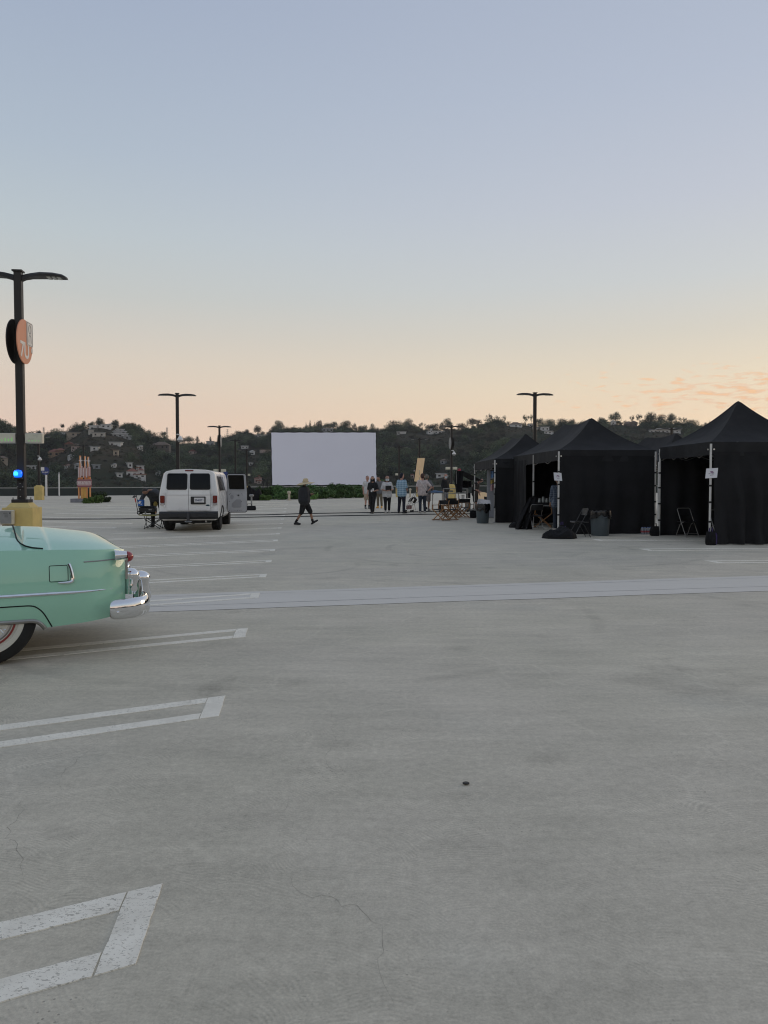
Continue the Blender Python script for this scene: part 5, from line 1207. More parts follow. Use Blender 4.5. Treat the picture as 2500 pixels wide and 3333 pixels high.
# the open cargo door, inner side towards us
Dy = 1.78; hg = vhalf(1.0) + .02
dm = lambda u, v, t: (hg - .03 + (u * math.cos(R(4))) , Dy + .02 + u * math.sin(R(4)) - t, v)
dgrey = mat('door inner grey', (.44, .44, .45), .45, var=.05); dg2 = mat('door recess grey', (.30, .30, .31), .5, var=.05)
dw, z0, z1 = .69, .49, 1.85
P = [(.02, z0 + .04), (.06, z0), (dw - .05, z0), (dw, z0 + .05), (dw + .01, 1.2), (dw - .03, z1 - .05), (dw - .06, z1), (.05, z1), (.0, z1 - .04), (.0, 1.2)]
b = MB(); b.plate(P, dm, .035); do = b.obj('open_door', blk, vr, False)
P2 = [(.02 + u * .955, v + (.025 if v < 1 else -.03)) for u, v in P]
b = MB(); b.plate(P2, lambda u, v, t: dm(u, v, .035 + t), .03); b.obj('inner_panel', dgrey, do, True)
b = MB(); b.plate([(.09, 1.32), (.12, 1.29), (.58, 1.29), (.61, 1.32), (.585, 1.76), (.56, 1.79), (.07, 1.79), (.05, 1.76)], lambda u, v, t: dm(u, v, .0655 + t), .006); b.obj('window', mat('black glass', (.002, .002, .002), .12, var=0), do, False)
b = MB(); b.tube([dm(u, v, .075) for u, v in ((.06, 1.33), (.09, 1.28), (.6, 1.28), (.62, 1.32), (.595, 1.78), (.56, 1.8), (.06, 1.8), (.035, 1.76))], .012, 6, True); b.obj('window_frame', dgrey, do)
b = MB(); b.plate([(.17, .70), (.22, .66), (.46, .66), (.50, .70), (.50, .92), (.46, .95), (.33, .95), (.17, .80)], lambda u, v, t: dm(u, v, .066 + t), .006); b.obj('recess', dg2, do, False)
b = MB(); b.plate(disc(.18, 1.03, .058, 22, .085), lambda u, v, t: dm(u, v, .066 + t), .008); b.obj('speaker_recess', dg2, do, False)
b = MB(); b.plate(rrect(.40, 1.09, .09, .09, .01), lambda u, v, t: dm(u, v, .066 + t), .012); lt = b.obj('latch_plate', dgrey, do, False)
b = MB(); b.plate(rrect(.40, 1.09, .06, .05, .005), lambda u, v, t: dm(u, v, .079 + t), .006); b.obj('latch_hole', blk, lt, False)
for u, v in ((.10, 1.12), (.125, 1.145), (.10, .88), (.51, 1.14), (.53, 1.10), (.51, .88), (.09, .56), (.15, .545), (.28, .56), (.44, .56), (.49, .56), (.36, .56)):
    b = MB(); b.plate(disc(u, v, .011, 10), lambda u_, v_, t: dm(u_, v_, .066 + t), .004); b.obj('hole', blk, do, False)
# ================================================================== mint classic car
def car_paint():
    q = NT('mint green car paint'); b = q.b; b.inputs['Base Color'].default_value = (.34, .64, .48, 1); b.inputs['Roughness'].default_value = .38; b.inputs['Coat Weight'].default_value = .9; b.inputs['Coat Roughness'].default_value = .03
    b.inputs['Specular IOR Level'].default_value = .4; n = q.noise(2.0, 3); q.l(q.mix(q.rng(n, .3, .7), (.335, .63, .47, 1), (.345, .65, .485, 1)), b.inputs['Base Color']); return q.m
mint = car_paint(); seam = mat('panel gap', (.005, .012, .009), .8, var=0); dull = mat('satin steel trim', (.34, .33, .31), .35, .8, var=.08)
CA = R(61.5); cu_ = Vector((math.sin(CA), math.cos(CA), 0)); cv_ = Vector((-cu_.y, cu_.x, 0))
car = thing('classic_car', 'mint green classic car with chrome bumper and red bullet tail lamp', 'car', (-3.24, 6.2, 0), math.atan2(cu_.y, cu_.x))
# local frame: x = towards the tail, y = away from the camera side, z = up; near side plane y = 0, axle of the rear wheel x = 0
CW = 1.84
def side_t(s, z):   # inset of the near side
    ins = .0
    ins += .055 * max(0, (z - .60) / .33) ** 2                       # tumblehome up to the crease
    ins += .05 * max(0, (.52 - z) / .25) ** 1.6                      # tuck-under
    ins += .26 * max(0, (s - .62) / .55) ** 2.6                      # tail rounds in plan
    ins += .30 * max(0, (-3.0 - s) / .75) ** 2.2
    return ins
CRE = lambda s: lerp([(-3.8, .80), (-3.0, .90), (-1.2, .955), (.2, .948), (.7, .935), (1.04, .918), (1.14, .905)], s)
TOP = lambda s: lerp([(-3.8, .84), (-3.3, .98), (-2.3, 1.06), (-1.9, 1.09), (-.6, 1.12), (.15, 1.112), (.27, 1.110), (.5, 1.096), (.72, 1.067), (.88, 1.045), (.97, 1.022), (1.05, .985), (1.10, .95), (1.125, .925), (1.14, .905)], s)
BOT = lambda s: lerp([(-3.8, .34), (-3.2, .27), (-.6, .27), (.3, .28), (.507, .288), (.7, .30), (.856, .311), (1.02, .325), (1.14, .36)], s)
# wheel opening in the near and far sides is cut as the lower edge of the side skin
def low(s):
    z = BOT(s)
    if abs(s) < .455: z = max(z, lerp([(0, .352), (.30, .350), (.385, .348), (.422, .322), (.455, .277)], abs(s)))
    a = abs(s + 2.92)
    if a < .46: z = max(z, .36 + math.sqrt(max(0, .44 ** 2 - min(a, .44) ** 2)) * .62)
    return z
ss = sorted(set([-3.8 + .1 * i for i in range(33)] + [-.6 + .05 * i for i in range(25)] + [.5 + .03 * i for i in range(22)] + [.30, .345, .385, .405, .422, .44, .455, .47] + [-.30, -.345, -.385, -.405, -.422, -.44, -.455, -.47] + [1.13, 1.14] + [-2.92 + .46 * math.cos(math.pi * i / 12) for i in range(13)]))
rows = []
for s in ss:
    zc_, zt, zl = CRE(s), TOP(s), low(s); ring = []
    for v in [i / 14 for i in range(15)]:
        z = zl + (zc_ - zl) * v; ring.append((s, side_t(s, z), z))
    yc = side_t(s, zc_)
    for k in range(1, 11):                # rounded deck from crease to the middle
        a = k / 10; y = yc + .012 + (CW / 2 - yc - .012) * (1 - (1 - a) ** 1.75); z = zc_ + .004 + (zt - zc_ - .004) * math.sin(math.pi / 2 * a ** .72) ; ring.append((s, y, z))
    ring += [(s, CW - y, z) for (s_, y, z) in reversed(ring[:-1])]
    rows.append(ring)
b = MB(); b.grid(rows)
# closed tail panel and floor
tail = rows[-1]; n = len(tail); b.add(tail + [(1.145, CW / 2, .62)], [(i, i + 1, n) for i in range(n - 1)])
body = b.obj('body', mint, car, True, 30)
b = MB(); b.box((-1.5, CW / 2, .34), (4.0, CW - .36, .08)); b.box((.75, CW / 2, .40), (.5, CW - .7, .06)); b.obj('floor_pan', under, body, False)
b = MB(); b.box((-2.92, CW / 2, .42), (1.0, CW - .1, .3)); b.box((0, CW / 2, .45), (.95, CW - .12, .22)); b.obj('wheel_well', under, body, False)
on = lambda s, z, out=.004: (s, side_t(s, z) - out, z)
def line(pts, r, m_, nm, par, n=6, k=6):
    P = []
    for (a, c_), (e, f) in zip(pts, pts[1:]):
        for i in range(k): P.append(on(a + (e - a) * i / k, c_ + (f - c_) * i / k, 0))
    P.append(on(*pts[-1], 0)); b = MB(); b.tube(P, r, n); return b.obj(nm, m_, par)
def smooth(pts, it=2):
    for _ in range(it):
        q_ = [pts[0]]
        for a, c_ in zip(pts, pts[1:]): q_ += [tuple(x * .75 + y * .25 for x, y in zip(a, c_)), tuple(x * .25 + y * .75 for x, y in zip(a, c_))]
        pts = q_ + [pts[-1]]
    return pts
# chrome spear along the flank
P = [(-3.2, .577), (.95, .577)]; rr = [.016] * 15
pts = [on(-3.2 + 4.207 * i / 40, .577, -.002) for i in range(41)]; b = MB(); b.tube(pts, [.017] * 36 + [.016, .014, .011, .007, .003], 8); b.obj('side_spear', chromed, car)
line(smooth([(-.43, .49), (.28, .489), (.36, .485), (.40, .46), (.435, .425), (.467, .369), (.507, .290)]), .0055, seam, 'panel_gap', body, 5, 2)
line(smooth([(-.46, .28), (-.40, .345), (-.3, .357), (.30, .357), (.375, .353), (.415, .33), (.452, .283)]), .019, dull, 'opening_trim', car, 8, 2)
line([(.766, .829), (1.105, .831)], .006, dull, 'fin_moulding', car, 6, 8)
# trunk lid gap: runs over the deck and down to the crease
def deck_pt(s, a, out=.0):
    zc_, zt = CRE(s), TOP(s); yc = side_t(s, zc_); y = yc + .012 + (CW / 2 - yc - .012) * (1 - (1 - a) ** 1.75); return (s, y, zc_ + .004 + (zt - zc_ - .004) * math.sin(math.pi / 2 * a ** .72) + out)
g0 = [deck_pt(.262, 1 - .09 * i) for i in range(8)] + [deck_pt(.262, .22), deck_pt(.268, .15), deck_pt(.285, .09), deck_pt(.32, .045), deck_pt(.37, .02), deck_pt(.45, .008)]
b = MB(); b.tube(g0, .0065, 6); b.obj('boot_lid_gap', seam, body)
b = MB(); b.tube([(s, CW - y, z) for s, y, z in g0], .0065, 6); b.obj('boot_lid_gap', seam, body)
# fuel door with chrome guard
line(rrect(.563, .742, .146, .134, .012, 3) + [rrect(.563, .742, .146, .134, .012, 3)[0]], .0035, seam, 'fuel_door_gap', body, 5, 2)
b = MB(); P = [on(s, z, .012) for s, z in smooth([(.642, .822), (.655, .79), (.668, .73), (.672, .685), (.66, .668), (.62, .664), (.556, .666)])]; b.tube(P, [.008] + [.016] * (len(P) - 10) + [.014, .013, .012, .011, .010, .009, .008, .006, .004], 8); b.obj('fuel_door_guard', chromed, car)
# tail lamps
for sgn, y0 in ((1, .075), (-1, CW - .075)):
    ty = y0 + sgn * .05; b = MB(); rings = []
    for i, (x, r_) in enumerate([(1.03 + .011 * k, .048 - .0016 * k + (.0028 if k % 2 else -.001)) for k in range(11)]): rings.append([(x, ty + .062 * math.cos(a) * r_ / .048, .866 + r_ * math.sin(a)) for a in [2 * math.pi * j / 20 for j in range(20)]])
    b.loft(rings); tb = b.obj('tail_lamp_band', chromed, car, True, 60)
    b = MB(); b.loft([[(x, ty + r_ * .92 * math.cos(a), .850 + r_ * math.sin(a) - .012 * (x - 1.14)) for a in [2 * math.pi * j / 20 for j in range(20)]] for x, r_ in ((1.139, .053), (1.155, .050), (1.175, .040), (1.188, .026), (1.196, .010))]); b.obj('red_lens', mat('bullet lens red', (.28, .008, .010), .12, var=.05, coat=1.), tb)
    b = MB(); b.box((1.128, ty - sgn * .03, .74), (.02, .03, .17)); b.obj('tail_pillar', dull, car, False)
# rear bumper: rolled chrome blade that wraps the corner, with two guards
def bumper_ring(p, d, wz=.085, dep=.055, zc_=.412):
    n_ = Vector((d.y, -d.x, 0)).normalized(); R_ = []
    for a in [2 * math.pi * j / 22 for j in range(22)]:
        cz, cy = math.sin(a), math.cos(a); e = abs(cy) ** .8 * (1 if cy > 0 else -1); R_.append(Vector((p[0], p[1], zc_)) + n_ * dep * e * (1 if cy > 0 else .55) + Vector((0, 0, wz * (abs(cz) ** .85) * (1 if cz > 0 else -1))))
    return R_
path = smooth([Vector((.955, -.045, 0)), Vector((1.06, -.055, 0)), Vector((1.19, -.02, 0)), Vector((1.285, .10, 0)), Vector((1.325, .32, 0)), Vector((1.345, CW / 2, 0)), Vector((1.325, CW - .32, 0)), Vector((1.285, CW - .10, 0)), Vector((1.19, CW + .02, 0)), Vector((1.06, CW + .055, 0)), Vector((.955, CW + .045, 0))], 3)
path = [Vector(p) for p in path]; rings = []; m_ = len(path)
for i, p in enumerate(path):
    d = path[min(i + 1, m_ - 1)] - path[max(i - 1, 0)]; e = min(i, m_ - 1 - i) / 9; k = math.sqrt(max(.03, 1 - max(0, 1 - e) ** 2)) if e < 1 else 1
    rings.append(bumper_ring(p, d, .088 * k, .052 * (.35 + .65 * k)))
b = MB(); b.loft(rings); bo = b.obj('rear_bumper', chromed, car, True, 80)
b = MB(); b.sph((1.02, -.108, .392), (.012, .006, .010)); b.obj('bumper_bolt', chromed, bo)
b = MB(); b.tube([(1.04, -.03, .334), (1.20, .0, .330), (1.33, .2, .335), (1.36, .4, .34)], .008, 6); b.obj('bumper_lip', dull, bo)
for y0 in (.42, CW - .42):
    b = MB(); rings = []
    for x, z, wy, wx in ((1.30, .34, .055, .06), (1.325, .44, .065, .085), (1.325, .53, .065, .075), (1.315, .58, .075, .074), (1.31, .615, .09, .095), (1.305, .65, .088, .09), (1.30, .675, .065, .066), (1.295, .688, .03, .03)):
        rings.append([(x + wx * math.cos(a), y0 + wy * math.sin(a), z) for a in [2 * math.pi * j / 18 for j in range(18)]])
    b.loft(rings); b.obj('bumper_guard', chromed, bo, True, 80)
b = MB(); b.loft([[(x, y, z + .028 * math.sin(a)) for a, x in [(2 * math.pi * j / 12, 1.20 + .03 * math.cos(2 * math.pi * j / 12)) for j in range(12)]] for y, z in [(.12 + (CW - .24) * i / 20, .56 + .05 * math.sin(math.pi * i / 20)) for i in range(21)]]); b.obj('upper_bumper_bar', chromed, bo)
for y0 in (.26, CW - .26):
    b = MB(); b.loft([[(x + r_ * math.cos(a), y0 + r_ * 1.1 * math.sin(a), z) for a in [2 * math.pi * j / 16 for j in range(16)]] for x, z, r_ in ((1.19, .50, .05), (1.195, .58, .055), (1.20, .63, .062), (1.20, .67, .075), (1.195, .70, .07), (1.19, .725, .045), (1.185, .735, .02))]); b.obj('bumper_guard', chromed, bo, True, 80)
# wheels
whw = mat('white wall', (.62, .60, .52), .6, var=.05); redp = mat('red wheel paint', (.22, .012, .010), .35, var=.05, coat=.5)
def cwheel(x, far=False):
    y0 = .035 if not far else CW - .035; s_ = -1 if not far else 1; c_ = (x, y0 - s_ * .09, .395)
    b = MB(); b.lathe([(.26, .0), (.26, .075), (.30, .095), (.35, .09), (.385, .065), (.398, .03), (.40, -.03), (.39, -.08), (.36, -.10), (.26, -.1)], 48, c_, (0, s_, 0)); w_ = b.obj('wheel', rub, car, True, 30)
    b = MB(); b.lathe([(.252, .088), (.258, .0985), (.298, .0995), (.303, .090)], 48, c_, (0, s_, 0)); b.obj('white_wall', whw, w_, True, 30)
    b = MB(); b.lathe([(.215, .06), (.222, .098), (.237, .098), (.24, .06)], 40, c_, (0, s_, 0)); b.obj('red_rim', redp, w_, True, 30)
    b = MB(); b.lathe([(.17, .05), (.178, .088), (.20, .096), (.214, .09), (.214, .05)], 40, c_, (0, s_, 0)); b.obj('chrome_rim', dull, w_, True, 30)
    b = MB(); b.lathe([(.17, .04), (.10, .03), (.02, .03)], 30, c_, (0, s_, 0)); b.obj('rim_dish', mat('dark wheel dish', (.06, .05, .05), .4, .6), w_)
    b = MB(); b.lathe([(.125, .05), (.12, .085), (.085, .115), (.035, .13), (.01, .132)], 24, c_, (0, s_, 0)); b.obj('hub_cap', redp, w_)
    for i in range(24):
        a = 2 * math.pi * i / 24; e = a + (.22 if i % 2 else -.22); b = MB(); b.cyl((x + .09 * math.cos(a), c_[1] + s_ * .085, .395 + .09 * math.sin(a)), (x + .185 * math.cos(e), c_[1] + s_ * .09, .395 + .185 * math.sin(e)), .0035, n=5); b.obj('spoke', chromed, w_)
for x in (0, -2.92): cwheel(x); cwheel(x, True)
# cabin, mostly out of the picture to the left
b = MB(); hull = []
for s, zt, ins in ((-.35, 1.12, .16), (-.45, 1.25, .19), (-.75, 1.46, .24), (-1.2, 1.56, .26), (-1.7, 1.55, .26), (-2.05, 1.42, .24), (-2.35, 1.16, .18), (-2.42, 1.10, .17)):
    ring = [(s, ins * .55 + .08, 1.02)] + [(s, .13 + ins * (z - 1.02) / .5, z) for z in ([1.02 + (zt - .06 - 1.02) * k / 4 for k in range(1, 5)] if zt > 1.15 else [1.03, 1.04, 1.05, 1.06])] + [(s, .34 + ins, zt - .012), (s, CW / 2, zt)]
    hull.append(ring + [(s, CW - y, z) for _, y, z in reversed(ring[:-1])])
b.grid(hull); b.obj('cabin_roof', mint, car, True, 40)
for s0, s1 in ((-1.05, -.62), (-1.75, -1.12)):
    for fr_ in (0, 1):
        b = MB(); b.plate([(s0, 1.12), (s1, 1.12), (s1 - .05 if s1 > -.8 else s1, 1.44), (s0, 1.46)], lambda u, v, t: (u, (.125 + .25 * (v - 1.02) / .5 - t) if not fr_ else CW - (.125 + .25 * (v - 1.02) / .5 - t), v), .012); b.obj('side_window', glassd, car, False)
for x0, x1, z0, z1 in ((-.405, -.66, 1.19, 1.42), (-2.33, -2.1, 1.2, 1.4)):
    b = MB(); b.hexa([(x0, .42, z0), (x0, CW - .42, z0), (x1, CW - .5, z1), (x1, .5, z1)] + [(x0 + (.02 if x0 > -1 else -.02), .42, z0 + .012), (x0 + (.02 if x0 > -1 else -.02), CW - .42, z0 + .012), (x1 + (.02 if x0 > -1 else -.02), CW - .5, z1 + .012), (x1 + (.02 if x0 > -1 else -.02), .5, z1 + .012)]); b.obj('windscreen', glassd, car, False)
b = MB(); b.loft(rings_ := [[Vector((-3.9 + .05 * abs(i - 10) / 10, .1 + (CW - .2) * i / 20, .45)) + Vector((.06 * math.cos(a), 0, .08 * math.sin(a))) for a in [2 * math.pi * j / 12 for j in range(12)]] for i in range(21)]); b.obj('front_bumper', chromed, car)
for y in (.25, CW - .25): b = MB(); b.sph((-3.78, y, .72), (.06, .09, .09)); b.obj('headlight', clr, car)
line([(-.62, .30), (-.62, .60), (-.60, .94)], .004, seam, 'door_gap', body, 5, 4); line([(-1.9, .30), (-1.9, .60), (-1.88, .94)], .004, seam, 'door_gap', body, 5, 4)
b = MB(); b.tube([on(-.86, .82, .01), on(-.85, .82, .04), on(-.72, .82, .04), on(-.71, .82, .01)], .010, 6); b.obj('door_handle', chromed, car)
# ================================================================== people
SK = [mat('light skin', (.42, .24, .17), .55, var=.08), mat('tan skin', (.30, .16, .10), .55, var=.08), mat('pinkish skin', (.46, .25, .19), .55, var=.08)]
def cloth(name, c, rough=.85): return mat(name, c, rough, var=.18, scale=9, bump=.35, bscale=14)
def plaid(name, a, b_, c_, k=1.0):
    q = NT(name); sp = q.n('ShaderNodeSeparateXYZ'); q.l(q.oc(), sp.inputs[0])
    def band(axis, fr, w, ph=0): return q.rng(q.math('ABSOLUTE', q.math('SUBTRACT', q.math('FRACT', q.math('ADD', q.math('MULTIPLY', axis, fr), ph)), .5)), w, w * .6)
    x = q.math('ADD', sp.outputs[0], sp.outputs[1]); z = sp.outputs[2]
    col = q.mix(q.math('MULTIPLY', q.math('ADD', band(x, 11 * k, .2), band(z, 11 * k, .2)), .5), a + (1,), b_ + (1,)); col = q.mix(q.math('MAXIMUM', band(x, 11 * k, .06, .5), band(z, 11 * k, .06, .5)), col, c_ + (1,))
    q.l(col, q.b.inputs['Base Color']); q.b.inputs['Roughness'].default_value = .85; q.bump(q.noise(12, 3), .3, .01); MT[name] = q.m; return q.m
def volume(b, name, m_, par, vox=.016, sm=4):
    me = b.mesh(name, False); o = put(name, me, m_, par); md = o.modifiers.new('skin', 'REMESH'); md.mode = 'VOXEL'; md.voxel_size = vox; md.use_smooth_shade = True
    s_ = o.modifiers.new('smooth', 'SMOOTH'); s_.iterations = sm; s_.factor = .5; return o
def person(label, loc, rz, Hh, J=None, st=1.0, skin=0, shirt=None, sleeve=.6, hem=.92, pants=None, plen=1.0, shoe=None, hair=None, hairm=None, mask=None, sock=None, female=False, hand=True, lean=None):
    k = Hh / 1.75; o = thing('person', label, 'person', loc, rz)
    D_ = dict(head=(0, -.01, 1.63), neck=(0, .015, 1.47), chest=(0, 0, 1.30), belly=(0, 0, 1.10), pelvis=(0, 0, .95))
    for s_, n_ in ((1, 'L'), (-1, 'R')):
        D_['sh' + n_] = (.175 * s_ * (.93 if female else 1), .01, 1.41); D_['el' + n_] = (.235 * s_, .03, 1.13); D_['wr' + n_] = (.245 * s_, -.06, .89); D_['hd' + n_] = (.245 * s_, -.09, .80)
        D_['hip' + n_] = (.092 * s_, 0, .92); D_['kn' + n_] = (.10 * s_, -.02, .50); D_['an' + n_] = (.105 * s_, .03, .09); D_['toe' + n_] = (.125 * s_, -.15, .035)
    st *= 1.12; D_.update(J or {}); V = {a: Vector(c_) * k for a, c_ in D_.items()}; S_ = st
    B = MB(); hc = V['head']; up = (hc - V['neck']).normalized()
    fw = Vector(J.get('look', (0, -1, 0))).normalized() if J else Vector((0, -1, 0)); rt = up.cross(fw).normalized()
    B.cap(hc - up * .035 * k + fw * .01 * k, hc + up * .045 * k, .078 * k, .092 * k, 14); B.cap(hc - up * .075 * k + fw * .035 * k, hc - up * .02 * k + fw * .03 * k, .048 * k, .06 * k)
    B.cap(hc + fw * .092 * k - up * .01 * k, hc + fw * .105 * k - up * .03 * k, .012 * k, .016 * k)                      # nose
    for s_ in (1, -1): B.cap(hc + rt * s_ * .086 * k - up * .03 * k, hc + rt * s_ * .088 * k + up * .01 * k, .014 * k, .017 * k)  # ears
    B.cap(V['neck'] - up * .05 * k, hc - up * .05 * k, .058 * k, .052 * k)
    B.cap(V['chest'], V['pelvis'], .085 * k * S_, .085 * k * S_); B.cap(V['neck'] - up * .04 * k, V['chest'], .06 * k, .085 * k * S_)
    for n_ in 'LR':
        B.cap(V['neck'] - up * .05 * k, V['sh' + n_], .055 * k, .055 * k); B.cap(V['sh' + n_], V['el' + n_], .052 * k, .040 * k); B.cap(V['el' + n_], V['wr' + n_], .040 * k, .027 * k)
        w, h = V['wr' + n_], V['hd' + n_]; d = (h - w).normalized(); B.cap(w, w + d * .05 * k, .028 * k, .034 * k)
        sd_ = d.cross(Vector((0, 0, 1)) if abs(d.z) < .8 else Vector((0, 1, 0))).normalized(); cu2 = sd_.cross(d).normalized() * (-1 if True else 1)
        for i, (o_, l) in enumerate(((-.024, .070), (-.008, .078), (.008, .074), (.023, .060))):
            p = w + d * .07 * k + sd_ * o_ * k; B.cap(p, p + d * l * .55 * k + cu2 * .008 * k, .0105 * k, .0098 * k, 6); B.cap(p + d * l * .55 * k + cu2 * .008 * k, p + d * l * .9 * k + cu2 * .03 * k, .0098 * k, .0085 * k, 6)
        p = w + d * .03 * k + sd_ * -.03 * k; B.cap(p, p + d * .04 * k - sd_ * .022 * k + cu2 * .015 * k, .0125 * k, .0105 * k, 6)
        B.cap(V['hip' + n_], V['kn' + n_], .078 * k * min(S_, 1.1), .052 * k); B.cap(V['kn' + n_], V['kn' + n_].lerp(V['an' + n_], .3), .052 * k, .056 * k); B.cap(V['kn' + n_].lerp(V['an' + n_], .3), V['an' + n_], .056 * k, .035 * k); B.cap(V['an' + n_], V['toe' + n_], .034 * k, .03 * k)
        B.cap(V['pelvis'], V['hip' + n_], .09 * k * S_, .085 * k)
    volume(B, 'body', SK[skin], o, .0125 * k, 2)
    # eyes
    for s_ in (1, -1): b = MB(); b.sph(tuple(hc + fw * .086 * k + rt * s_ * .032 * k + up * .012 * k), .011 * k, 8, 6); b.obj('eye', mat('dark eye', (.02, .015, .012), .2, var=0), o)
    if shirt:
        B = MB(); hz_ = V['pelvis'] + (V['pelvis'] - V['chest']).normalized() * (.95 - hem) * k; wdt = (.085 if not female else .07) * k * S_
        side = (V['shL'] - V['shR']).normalized()
        for s_ in (1, -1):
            B.cap(V['chest'] + side * s_ * wdt + Vector((0, 0, .02 * k)), V['belly'] + side * s_ * wdt * .95, .105 * k * S_, (.108 if not female else .095) * k * S_ * (1.08 if S_ > 1.15 else 1)); B.cap(V['belly'] + side * s_ * wdt * .95, hz_ + side * s_ * wdt * 1.0, (.108 if not female else .1) * k * S_, .118 * k * S_)
        B.cap(V['chest'], V['belly'], .122 * k * S_, .118 * k * S_); B.cap(V['belly'], hz_, .118 * k * S_, .122 * k * S_)
        B.cap(V['shL'] * .9 + V['shR'] * .1, V['shR'] * .9 + V['shL'] * .1, .07 * k, .07 * k); B.cap(V['neck'] - up * .045 * k, V['chest'], .066 * k, .10 * k * S_)
        for n_ in 'LR':
            e = V['el' + n_]; B.cap(V['sh' + n_], V['sh' + n_].lerp(e, min(1, sleeve * 2)), .068 * k * min(S_, 1.15), .06 * k * min(S_, 1.12))
            if sleeve > .5: B.cap(e, e.lerp(V['wr' + n_], (sleeve - .5) * 2), .056 * k, .046 * k)
        volume(B, 'shirt', shirt, o, .017 * k, 5)
    if pants:
        B = MB(); side = (V['hipL'] - V['hipR']).normalized()
        for n_, s_ in (('L', 1), ('R', -1)):
            B.cap(V['pelvis'] + side * s_ * .07 * k * S_ + Vector((0, 0, .03 * k)), V['hip' + n_], .105 * k * S_, .10 * k * S_); f = plen * 2
            B.cap(V['hip' + n_], V['hip' + n_].lerp(V['kn' + n_], min(1, f)),   .098 * k * min(S_, 1.5), .078 * k * (1.25 if plen < .62 else 1))
            if f > 1: B.cap(V['kn' + n_], V['kn' + n_].lerp(V['an' + n_], f - 1), .074 * k * (1.25 if plen < .62 else 1), .062 * k * (1.3 if plen < .62 else 1))
        volume(B, 'trousers', pants, o, .017 * k, 4)
    for n_ in 'LR':
        a, t = V['an' + n_], V['toe' + n_]; d = (t - a); d.z *= .9; he = a - d.normalized() * .045 * k; B = MB(); dn = Vector((0, 0, -.05 * k)) if abs(d.normalized().z) < .55 else d.normalized() * 0
        fl = Vector((0, 0, 1)); B.cap(a + Vector((0, 0, .02 * k)), a - Vector((0, 0, .015 * k)), .046 * k, .05 * k); B.cap(Vector((he.x, he.y, a.z - .052 * k)), t + Vector((0, 0, .005 * k)), .040 * k, .040 * k); B.cap(a, t, .045 * k, .035 * k)
        if shoe: volume(B, 'shoe', shoe, o, .012 * k, 3)
        if sock: b = MB(); b.cap(a + Vector((0, 0, .02 * k)), a.lerp(V['kn' + n_], .24), .046 * k, .052 * k); b.obj('sock', sock, o)
    if hair:
        B = MB(); c_ = hc + up * .02 * k - fw * .012 * k
        if hair in ('short', 'cap', 'long'):
            B.cap(c_ + up * .03 * k, c_ + up * .045 * k - fw * .015 * k, .094 * k, .09 * k, 12); B.cap(c_ - fw * .03 * k - up * .03 * k, c_ + up * .03 * k - fw * .02 * k, .078 * k, .09 * k, 12)
        if hair == 'long':
            for s_ in (1, -1): B.cap(c_ + rt * s_ * .07 * k, V['neck'] + rt * s_ * .095 * k - up * .10 * k - fw * .02 * k, .042 * k, .035 * k)
            B.cap(c_ - fw * .05 * k, V['neck'] - fw * .08 * k - up * .12 * k, .07 * k, .06 * k)
        volume(B, 'hair' if hair != 'cap' else 'cap', hairm, o, .014 * k, 3)
        if hair == 'cap': b = MB(); b.loft([[hc + up * (.055 - .010 * j) * k + fw * (.085 + .085 * j) * k + rt * x * (.075 - .03 * j) * k - up * abs(x) ** 2 * .015 * k for x in (-1, -.5, 0, .5, 1)] for j in (0, .5, 1)], False, False); b.obj('cap_peak', hairm, o)
    if mask:
        b = MB(); P = []
        for j in range(7):
            a = -1.15 + 2.3 * j / 6; P.append([hc + (fw * math.cos(a) * .098 + rt * math.sin(a) * .09) * k * (1 if i != 1 else 1.10) - up * (.0 + .036 * i) * k for i in range(4)])
        b.grid(P); b.obj('face_mask', mask, o)
        b = MB()
        for s_ in (1, -1): b.tube([hc + (fw * .04 + rt * s_ * .087) * k - up * .01 * k, hc + rt * s_ * .094 * k], .003, 4)
        b.obj('mask_loop', mask, o)
    return o, V, k
blkc = cloth('black cloth', (.008, .008, .009)); char = cloth('charcoal shirt', (.020, .021, .024)); whtc = cloth('white cloth', (.55, .54, .53)); gryc = cloth('grey cloth', (.15, .15, .155)); khak = cloth('khaki cloth', (.15, .125, .085)); den = cloth('dark denim', (.022, .030, .045)); navc = cloth('navy cloth', (.010, .012, .024)); beig = cloth('beige cloth', (.38, .30, .22))
brn = mat('dark brown hair', (.018, .010, .007), .6, var=.2); red_h = mat('reddish brown hair', (.06, .022, .012), .6, var=.2); bmask = mat('black mask', (.012, .012, .013), .8, var=.05); wmask = mat('pale surgical mask', (.52, .60, .62), .8, var=.03); tmask = mat('teal surgical mask', (.36, .53, .53), .8, var=.03)
pinkc = cloth('pale pink cloth', (.55, .47, .45))
# --- the man in the straw hat, walking to the right
g = G(991, 1708.5)
J = dict(head=(0, -.05, 1.615), neck=(0, 0, 1.46), anL=(.09, -.32, .10), toeL=(.10, -.49, .165), knL=(.09, -.22, .52), anR=(-.09, .33, .10), toeR=(-.10, .165, .04), knR=(-.09, .10, .50),
         elL=(.27, .02, 1.10), wrL=(.12, -.26, 1.17), hdL=(.06, -.33, 1.20), elR=(-.27, .0, 1.12), wrR=(-.12, -.25, 1.20), hdR=(-.06, -.32, 1.24), look=(0, -1, -.08))
o, V, k = person('man in wide straw hat, charcoal shirt and black shorts walking right', gp(g.x, g.y), R(90), 1.60, J, 1.72, 1, char, .95, .97, blkc, .55, mat('black shoe', (.009, .009, .01), .6, var=.2), 'short', brn, tmask, blkc)
straw = mat('straw', (.58, .47, .29), .8, var=.25, scale=60, bump=.5, bscale=90); hc = V['head']
b = MB(); rings = []
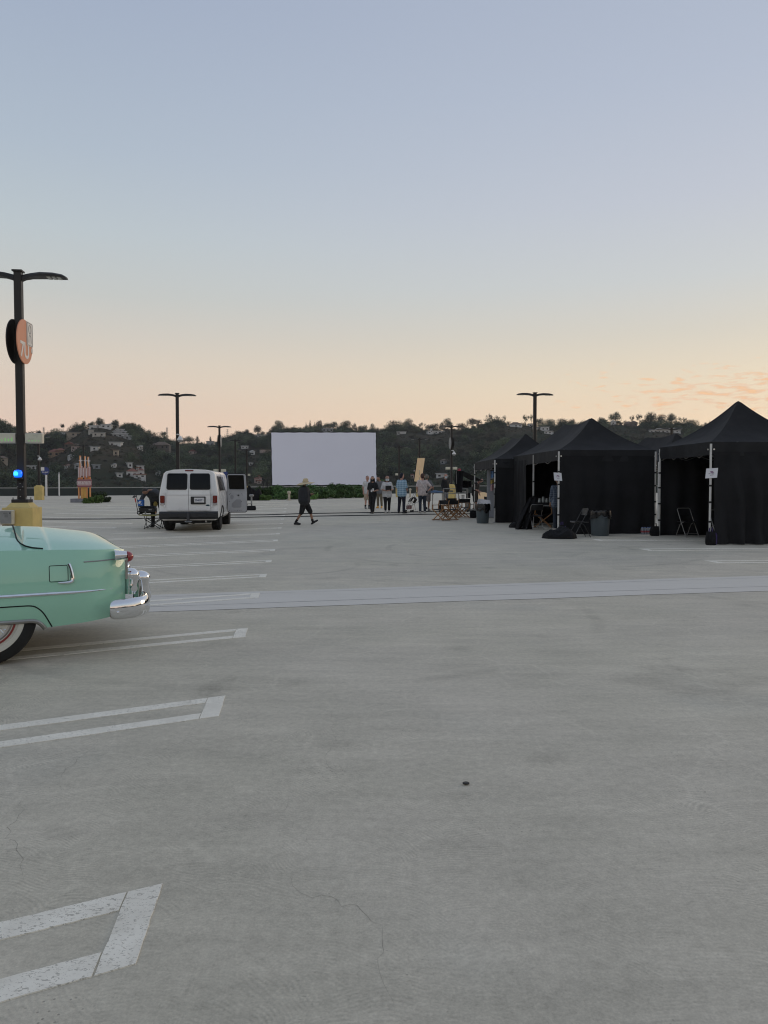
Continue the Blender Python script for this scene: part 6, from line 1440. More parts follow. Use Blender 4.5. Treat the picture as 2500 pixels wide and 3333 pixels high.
for r_, z in ((.02, .185), (.06, .18), (.088, .155), (.098, .11), (.106, .062), (.110, .046), (.17, .038), (.25, .018), (.318, -.008), (.325, -.014), (.25, .010), (.16, .030), (.10, .036)):
    rings.append([(hc.x + r_ * math.cos(a) * .95, hc.y + r_ * math.sin(a) * 1.0, hc.z + z + .05 * (-math.sin(a)) * (r_ / .325) ** 2 * .9 - .02 * abs(math.cos(a)) * (r_ / .325) ** 2) for a in [2 * math.pi * j / 28 for j in range(28)]])
b.loft(rings); b.obj('straw_hat', straw, o)
b = MB(); b.tube([(hc.x + .106 * math.cos(a), hc.y + .106 * math.sin(a), hc.z + .066 + .02 * math.cos(a)) for a in [2 * math.pi * j / 24 for j in range(24)]], .007, 5, True); b.obj('hat_band', mat('hat band', (.05, .04, .02), .8), o)
ph = V['hdR'] * .5 + V['hdL'] * .5; w = o.matrix_basis @ ph if False else None
p_ = thing('phone', 'small dark phone held by the man in straw hat', 'phone', Vector(gp(g.x, g.y)) + Vector((-ph.y + .02, ph.x, ph.z + .04)), R(90)); b = MB(); b.M = Matrix.Rotation(R(-35), 4, 'X'); b.bbox((0, 0, 0), (.075, .01, .15), .004); b.obj('phone_body', blk, p_); b = MB(); b.M = Matrix.Rotation(R(-35), 4, 'X'); b.bbox((0, .0065, 0), (.066, .002, .135), .0005); b.obj('phone_screen', glassd, p_)
# --- man bending over the cart left of the van
d = 26.0; x = (508 - 1250) / F * d
J = dict(pelvis=(0, .05, .93), belly=(-.01, -.08, 1.06), chest=(-.08, -.22, 1.15), neck=(-.16, -.36, 1.22), head=(-.19, -.50, 1.20), shL=(.06, -.34, 1.20), shR=(-.26, -.30, 1.16), look=(0, -.6, -.8), elR=(-.36, -.42, .93), wrR=(-.33, -.46, .72), hdR=(-.33, -.46, .64), elL=(.28, -.36, 1.06), wrL=(.46, -.34, .94), hdL=(.53, -.34, .90),
         hipL=(.11, .05, .90), hipR=(-.10, .05, .90), knL=(.20, .0, .50), anL=(.28, .04, .09), toeL=(.32, -.13, .035), knR=(-.11, .0, .50), anR=(-.12, .04, .09), toeR=(-.13, -.14, .035))
o, V, k = person('man in grey shirt and black trousers bending over a cart left of the van', gp(x, d), R(0), 1.78, J, 1.08, 1, cloth('slate shirt', (.055, .058, .066)), .5, .93, blkc, .98, blkc, 'short', brn)
# --- the group right of the screen
def gpers(px, py, label, rz, Hh, **kw):
    g = G(px, py); return person(label, gp(g.x, g.y), rz, Hh, **kw) + (g,)
shoeb = mat('black boot', (.008, .008, .008), .4, var=.2); sneak = mat('pale sneaker', (.45, .42, .38), .7, var=.1); yelsh = mat('yellow orange sneaker', (.75, .38, .06), .6, var=.1)
gpers(1196, 1656, 'person in white tee and beige shorts mostly hidden behind the woman in black', R(20), 1.62, skin=2, shirt=whtc, sleeve=.3, hem=.88, pants=beig, plen=.46, shoe=gryc, hair='short', hairm=brn, sock=blkc)
o, V, k, g = gpers(1213, 1671, 'woman in black with black mask and long dark hair holding a paper cup', R(-18), 1.66, female=True, skin=0, shirt=blkc, sleeve=.42, hem=.86, pants=blkc, plen=.98, shoe=shoeb, hair='long', hairm=brn, mask=bmask,
      J=dict(knL=(.07, -.06, .50), anL=(.04, -.05, .09), toeL=(.05, -.22, .03), anR=(-.06, .06, .09), toeR=(-.08, -.10, .03), elL=(.27, .0, 1.12), wrL=(.14, -.20, 1.06), hdL=(.06, -.25, 1.09), look=(.25, -1, 0)))
c_ = gp(g.x, g.y) + Vector((.03, -.34, V['hdL'].z + .03)); cp_o = thing('paper_cup', 'white paper cup held by the woman in black', 'cup', c_); b = MB(); b.lathe([(.028, -.055), (.036, .045), (.038, .05)], 14); b.obj('cup_body', mat('white card', (.7, .68, .64), .7), cp_o); b = MB(); b.lathe([(.040, .051), (.040, .06), (.030, .066), (.01, .066)], 14); b.obj('cup_lid', wht, cp_o)
b = MB(); b.tube([V['neck'] + Vector((.05, -.05, -.04)), Vector((.02, -.135, 1.22)), Vector((0, -.145, 1.08)), Vector((-.02, -.135, 1.22)), V['neck'] + Vector((-.05, -.05, -.04))], .005, 5); b.obj('lanyard', bmask, o); b = MB(); b.bbox((0, -.15, 1.02), (.075, .008, .11), .003); b.obj('badge', mat('white badge', (.65, .65, .66), .5, var=.03), o)
gpers(1236, 1654, 'man in grey tee, khaki trousers and yellow shoes looking down behind the women', R(-15), 1.62, skin=0, shirt=gryc, sleeve=.42, hem=.86, pants=khak, plen=.93, shoe=yelsh, hair='short', hairm=brn, J=dict(head=(-.05, -.07, 1.60), look=(-.4, -1, -.5), elR=(-.25, -.05, 1.14), wrR=(-.10, -.25, 1.12), hdR=(-.03, -.31, 1.14)))
o, V, k, g = gpers(1260, 1670, 'woman in white top and black leggings with mask holding a black clipboard', R(14), 1.68, female=True, st=1.16, skin=0, shirt=whtc, sleeve=.46, hem=.84, pants=blkc, plen=.90, shoe=sneak, hair='long', hairm=red_h, mask=wmask,
      J=dict(elR=(-.27, .0, 1.12), wrR=(-.08, -.24, 1.06), hdR=(.0, -.29, 1.08), elL=(.27, .0, 1.12), wrL=(.10, -.24, 1.09), hdL=(.02, -.29, 1.10), knR=(-.10, -.07, .5), anR=(-.09, -.05, .09), toeR=(-.11, -.22, .03)))
cb = thing('clipboard', 'black clipboard held against the chest of the woman in white', 'clipboard', gp(g.x, g.y) + Vector((.06, -.28, 1.12 * k + .06))); b = MB(); b.M = Matrix.Rotation(R(12), 4, 'X'); b.bbox((0, 0, 0), (.27, .014, .22), .004); b.obj('board', blk, cb); b = MB(); b.M = Matrix.Rotation(R(12), 4, 'X'); b.bbox((0, .010, .10), (.10, .012, .03), .003); b.obj('clip', steel, cb); b = MB(); b.M = Matrix.Rotation(R(12), 4, 'X'); b.bbox((0, .0085, -.01), (.22, .002, .18), .0005); b.obj('paper_sheet', paper, cb)
# facing away towards the right
gpers(1308, 1671, 'man in blue plaid shirt and navy cap seen from behind', R(142), 1.80, st=1.06, skin=2, shirt=plaid('blue plaid', (.26, .40, .50), (.10, .20, .30), (.50, .60, .66)), sleeve=.46, hem=.84, pants=navc, plen=.98, shoe=mat('black shoe', (.009, .009, .01)), hair='cap', hairm=cloth('navy cap', (.012, .015, .026)),
      J=dict(anL=(.17, .0, .09), toeL=(.24, -.15, .035), knL=(.14, -.02, .50), anR=(-.12, .02, .09), toeR=(-.16, -.14, .035), elR=(-.26, .02, 1.13), wrR=(-.17, -.18, 1.0), hdR=(-.10, -.25, 1.0), look=(-.3, -1, .05)))
o, V, k, g = gpers(1375, 1670, 'man in pale tee and jeans seen from behind with hand on hip', R(190), 1.78, st=1.04, skin=2, shirt=pinkc, sleeve=.36, hem=.88, pants=den, plen=.98, shoe=sneak, hair='short', hairm=red_h,
      J=dict(elR=(-.40, .10, 1.15), wrR=(-.24, .08, 1.0), hdR=(-.17, .06, .98), elL=(.27, .04, 1.14), wrL=(.22, .0, .95), hdL=(.19, -.02, .9)))
b = MB(); b.tube([(.15, .115, 1.46 * k), (.0, .155, 1.25 * k), (-.16, .125, 1.0 * k), (-.175, -.05, .95 * k)], .012, 5); b.obj('sling_strap', wht, o); b = MB(); b.bbox((-.16, .10, .96 * k), (.10, .05, .13), .01); b.obj('hip_pouch', blkc, o)
gpers(1389, 1663, 'person in cap and grey shorts standing behind the man in pale tee', R(160), 1.72, skin=1, shirt=gryc, sleeve=.36, hem=.88, pants=cloth('grey shorts', (.22, .19, .18)), plen=.48, shoe=gryc, hair='cap', hairm=mat('camo cap', (.16, .14, .11), .8, var=.5, scale=30), J=dict(elR=(-.33, .02, 1.14), wrR=(-.30, -.10, .92), hdR=(-.29, -.13, .84)))
# at the monitor cart
gm = gp((1450 - 1250) / F * 41, 41)
person('bald man with white mask in dark jacket behind the equipment cart', gm, R(40), 1.70, None, 1.05, 2, blkc, .95, .86, gryc, .95, shoeb, None, None, wmask)
gm = gp((1547 - 1250) / F * 36.5, 36.5)
person('person in black tee and shorts bending behind the monitor by the tent leg', gm, R(60), 1.68, dict(head=(0, -.28, 1.50), neck=(0, -.16, 1.42), chest=(0, -.06, 1.28), shL=(.175, -.10, 1.37), shR=(-.175, -.10, 1.37), elL=(.22, -.05, 1.08), wrL=(.20, -.14, .86), hdL=(.19, -.17, .78), elR=(-.22, -.1, 1.08), wrR=(-.2, -.3, .98), hdR=(-.19, -.38, .97)), 1.05, 2, blkc, .42, .86, blkc, .48, gryc, 'cap', blkc)
# in the middle tent
gm = gp((1818 - 1250) / F * 24.4, 24.4)
person('man in blue check shirt and jeans standing inside the middle tent', gm, R(178), 1.72, dict(knL=(.10, -.03, .5)), 1.08, 1, plaid('dark blue check', (.065, .085, .12), (.035, .05, .08), (.16, .19, .23), 1.3), .85, .84, den, .98, sneak, 'short', brn)
# ================================================================== cables over the deck
cabm = mat('black rubber cable', (.010, .010, .010), .6, var=.1)
for nm, pts, lab in (('a', [(-120, 1691), (0, 1691), (200, 1691), (417, 1690), (600, 1686), (749, 1677.5), (860, 1677), (1000, 1672.5), (1192, 1669.6), (1300, 1669), (1400, 1665.5), (1530, 1663.5), (1600, 1662)], 'long black cable across the deck, the farther of the two'),
                    ('b', [(640, 1687), (749, 1684.6), (800, 1684.7), (950, 1682.5), (1100, 1680), (1300, 1677), (1400, 1675), (1530, 1673.6), (1594, 1672), (1640, 1671)], 'long black cable across the deck, the nearer of the two')):
    P = []
    for a, c_ in zip(pts, pts[1:]):
        for i in range(5): t = i / 5; g = G(a[0] + (c_[0] - a[0]) * t, a[1] + (c_[1] - a[1]) * t + .35 * noise.noise((a[0] * .01 + t, ord(nm), 0))); P.append(g + Vector((0, 0, .018)))
    b = MB(); b.tube(P, .02, 7); tag(b.obj('ground_cable', cabm, None), lab, 'cable')
wood = mat('varnished wood', (.30, .15, .06), .5, var=.25, scale=20); canvas = mat('black canvas', (.008, .008, .009), .9, var=.15, bump=.3); brass = mat('brass bolt', (.4, .3, .12), .35, .9, var=.1)
def director_chair(loc, rz, label, wm=wood, sc=1.0, cm=canvas):
    o = thing('director_chair', label, 'chair', loc, rz, 'folding director chairs'); w, d, sh, ah, bh = .27 * sc, .20 * sc, .46 * sc, .64 * sc, .85 * sc
    for y in (-d, d):
        b = MB(); b.bar((-w, y, .015), (w, y - .02, sh), .035, .022, (0, 1, 0)); b.obj('leg', wm, o, False); b = MB(); b.bar((w, y + .025, .015), (-w, y + .005, sh), .035, .022, (0, 1, 0)); b.obj('leg', wm, o, False)
        b = MB(); b.cyl((0, y - .03, sh / 2), (0, y + .05, sh / 2), .012, n=8); b.obj('pivot_bolt', brass, o)
    for x in (-w, w):
        b = MB(); b.bar((x, -d - .04, sh), (x, d + .04, sh), .03, .035); b.obj('seat_rail', wm, o, False); b = MB(); b.bar((x, -d - .05, .03), (x, d + .06, .03), .03, .03); b.obj('floor_rail', wm, o, False)
        for y in (-d, d): b = MB(); b.bar((x * 1.03, y, sh), (x * 1.03, y, ah), .03, .03); b.obj('arm_post', wm, o, False)
        b = MB(); b.bbox((x * 1.03, 0, ah + .012), (.055, 2 * d + .1, .024), .006); b.obj('armrest', wm, o); b = MB(); b.bar((x * 1.03, d - .01, ah), (x * 1.0, d + .04, bh), .028, .028); b.obj('back_post', wm, o, False)
    b = MB(); b.grid([[(x, y, sh + .022 - .045 * math.sin(math.pi * (x + w) / (2 * w)) + .004 * noise.noise((x * 9, y * 9, 0))) for x in [-w + 2 * w * i / 8 for i in range(9)]] for y in [-d + 2 * d * j / 5 for j in range(6)]]); b.obj('canvas_seat', cm, o)
    b = MB(); b.grid([[(x, d + .02 + .045 * math.sin(math.pi * (x + w) / (2 * w)) + .05 * (z - ah) / (bh - ah), z) for x in [-w + 2 * w * i / 8 for i in range(9)]] for z in [bh - .17 * sc + .17 * sc * j / 4 for j in range(5)]]); b.obj('canvas_back', cm, o); return o
for px, py, rz, lab in ((1435, 1694, -42, 'front left wooden director chair with black canvas back, left of the trash can'), (1463, 1693, 222, 'front right wooden director chair of the group left of the trash can'), (1479, 1683, 30, 'rear left wooden director chair of the group left of the trash can'), (1504, 1685, 200, 'rear right wooden director chair nearest the trash can')):
    director_chair(G(px, py), R(rz), lab, sc=.92)
director_chair(G(1603, 1682), R(150), 'wooden director chair half hidden behind the left tent front wall')
director_chair(G(1768, 1716), R(165), 'brown director chair standing in the opening of the middle tent')
def folding_chair(loc, rz, label, legm_):
    o = thing('folding_chair', label, 'chair', loc, rz, 'metal folding chairs'); w = .21
    for x in (-w, w):
        b = MB(); b.tube([(x, -.26, .0), (x, -.02, .42), (x * .98, .17, .78)], .0115, 8); b.obj('front_leg', legm_, o); b = MB(); b.tube([(x * .86, .26, .0), (x * .86, .06, .36), (x * .86, -.10, .43)], .0105, 8); b.obj('rear_leg', legm_, o)
    b = MB(); b.tube([(-w * .98, .17, .78), (-w * .8, .18, .81), (w * .8, .18, .81), (w * .98, .17, .78)], .0115, 8); b.obj('top_rail', legm_, o)
    b = MB(); b.tube([(-w, -.20, .10), (w, -.20, .10)], .008, 6); b.tube([(-w * .86, .23, .055), (w * .86, .23, .055)], .008, 6); b.obj('stretcher', legm_, o)
    sm_ = mat('black plastic seat', (.012, .012, .013), .45, var=.1); b = MB(); b.loft([[(x, y, z + .012 * (x / w) ** 2) for x in [-w * .95 + 1.9 * w * i / 8 for i in range(9)]] + [(x, y, z - .02 + .012 * (x / w) ** 2) for x in reversed([-w * .95 + 1.9 * w * i / 8 for i in range(9)])] for y, z in ((-.21, .43), (-.19, .448), (.0, .44), (.16, .435), (.20, .43))]); b.obj('seat', sm_, o, True, 50)
    b = MB(); b.loft([[(x, y + .03 * (1 - (x / w) ** 2), z) for x in [-w * .95 + 1.9 * w * i / 8 for i in range(9)]] + [(x, y + .018 + .03 * (1 - (x / w) ** 2), z) for x in reversed([-w * .95 + 1.9 * w * i / 8 for i in range(9)])] for y, z in ((.115, .62), (.125, .65), (.155, .76), (.165, .80))]); b.obj('backrest', sm_, o, True, 50); return o
legg = mat('grey chair tube', (.32, .31, .29), .4, .6, var=.1); legd = mat('dark chair tube', (.06, .06, .06), .4, .6, var=.1)
folding_chair(G(2236, 1747), R(14), 'black folding chair with pale legs in the open side of the right tent', legg)
folding_chair(G(1886, 1748), R(-82), 'black folding chair turned sideways before the middle tent wall', legd)
folding_chair(G(1742, 1722), R(190), 'folding chair with pale legs at the middle tent opening, black coat over it', legg)
folding_chair(gp(9.0, 20.6), R(10), 'folding chair mostly hidden behind the right tent leg', legg)
# ------------------------------------------------------------------ trash cans
canm = mat('slate blue plastic', (.065, .085, .095), .55, var=.1, scale=3, bump=.05); bag = mat('black bin liner', (.008, .008, .009), .25, var=.2, bump=.8, bscale=9)
def bin_(loc, label, h, r, liner=1, seed=0):
    o = thing('trash_can', label, 'trash can', loc, R(20 + seed * 40)); n = 40
    def ring(rr, z, fl=0): return [(rr * math.cos(a) * (1 + fl * max(0, math.cos(4 * a)) ** 8), rr * math.sin(a) * (1 + fl * max(0, math.cos(4 * a)) ** 8), z) for a in [2 * math.pi * j / n for j in range(n)]]
    b = MB(); b.loft([ring(r * .80, .0), ring(r * .82, .015), ring(r * .90, h * .55, .03), ring(r * .95, h * .84, .05), ring(r * .955, h * .86), ring(r, h * .87), ring(r * 1.01, h * .985), ring(r * .98, h), ring(r * .93, h), ring(r * .90, h * .7)]); b.obj('bin_body', canm, o, True, 40)
    for s_ in (0, math.pi): b = MB(); b.tube([(r * .97 * math.cos(s_ - .22), r * .97 * math.sin(s_ - .22), h * .80), (r * 1.12 * math.cos(s_ - .15), r * 1.12 * math.sin(s_ - .15), h * .77), (r * 1.12 * math.cos(s_ + .15), r * 1.12 * math.sin(s_ + .15), h * .77), (r * .97 * math.cos(s_ + .22), r * .97 * math.sin(s_ + .22), h * .80)], .016, 8); b.obj('handle', canm, o)
    b = MB(); rg_ = random.Random(seed); rows = []
    for j in range(6):
        rr = []
        for i in range(n):
            a = 2 * math.pi * i / n; e = noise.noise((math.cos(a) * 2.2, math.sin(a) * 2.2, seed + j * .3)); zz = (h * .99 - .08, h + .02, h + .025, h - .02, h - .10 - .09 * (e + .2), h - .16 - .14 * (e + .3))[j]; q_ = (r * .88, r * .95, r * 1.03, r * 1.06, r * (1.08 + .05 * e), r * (1.06 + .08 * e))[j]
            rr.append((q_ * math.cos(a), q_ * math.sin(a), zz + .012 * math.sin(a * 13 + seed)))
        rows.append(rr)
    b.loft(rows, True, False); b.obj('liner', bag, o); return o
g = G(1571, 1703); bin_(g, 'slate blue trash can with black liner, papers piled on top', .70, .265, 1, 1)
pb = thing('paper_stack', 'white papers and card sticking out of the left trash can', 'papers', g + Vector((.03, 0, .68)))
for i, (x, y, a, t, w, h) in enumerate(((.0, .02, 5, 8, .42, .20), (.08, -.04, -8, -5, .34, .15), (-.08, .06, 14, 10, .28, .17))):
    b = MB(); b.M = Matrix.Translation((x, y, h / 2 + .0)) @ Matrix.Rotation(R(a), 4, 'Y') @ Matrix.Rotation(R(t), 4, 'X'); b.grid([[(-w / 2 + w * u / 6, .03 * math.sin(u * .8 + i) - .0, -h / 2 + h * v / 4) for u in range(7)] for v in range(5)]); b.obj('sheet', paper, pb)
bin_(G(1953, 1743), 'slate blue trash can with rumpled black liner before the middle tent', .70, .30, 1, 2)
# ------------------------------------------------------------------ heaps of cloth, bags, water
def heap(px, py, w, h, dp, label, m_, seed, name='cloth_pile', cat='cloth', loc=None):
    g = loc if loc is not None else G(px, py); o = thing(name, label, cat, g); rows = []
    for j in range(15):
        v = j / 14; rr = []
        for i in range(36):
            a = 2 * math.pi * i / 36; e = 1 + .30 * noise.noise((math.cos(a) * 1.5, math.sin(a) * 1.5, seed)) + .10 * noise.noise((math.cos(a) * 5, math.sin(a) * 5, seed + v * 3)); q_ = math.cos(v * math.pi / 2) ** .7
            x, y = w / 2 * e * q_ * math.cos(a), dp / 2 * e * q_ * math.sin(a)
            z = h * math.sin(v * math.pi / 2) ** .8 * (.6 + .75 * (noise.noise((x * 3.2, y * 3.2, seed)) + .45)) + .03 * noise.noise((x * 11, y * 11, seed)) * math.sin(v * 3)
            rr.append((x, y, max(0, z) if j else 0))
        rows.append(rr)
    b = MB(); b.loft(rows); b.obj('folds', m_, o, True, 70); return o
blackf = black_cloth('black heavy cloth', (.008, .008, .009), bs=8, bst=.6)
heap(1822, 1752, 1.02, .26, .55, 'heap of black cloth on the deck before the middle tent', blackf, 3)
heap(1683, 1717, .62, .16, .4, 'small black cloth heap at the foot of the middle tent side', blackf, 8)
# black coat hanging off the tent side over the chair
g = G(1722, 1722); o = thing('hanging_drape', 'black drape sagging from the middle tent side down to the deck', 'drape', g); b = MB(); P = []
for j in range(16):
    v = j / 15; P.append([(-.48 * v + (.26 + .30 * v) * (u / 14) , .12 * math.sin(u * .9 + v * 3) * v - .15 * v, 1.05 * (1 - v) ** .8 - .06 * v * math.sin(u * .7) ** 2 * (1 - v)) for u in range(15)])
b.grid(P); b.obj('drape_cloth', blackf, o, True, 70)
pur = mat('purple nylon', (.035, .018, .10), .6, var=.2); 
def sandbag(px, py, w, h, label, m2=None):
    g = G(px, py); o = thing('weight_bag', label, 'bag', g); b = MB(); b.loft([[(w / 2 * s_ * c_ , .09 * k_ * e_, z) for c_, e_ in ((-1, -.6), (-.6, -1), (.6, -1), (1, -.6), (1, .6), (.6, 1), (-.6, 1), (-1, .6))] for z, s_, k_ in ((0, .85, .9), (.03, 1, 1.1), (h * .5, 1.02, 1.0), (h * .85, .95, .6), (h, .98, .25))]); b.obj('bag_body', blackf, o, True, 50)
    b = MB(); b.tube([(-w * .2, 0, h * .9), (-w * .15, 0, h + .09), (w * .15, 0, h + .09), (w * .2, 0, h * .9)], .014, 6); b.obj('bag_handle', m2 or blackf, o)
    if m2: b = MB(); b.bbox((w * .55, .02, h * .45), (w * .35, .12, h * .9), .03); b.obj('purple_side', m2, o)
    return o
sandbag(2313, 1774, .22, .34, 'black and purple weight bag at the right tent leg', pur); sandbag(2131, 1744, .24, .28, 'black weight bag at the leg between middle and right tents'); sandbag(1829, 1742, .16, .30, 'purple weight bag at the middle tent front leg behind the cloth heap', pur); sandbag(1673, 1700, .13, .2, 'small purple weight bag at the rear leg of the middle tent', pur)
sandbag(1540, 1686, .26, .30, 'black weight bag at the left tent leg beside the trash can'); sandbag(812, 1661, .62, .22, 'black sandbag lying on the deck right of the van door')
g = G(2104, 1739); o = thing('water_pack', 'shrink-wrapped pack of water bottles by the middle tent wall', 'water pack', g)
wat = mat('clear water plastic', (.45, .50, .55), .1, var=.1, trans=.5); cap_ = mat('blue bottle cap', (.1, .2, .5), .5, var=.05)
for i in range(4):
    for j in range(2):
        x, y = -.12 + .08 * i, -.04 + .08 * j; b = MB(); b.lathe([(.033, 0), (.036, .02), (.034, .08), (.036, .14), (.028, .17), (.013, .195), (.013, .2)], 12, (x, y, 0)); bt = b.obj('bottle', wat, o); b = MB(); b.cyl((x, y, .2005), (x, y, .215), .015, n=10); b.obj('bottle_cap', cap_, bt); b = MB(); b.lathe([(.0365, .06), (.0365, .11)], 12, (x, y, 0)); b.obj('bottle_label', mat('red label', (.35, .05, .06), .6), bt)
# grey post with the sandbag
g = G(819, 1656); o = thing('grey_post', 'grey metal post standing right of the van open door', 'post', g); b = MB(); b.cyl((0, 0, 0), (0, 0, .62), .045, .04, 10); b.obj('shaft', gry, o); b = MB(); b.lathe([(.06, 0), (.12, .03), (.12, .1), (.05, .12)], 12, (0, 0, .6)); b.obj('head', gry, o); b = MB(); b.cyl((0, 0, 0), (0, 0, .02), .13, n=14); b.obj('foot_plate', gry, o)
heap(826, 1629, 1.2, .9, .8, 'dark bundle of gear beside the yellow base left of the hedge', blackf, 15, 'gear_bundle', 'bundle')
# ------------------------------------------------------------------ folding stand with hand cart, left of the van
d = 25.3; k = d / F; g = gp((499 - 1250) * k, d); zt = EYE - (1675 - 1575) * k - g.z
o = thing('folding_stand', 'low black folding X-leg stand beside the van', 'stand', g, R(4)); dk = mat('black steel tube', (.012, .012, .013), .45, .5, var=.1); grn = mat('yellow green webbing', (.30, .28, .10), .7, var=.1)
for y in (-.22, .22):
    for s_ in (1, -1): b = MB(); b.cyl((-.26 * s_, y, .012), (.24 * s_, y * .9, zt - .14), .013, n=8); b.obj('cross_leg', dk, o)
for x in (-.26, .24):
    for s_ in (1, -1): b = MB(); b.cyl((x, -.22 * s_, .012), (x + .02, .0, .22), .010, n=8); b.cyl((x + .02, 0, .22), (x, .2 * s_, zt - .02), .010, n=8); b.obj('end_leg', dk, o)
for y in (-.24, .24): b = MB(); b.tube([(-.42, y, zt), (-.1, y, zt - .03), (.12, y, zt - .025), (.34, y, zt + .06), (.42, y, zt + .08)], .014, 8); b.obj('top_rail', grn, o)
b = MB(); b.grid([[(x, -.23 + .46 * j / 4, zt + .004 - .03 * math.sin(math.pi * j / 4) + (.06 * max(0, x - .12) / .22)) for x in [-.4 + .72 * i / 8 for i in range(9)]] for j in range(5)]); b.obj('webbing', grn, o)
gc = g + Vector((0, 0, zt + .01)); o = thing('hand_cart', 'black wheeled equipment case with red-gripped handle on the folding stand', 'cart', gc, R(4)); px_ = lambda x: (x - 499) * k
b = MB(); b.bbox((px_(482), 0, .145), (.52, .30, .20), .03); b.obj('case_body', blk, o); b = MB(); b.bbox((px_(492), -.152, .16), (.10, .008, .045), .003); b.obj('case_label', gry, o); b = MB(); b.bbox((px_(480), 0, .262), (.50, .28, .03), .012); b.obj('case_lid', mat('dark case lid', (.02, .02, .02), .5), o)
for y in (-.16, .16):
    b = MB(); b.lathe([(.02, -.025), (.06, -.025), (.066, 0), (.06, .025), (.02, .025)], 20, (px_(456), y, .062), (0, 1, 0)); w_ = b.obj('wheel', rub, o); b = MB(); b.lathe([(.005, -.028), (.03, -.03), (.032, -.02)], 14, (px_(456), y, .062), (0, 1, 0)); b.obj('wheel_hub', mat('pale hub', (.55, .55, .53), .5), w_)
for y in (-.12, .12): b = MB(); b.cyl((px_(452), y, .10), (px_(442), y, .62), .011, n=8); b.obj('handle_tube', dk, o)
b = MB(); b.cyl((px_(446.5), -.12, .40), (px_(443.5), -.12, .53), .019, n=10); b.obj('red_grip', mat('red grip', (.5, .04, .03), .6), o); b = MB(); b.tube([(px_(442), -.12, .62), (px_(437), -.12, .57), (px_(434), 0, .55), (px_(437), .12, .57), (px_(442), .12, .62)], .014, 8); b.obj('handle_bar', dk, o)
for x0, m_ in ((472, gry), (505, wood)): b = MB(); b.sph((px_(x0) + .05, -.15, .06), (.03, .02, .04)); b.obj('caster', m_, o)
ob = thing('blue_crate', 'bright blue box with white print on top of the wheeled case', 'box', gc + Vector((px_(459), 0, .277)), R(4)); b = MB(); b.bbox((0, 0, .10), (.17, .22, .20), .008); b.obj('box_body', mat('bright blue card', (.03, .13, .42), .5, var=.15), ob); b = MB(); b.plate([(-.05, .06), (.0, .08), (.04, .15), (-.02, .16), (-.06, .12)], lambda u, v, t: (u, -.112 - t, v), .002); b.plate([(.01, .05), (.06, .05), (.06, .07), (.01, .075)], lambda u, v, t: (u, -.112 - t, v), .002); b.obj('white_print', wht, ob, False)
oy = thing('yellow_bag', 'small yellow bag hanging from the bending man hand', 'bag', gp((506 - 1250) / F * 25.9, 25.9) + Vector((0, 0, .98)), 0); b = MB(); b.loft([[(w * math.cos(a), .05 * w / .06 * math.sin(a), z) for a in [2 * math.pi * j / 12 for j in range(12)]] for z, w in ((-.28, .03), (-.26, .06), (-.18, .07), (-.12, .05), (-.10, .02))]); b.obj('pouch', mat('mustard cloth', (.35, .26, .06), .8), oy); b = MB(); b.tube([(0, 0, -.10), (.0, 0, -.02)], .006, 5); b.obj('cord', dk, oy)
# ------------------------------------------------------------------ reflector board and its rolling stand
d = 38.0; k = d / F; A_, B_, C_, D2 = at(1358, 1491, d), at(1382, 1491, d + .5), at(1371, 1568, d + .3), at(1347, 1567, d - .2); gb = gp(A_.x, d); o = thing('reflector_board', 'tall cream reflector board tilted on a stand behind the man in pale tee', 'reflector', gb)
crm = mat('warm reflector cloth', (.86, .62, .36), .55, var=.05, scale=4, bump=.5, bscale=5); lc = lambda p: p - gb
n_ = (lc(B_) - lc(A_)).cross(lc(D2) - lc(A_)).normalized(); n_ = n_ if n_.y < 0 else -n_
b = MB(); b.grid([[lc(A_.lerp(B_, i / 10).lerp(D2.lerp(C_, i / 10), j / 20)) + n_ * (.02 + .015 * noise.noise((i * .5, j * .3, 1))) for i in range(11)] for j in range(21)]); b.obj('cloth_face', crm, o)
for a, c_ in ((A_, B_), (B_, C_), (C_, D2), (D2, A_)): b = MB(); b.bar(lc(a), lc(c_), .035, .03, n_); b.obj('frame_bar', dk, o, False)
b = MB(); b.cyl((lc(C_).x - .1, .25, .35), (lc(A_.lerp(C_, .5)).x, .12, lc(A_.lerp(C_, .5)).z), .02, n=8); b.obj('stand_pole', steel, o); b = MB(); b.sph((lc(D2.lerp(A_, .45)).x - .03, 0, lc(D2.lerp(A_, .45)).z), .05); b.obj('clamp_knob', steel, o)
for a in (-1.0, .9, 2.6): b = MB(); b.cyl((lc(C_).x - .1, .25, .40), (lc(C_).x - .1 + .62 * math.cos(a), .25 + .62 * math.sin(a), .07), .016, n=8); l_ = b.obj('stand_leg', steel, o); b = MB(); b.lathe([(.01, -.02), (.05, -.02), (.05, .02), (.01, .02)], 14, (lc(C_).x - .1 + .62 * math.cos(a), .25 + .62 * math.sin(a), .051), (0, 1, 0)); b.obj('caster', rub, l_)
d = 36.0; k = d / F; g = gp((1342 - 1250) * k, d); o = thing('push_cart', 'folding push cart with black seat and small wheels beside the man in pale tee', 'cart', g, R(-15)); zz = lambda py: EYE - (py - 1575) * k - g.z; xx = lambda px: (px - 1342) * k
for y in (-.2, .2):
    b = MB(); b.tube([(xx(1322), y, .08), (xx(1334), y, zz(1635)), (xx(1353), y, zz(1604))], .013, 8); b.obj('frame_tube', steel, o); b = MB(); b.tube([(xx(1350), y, .08), (xx(1346), y, zz(1640)), (xx(1336), y, zz(1628))], .012, 8); b.obj('frame_tube', steel, o)
    for px in (1318, 1341): b = MB(); b.lathe([(.01, -.015), (.045, -.015), (.045, .015), (.01, .015)], 14, (xx(px), y, .046), (0, 1, 0)); b.obj('wheel', rub, o)
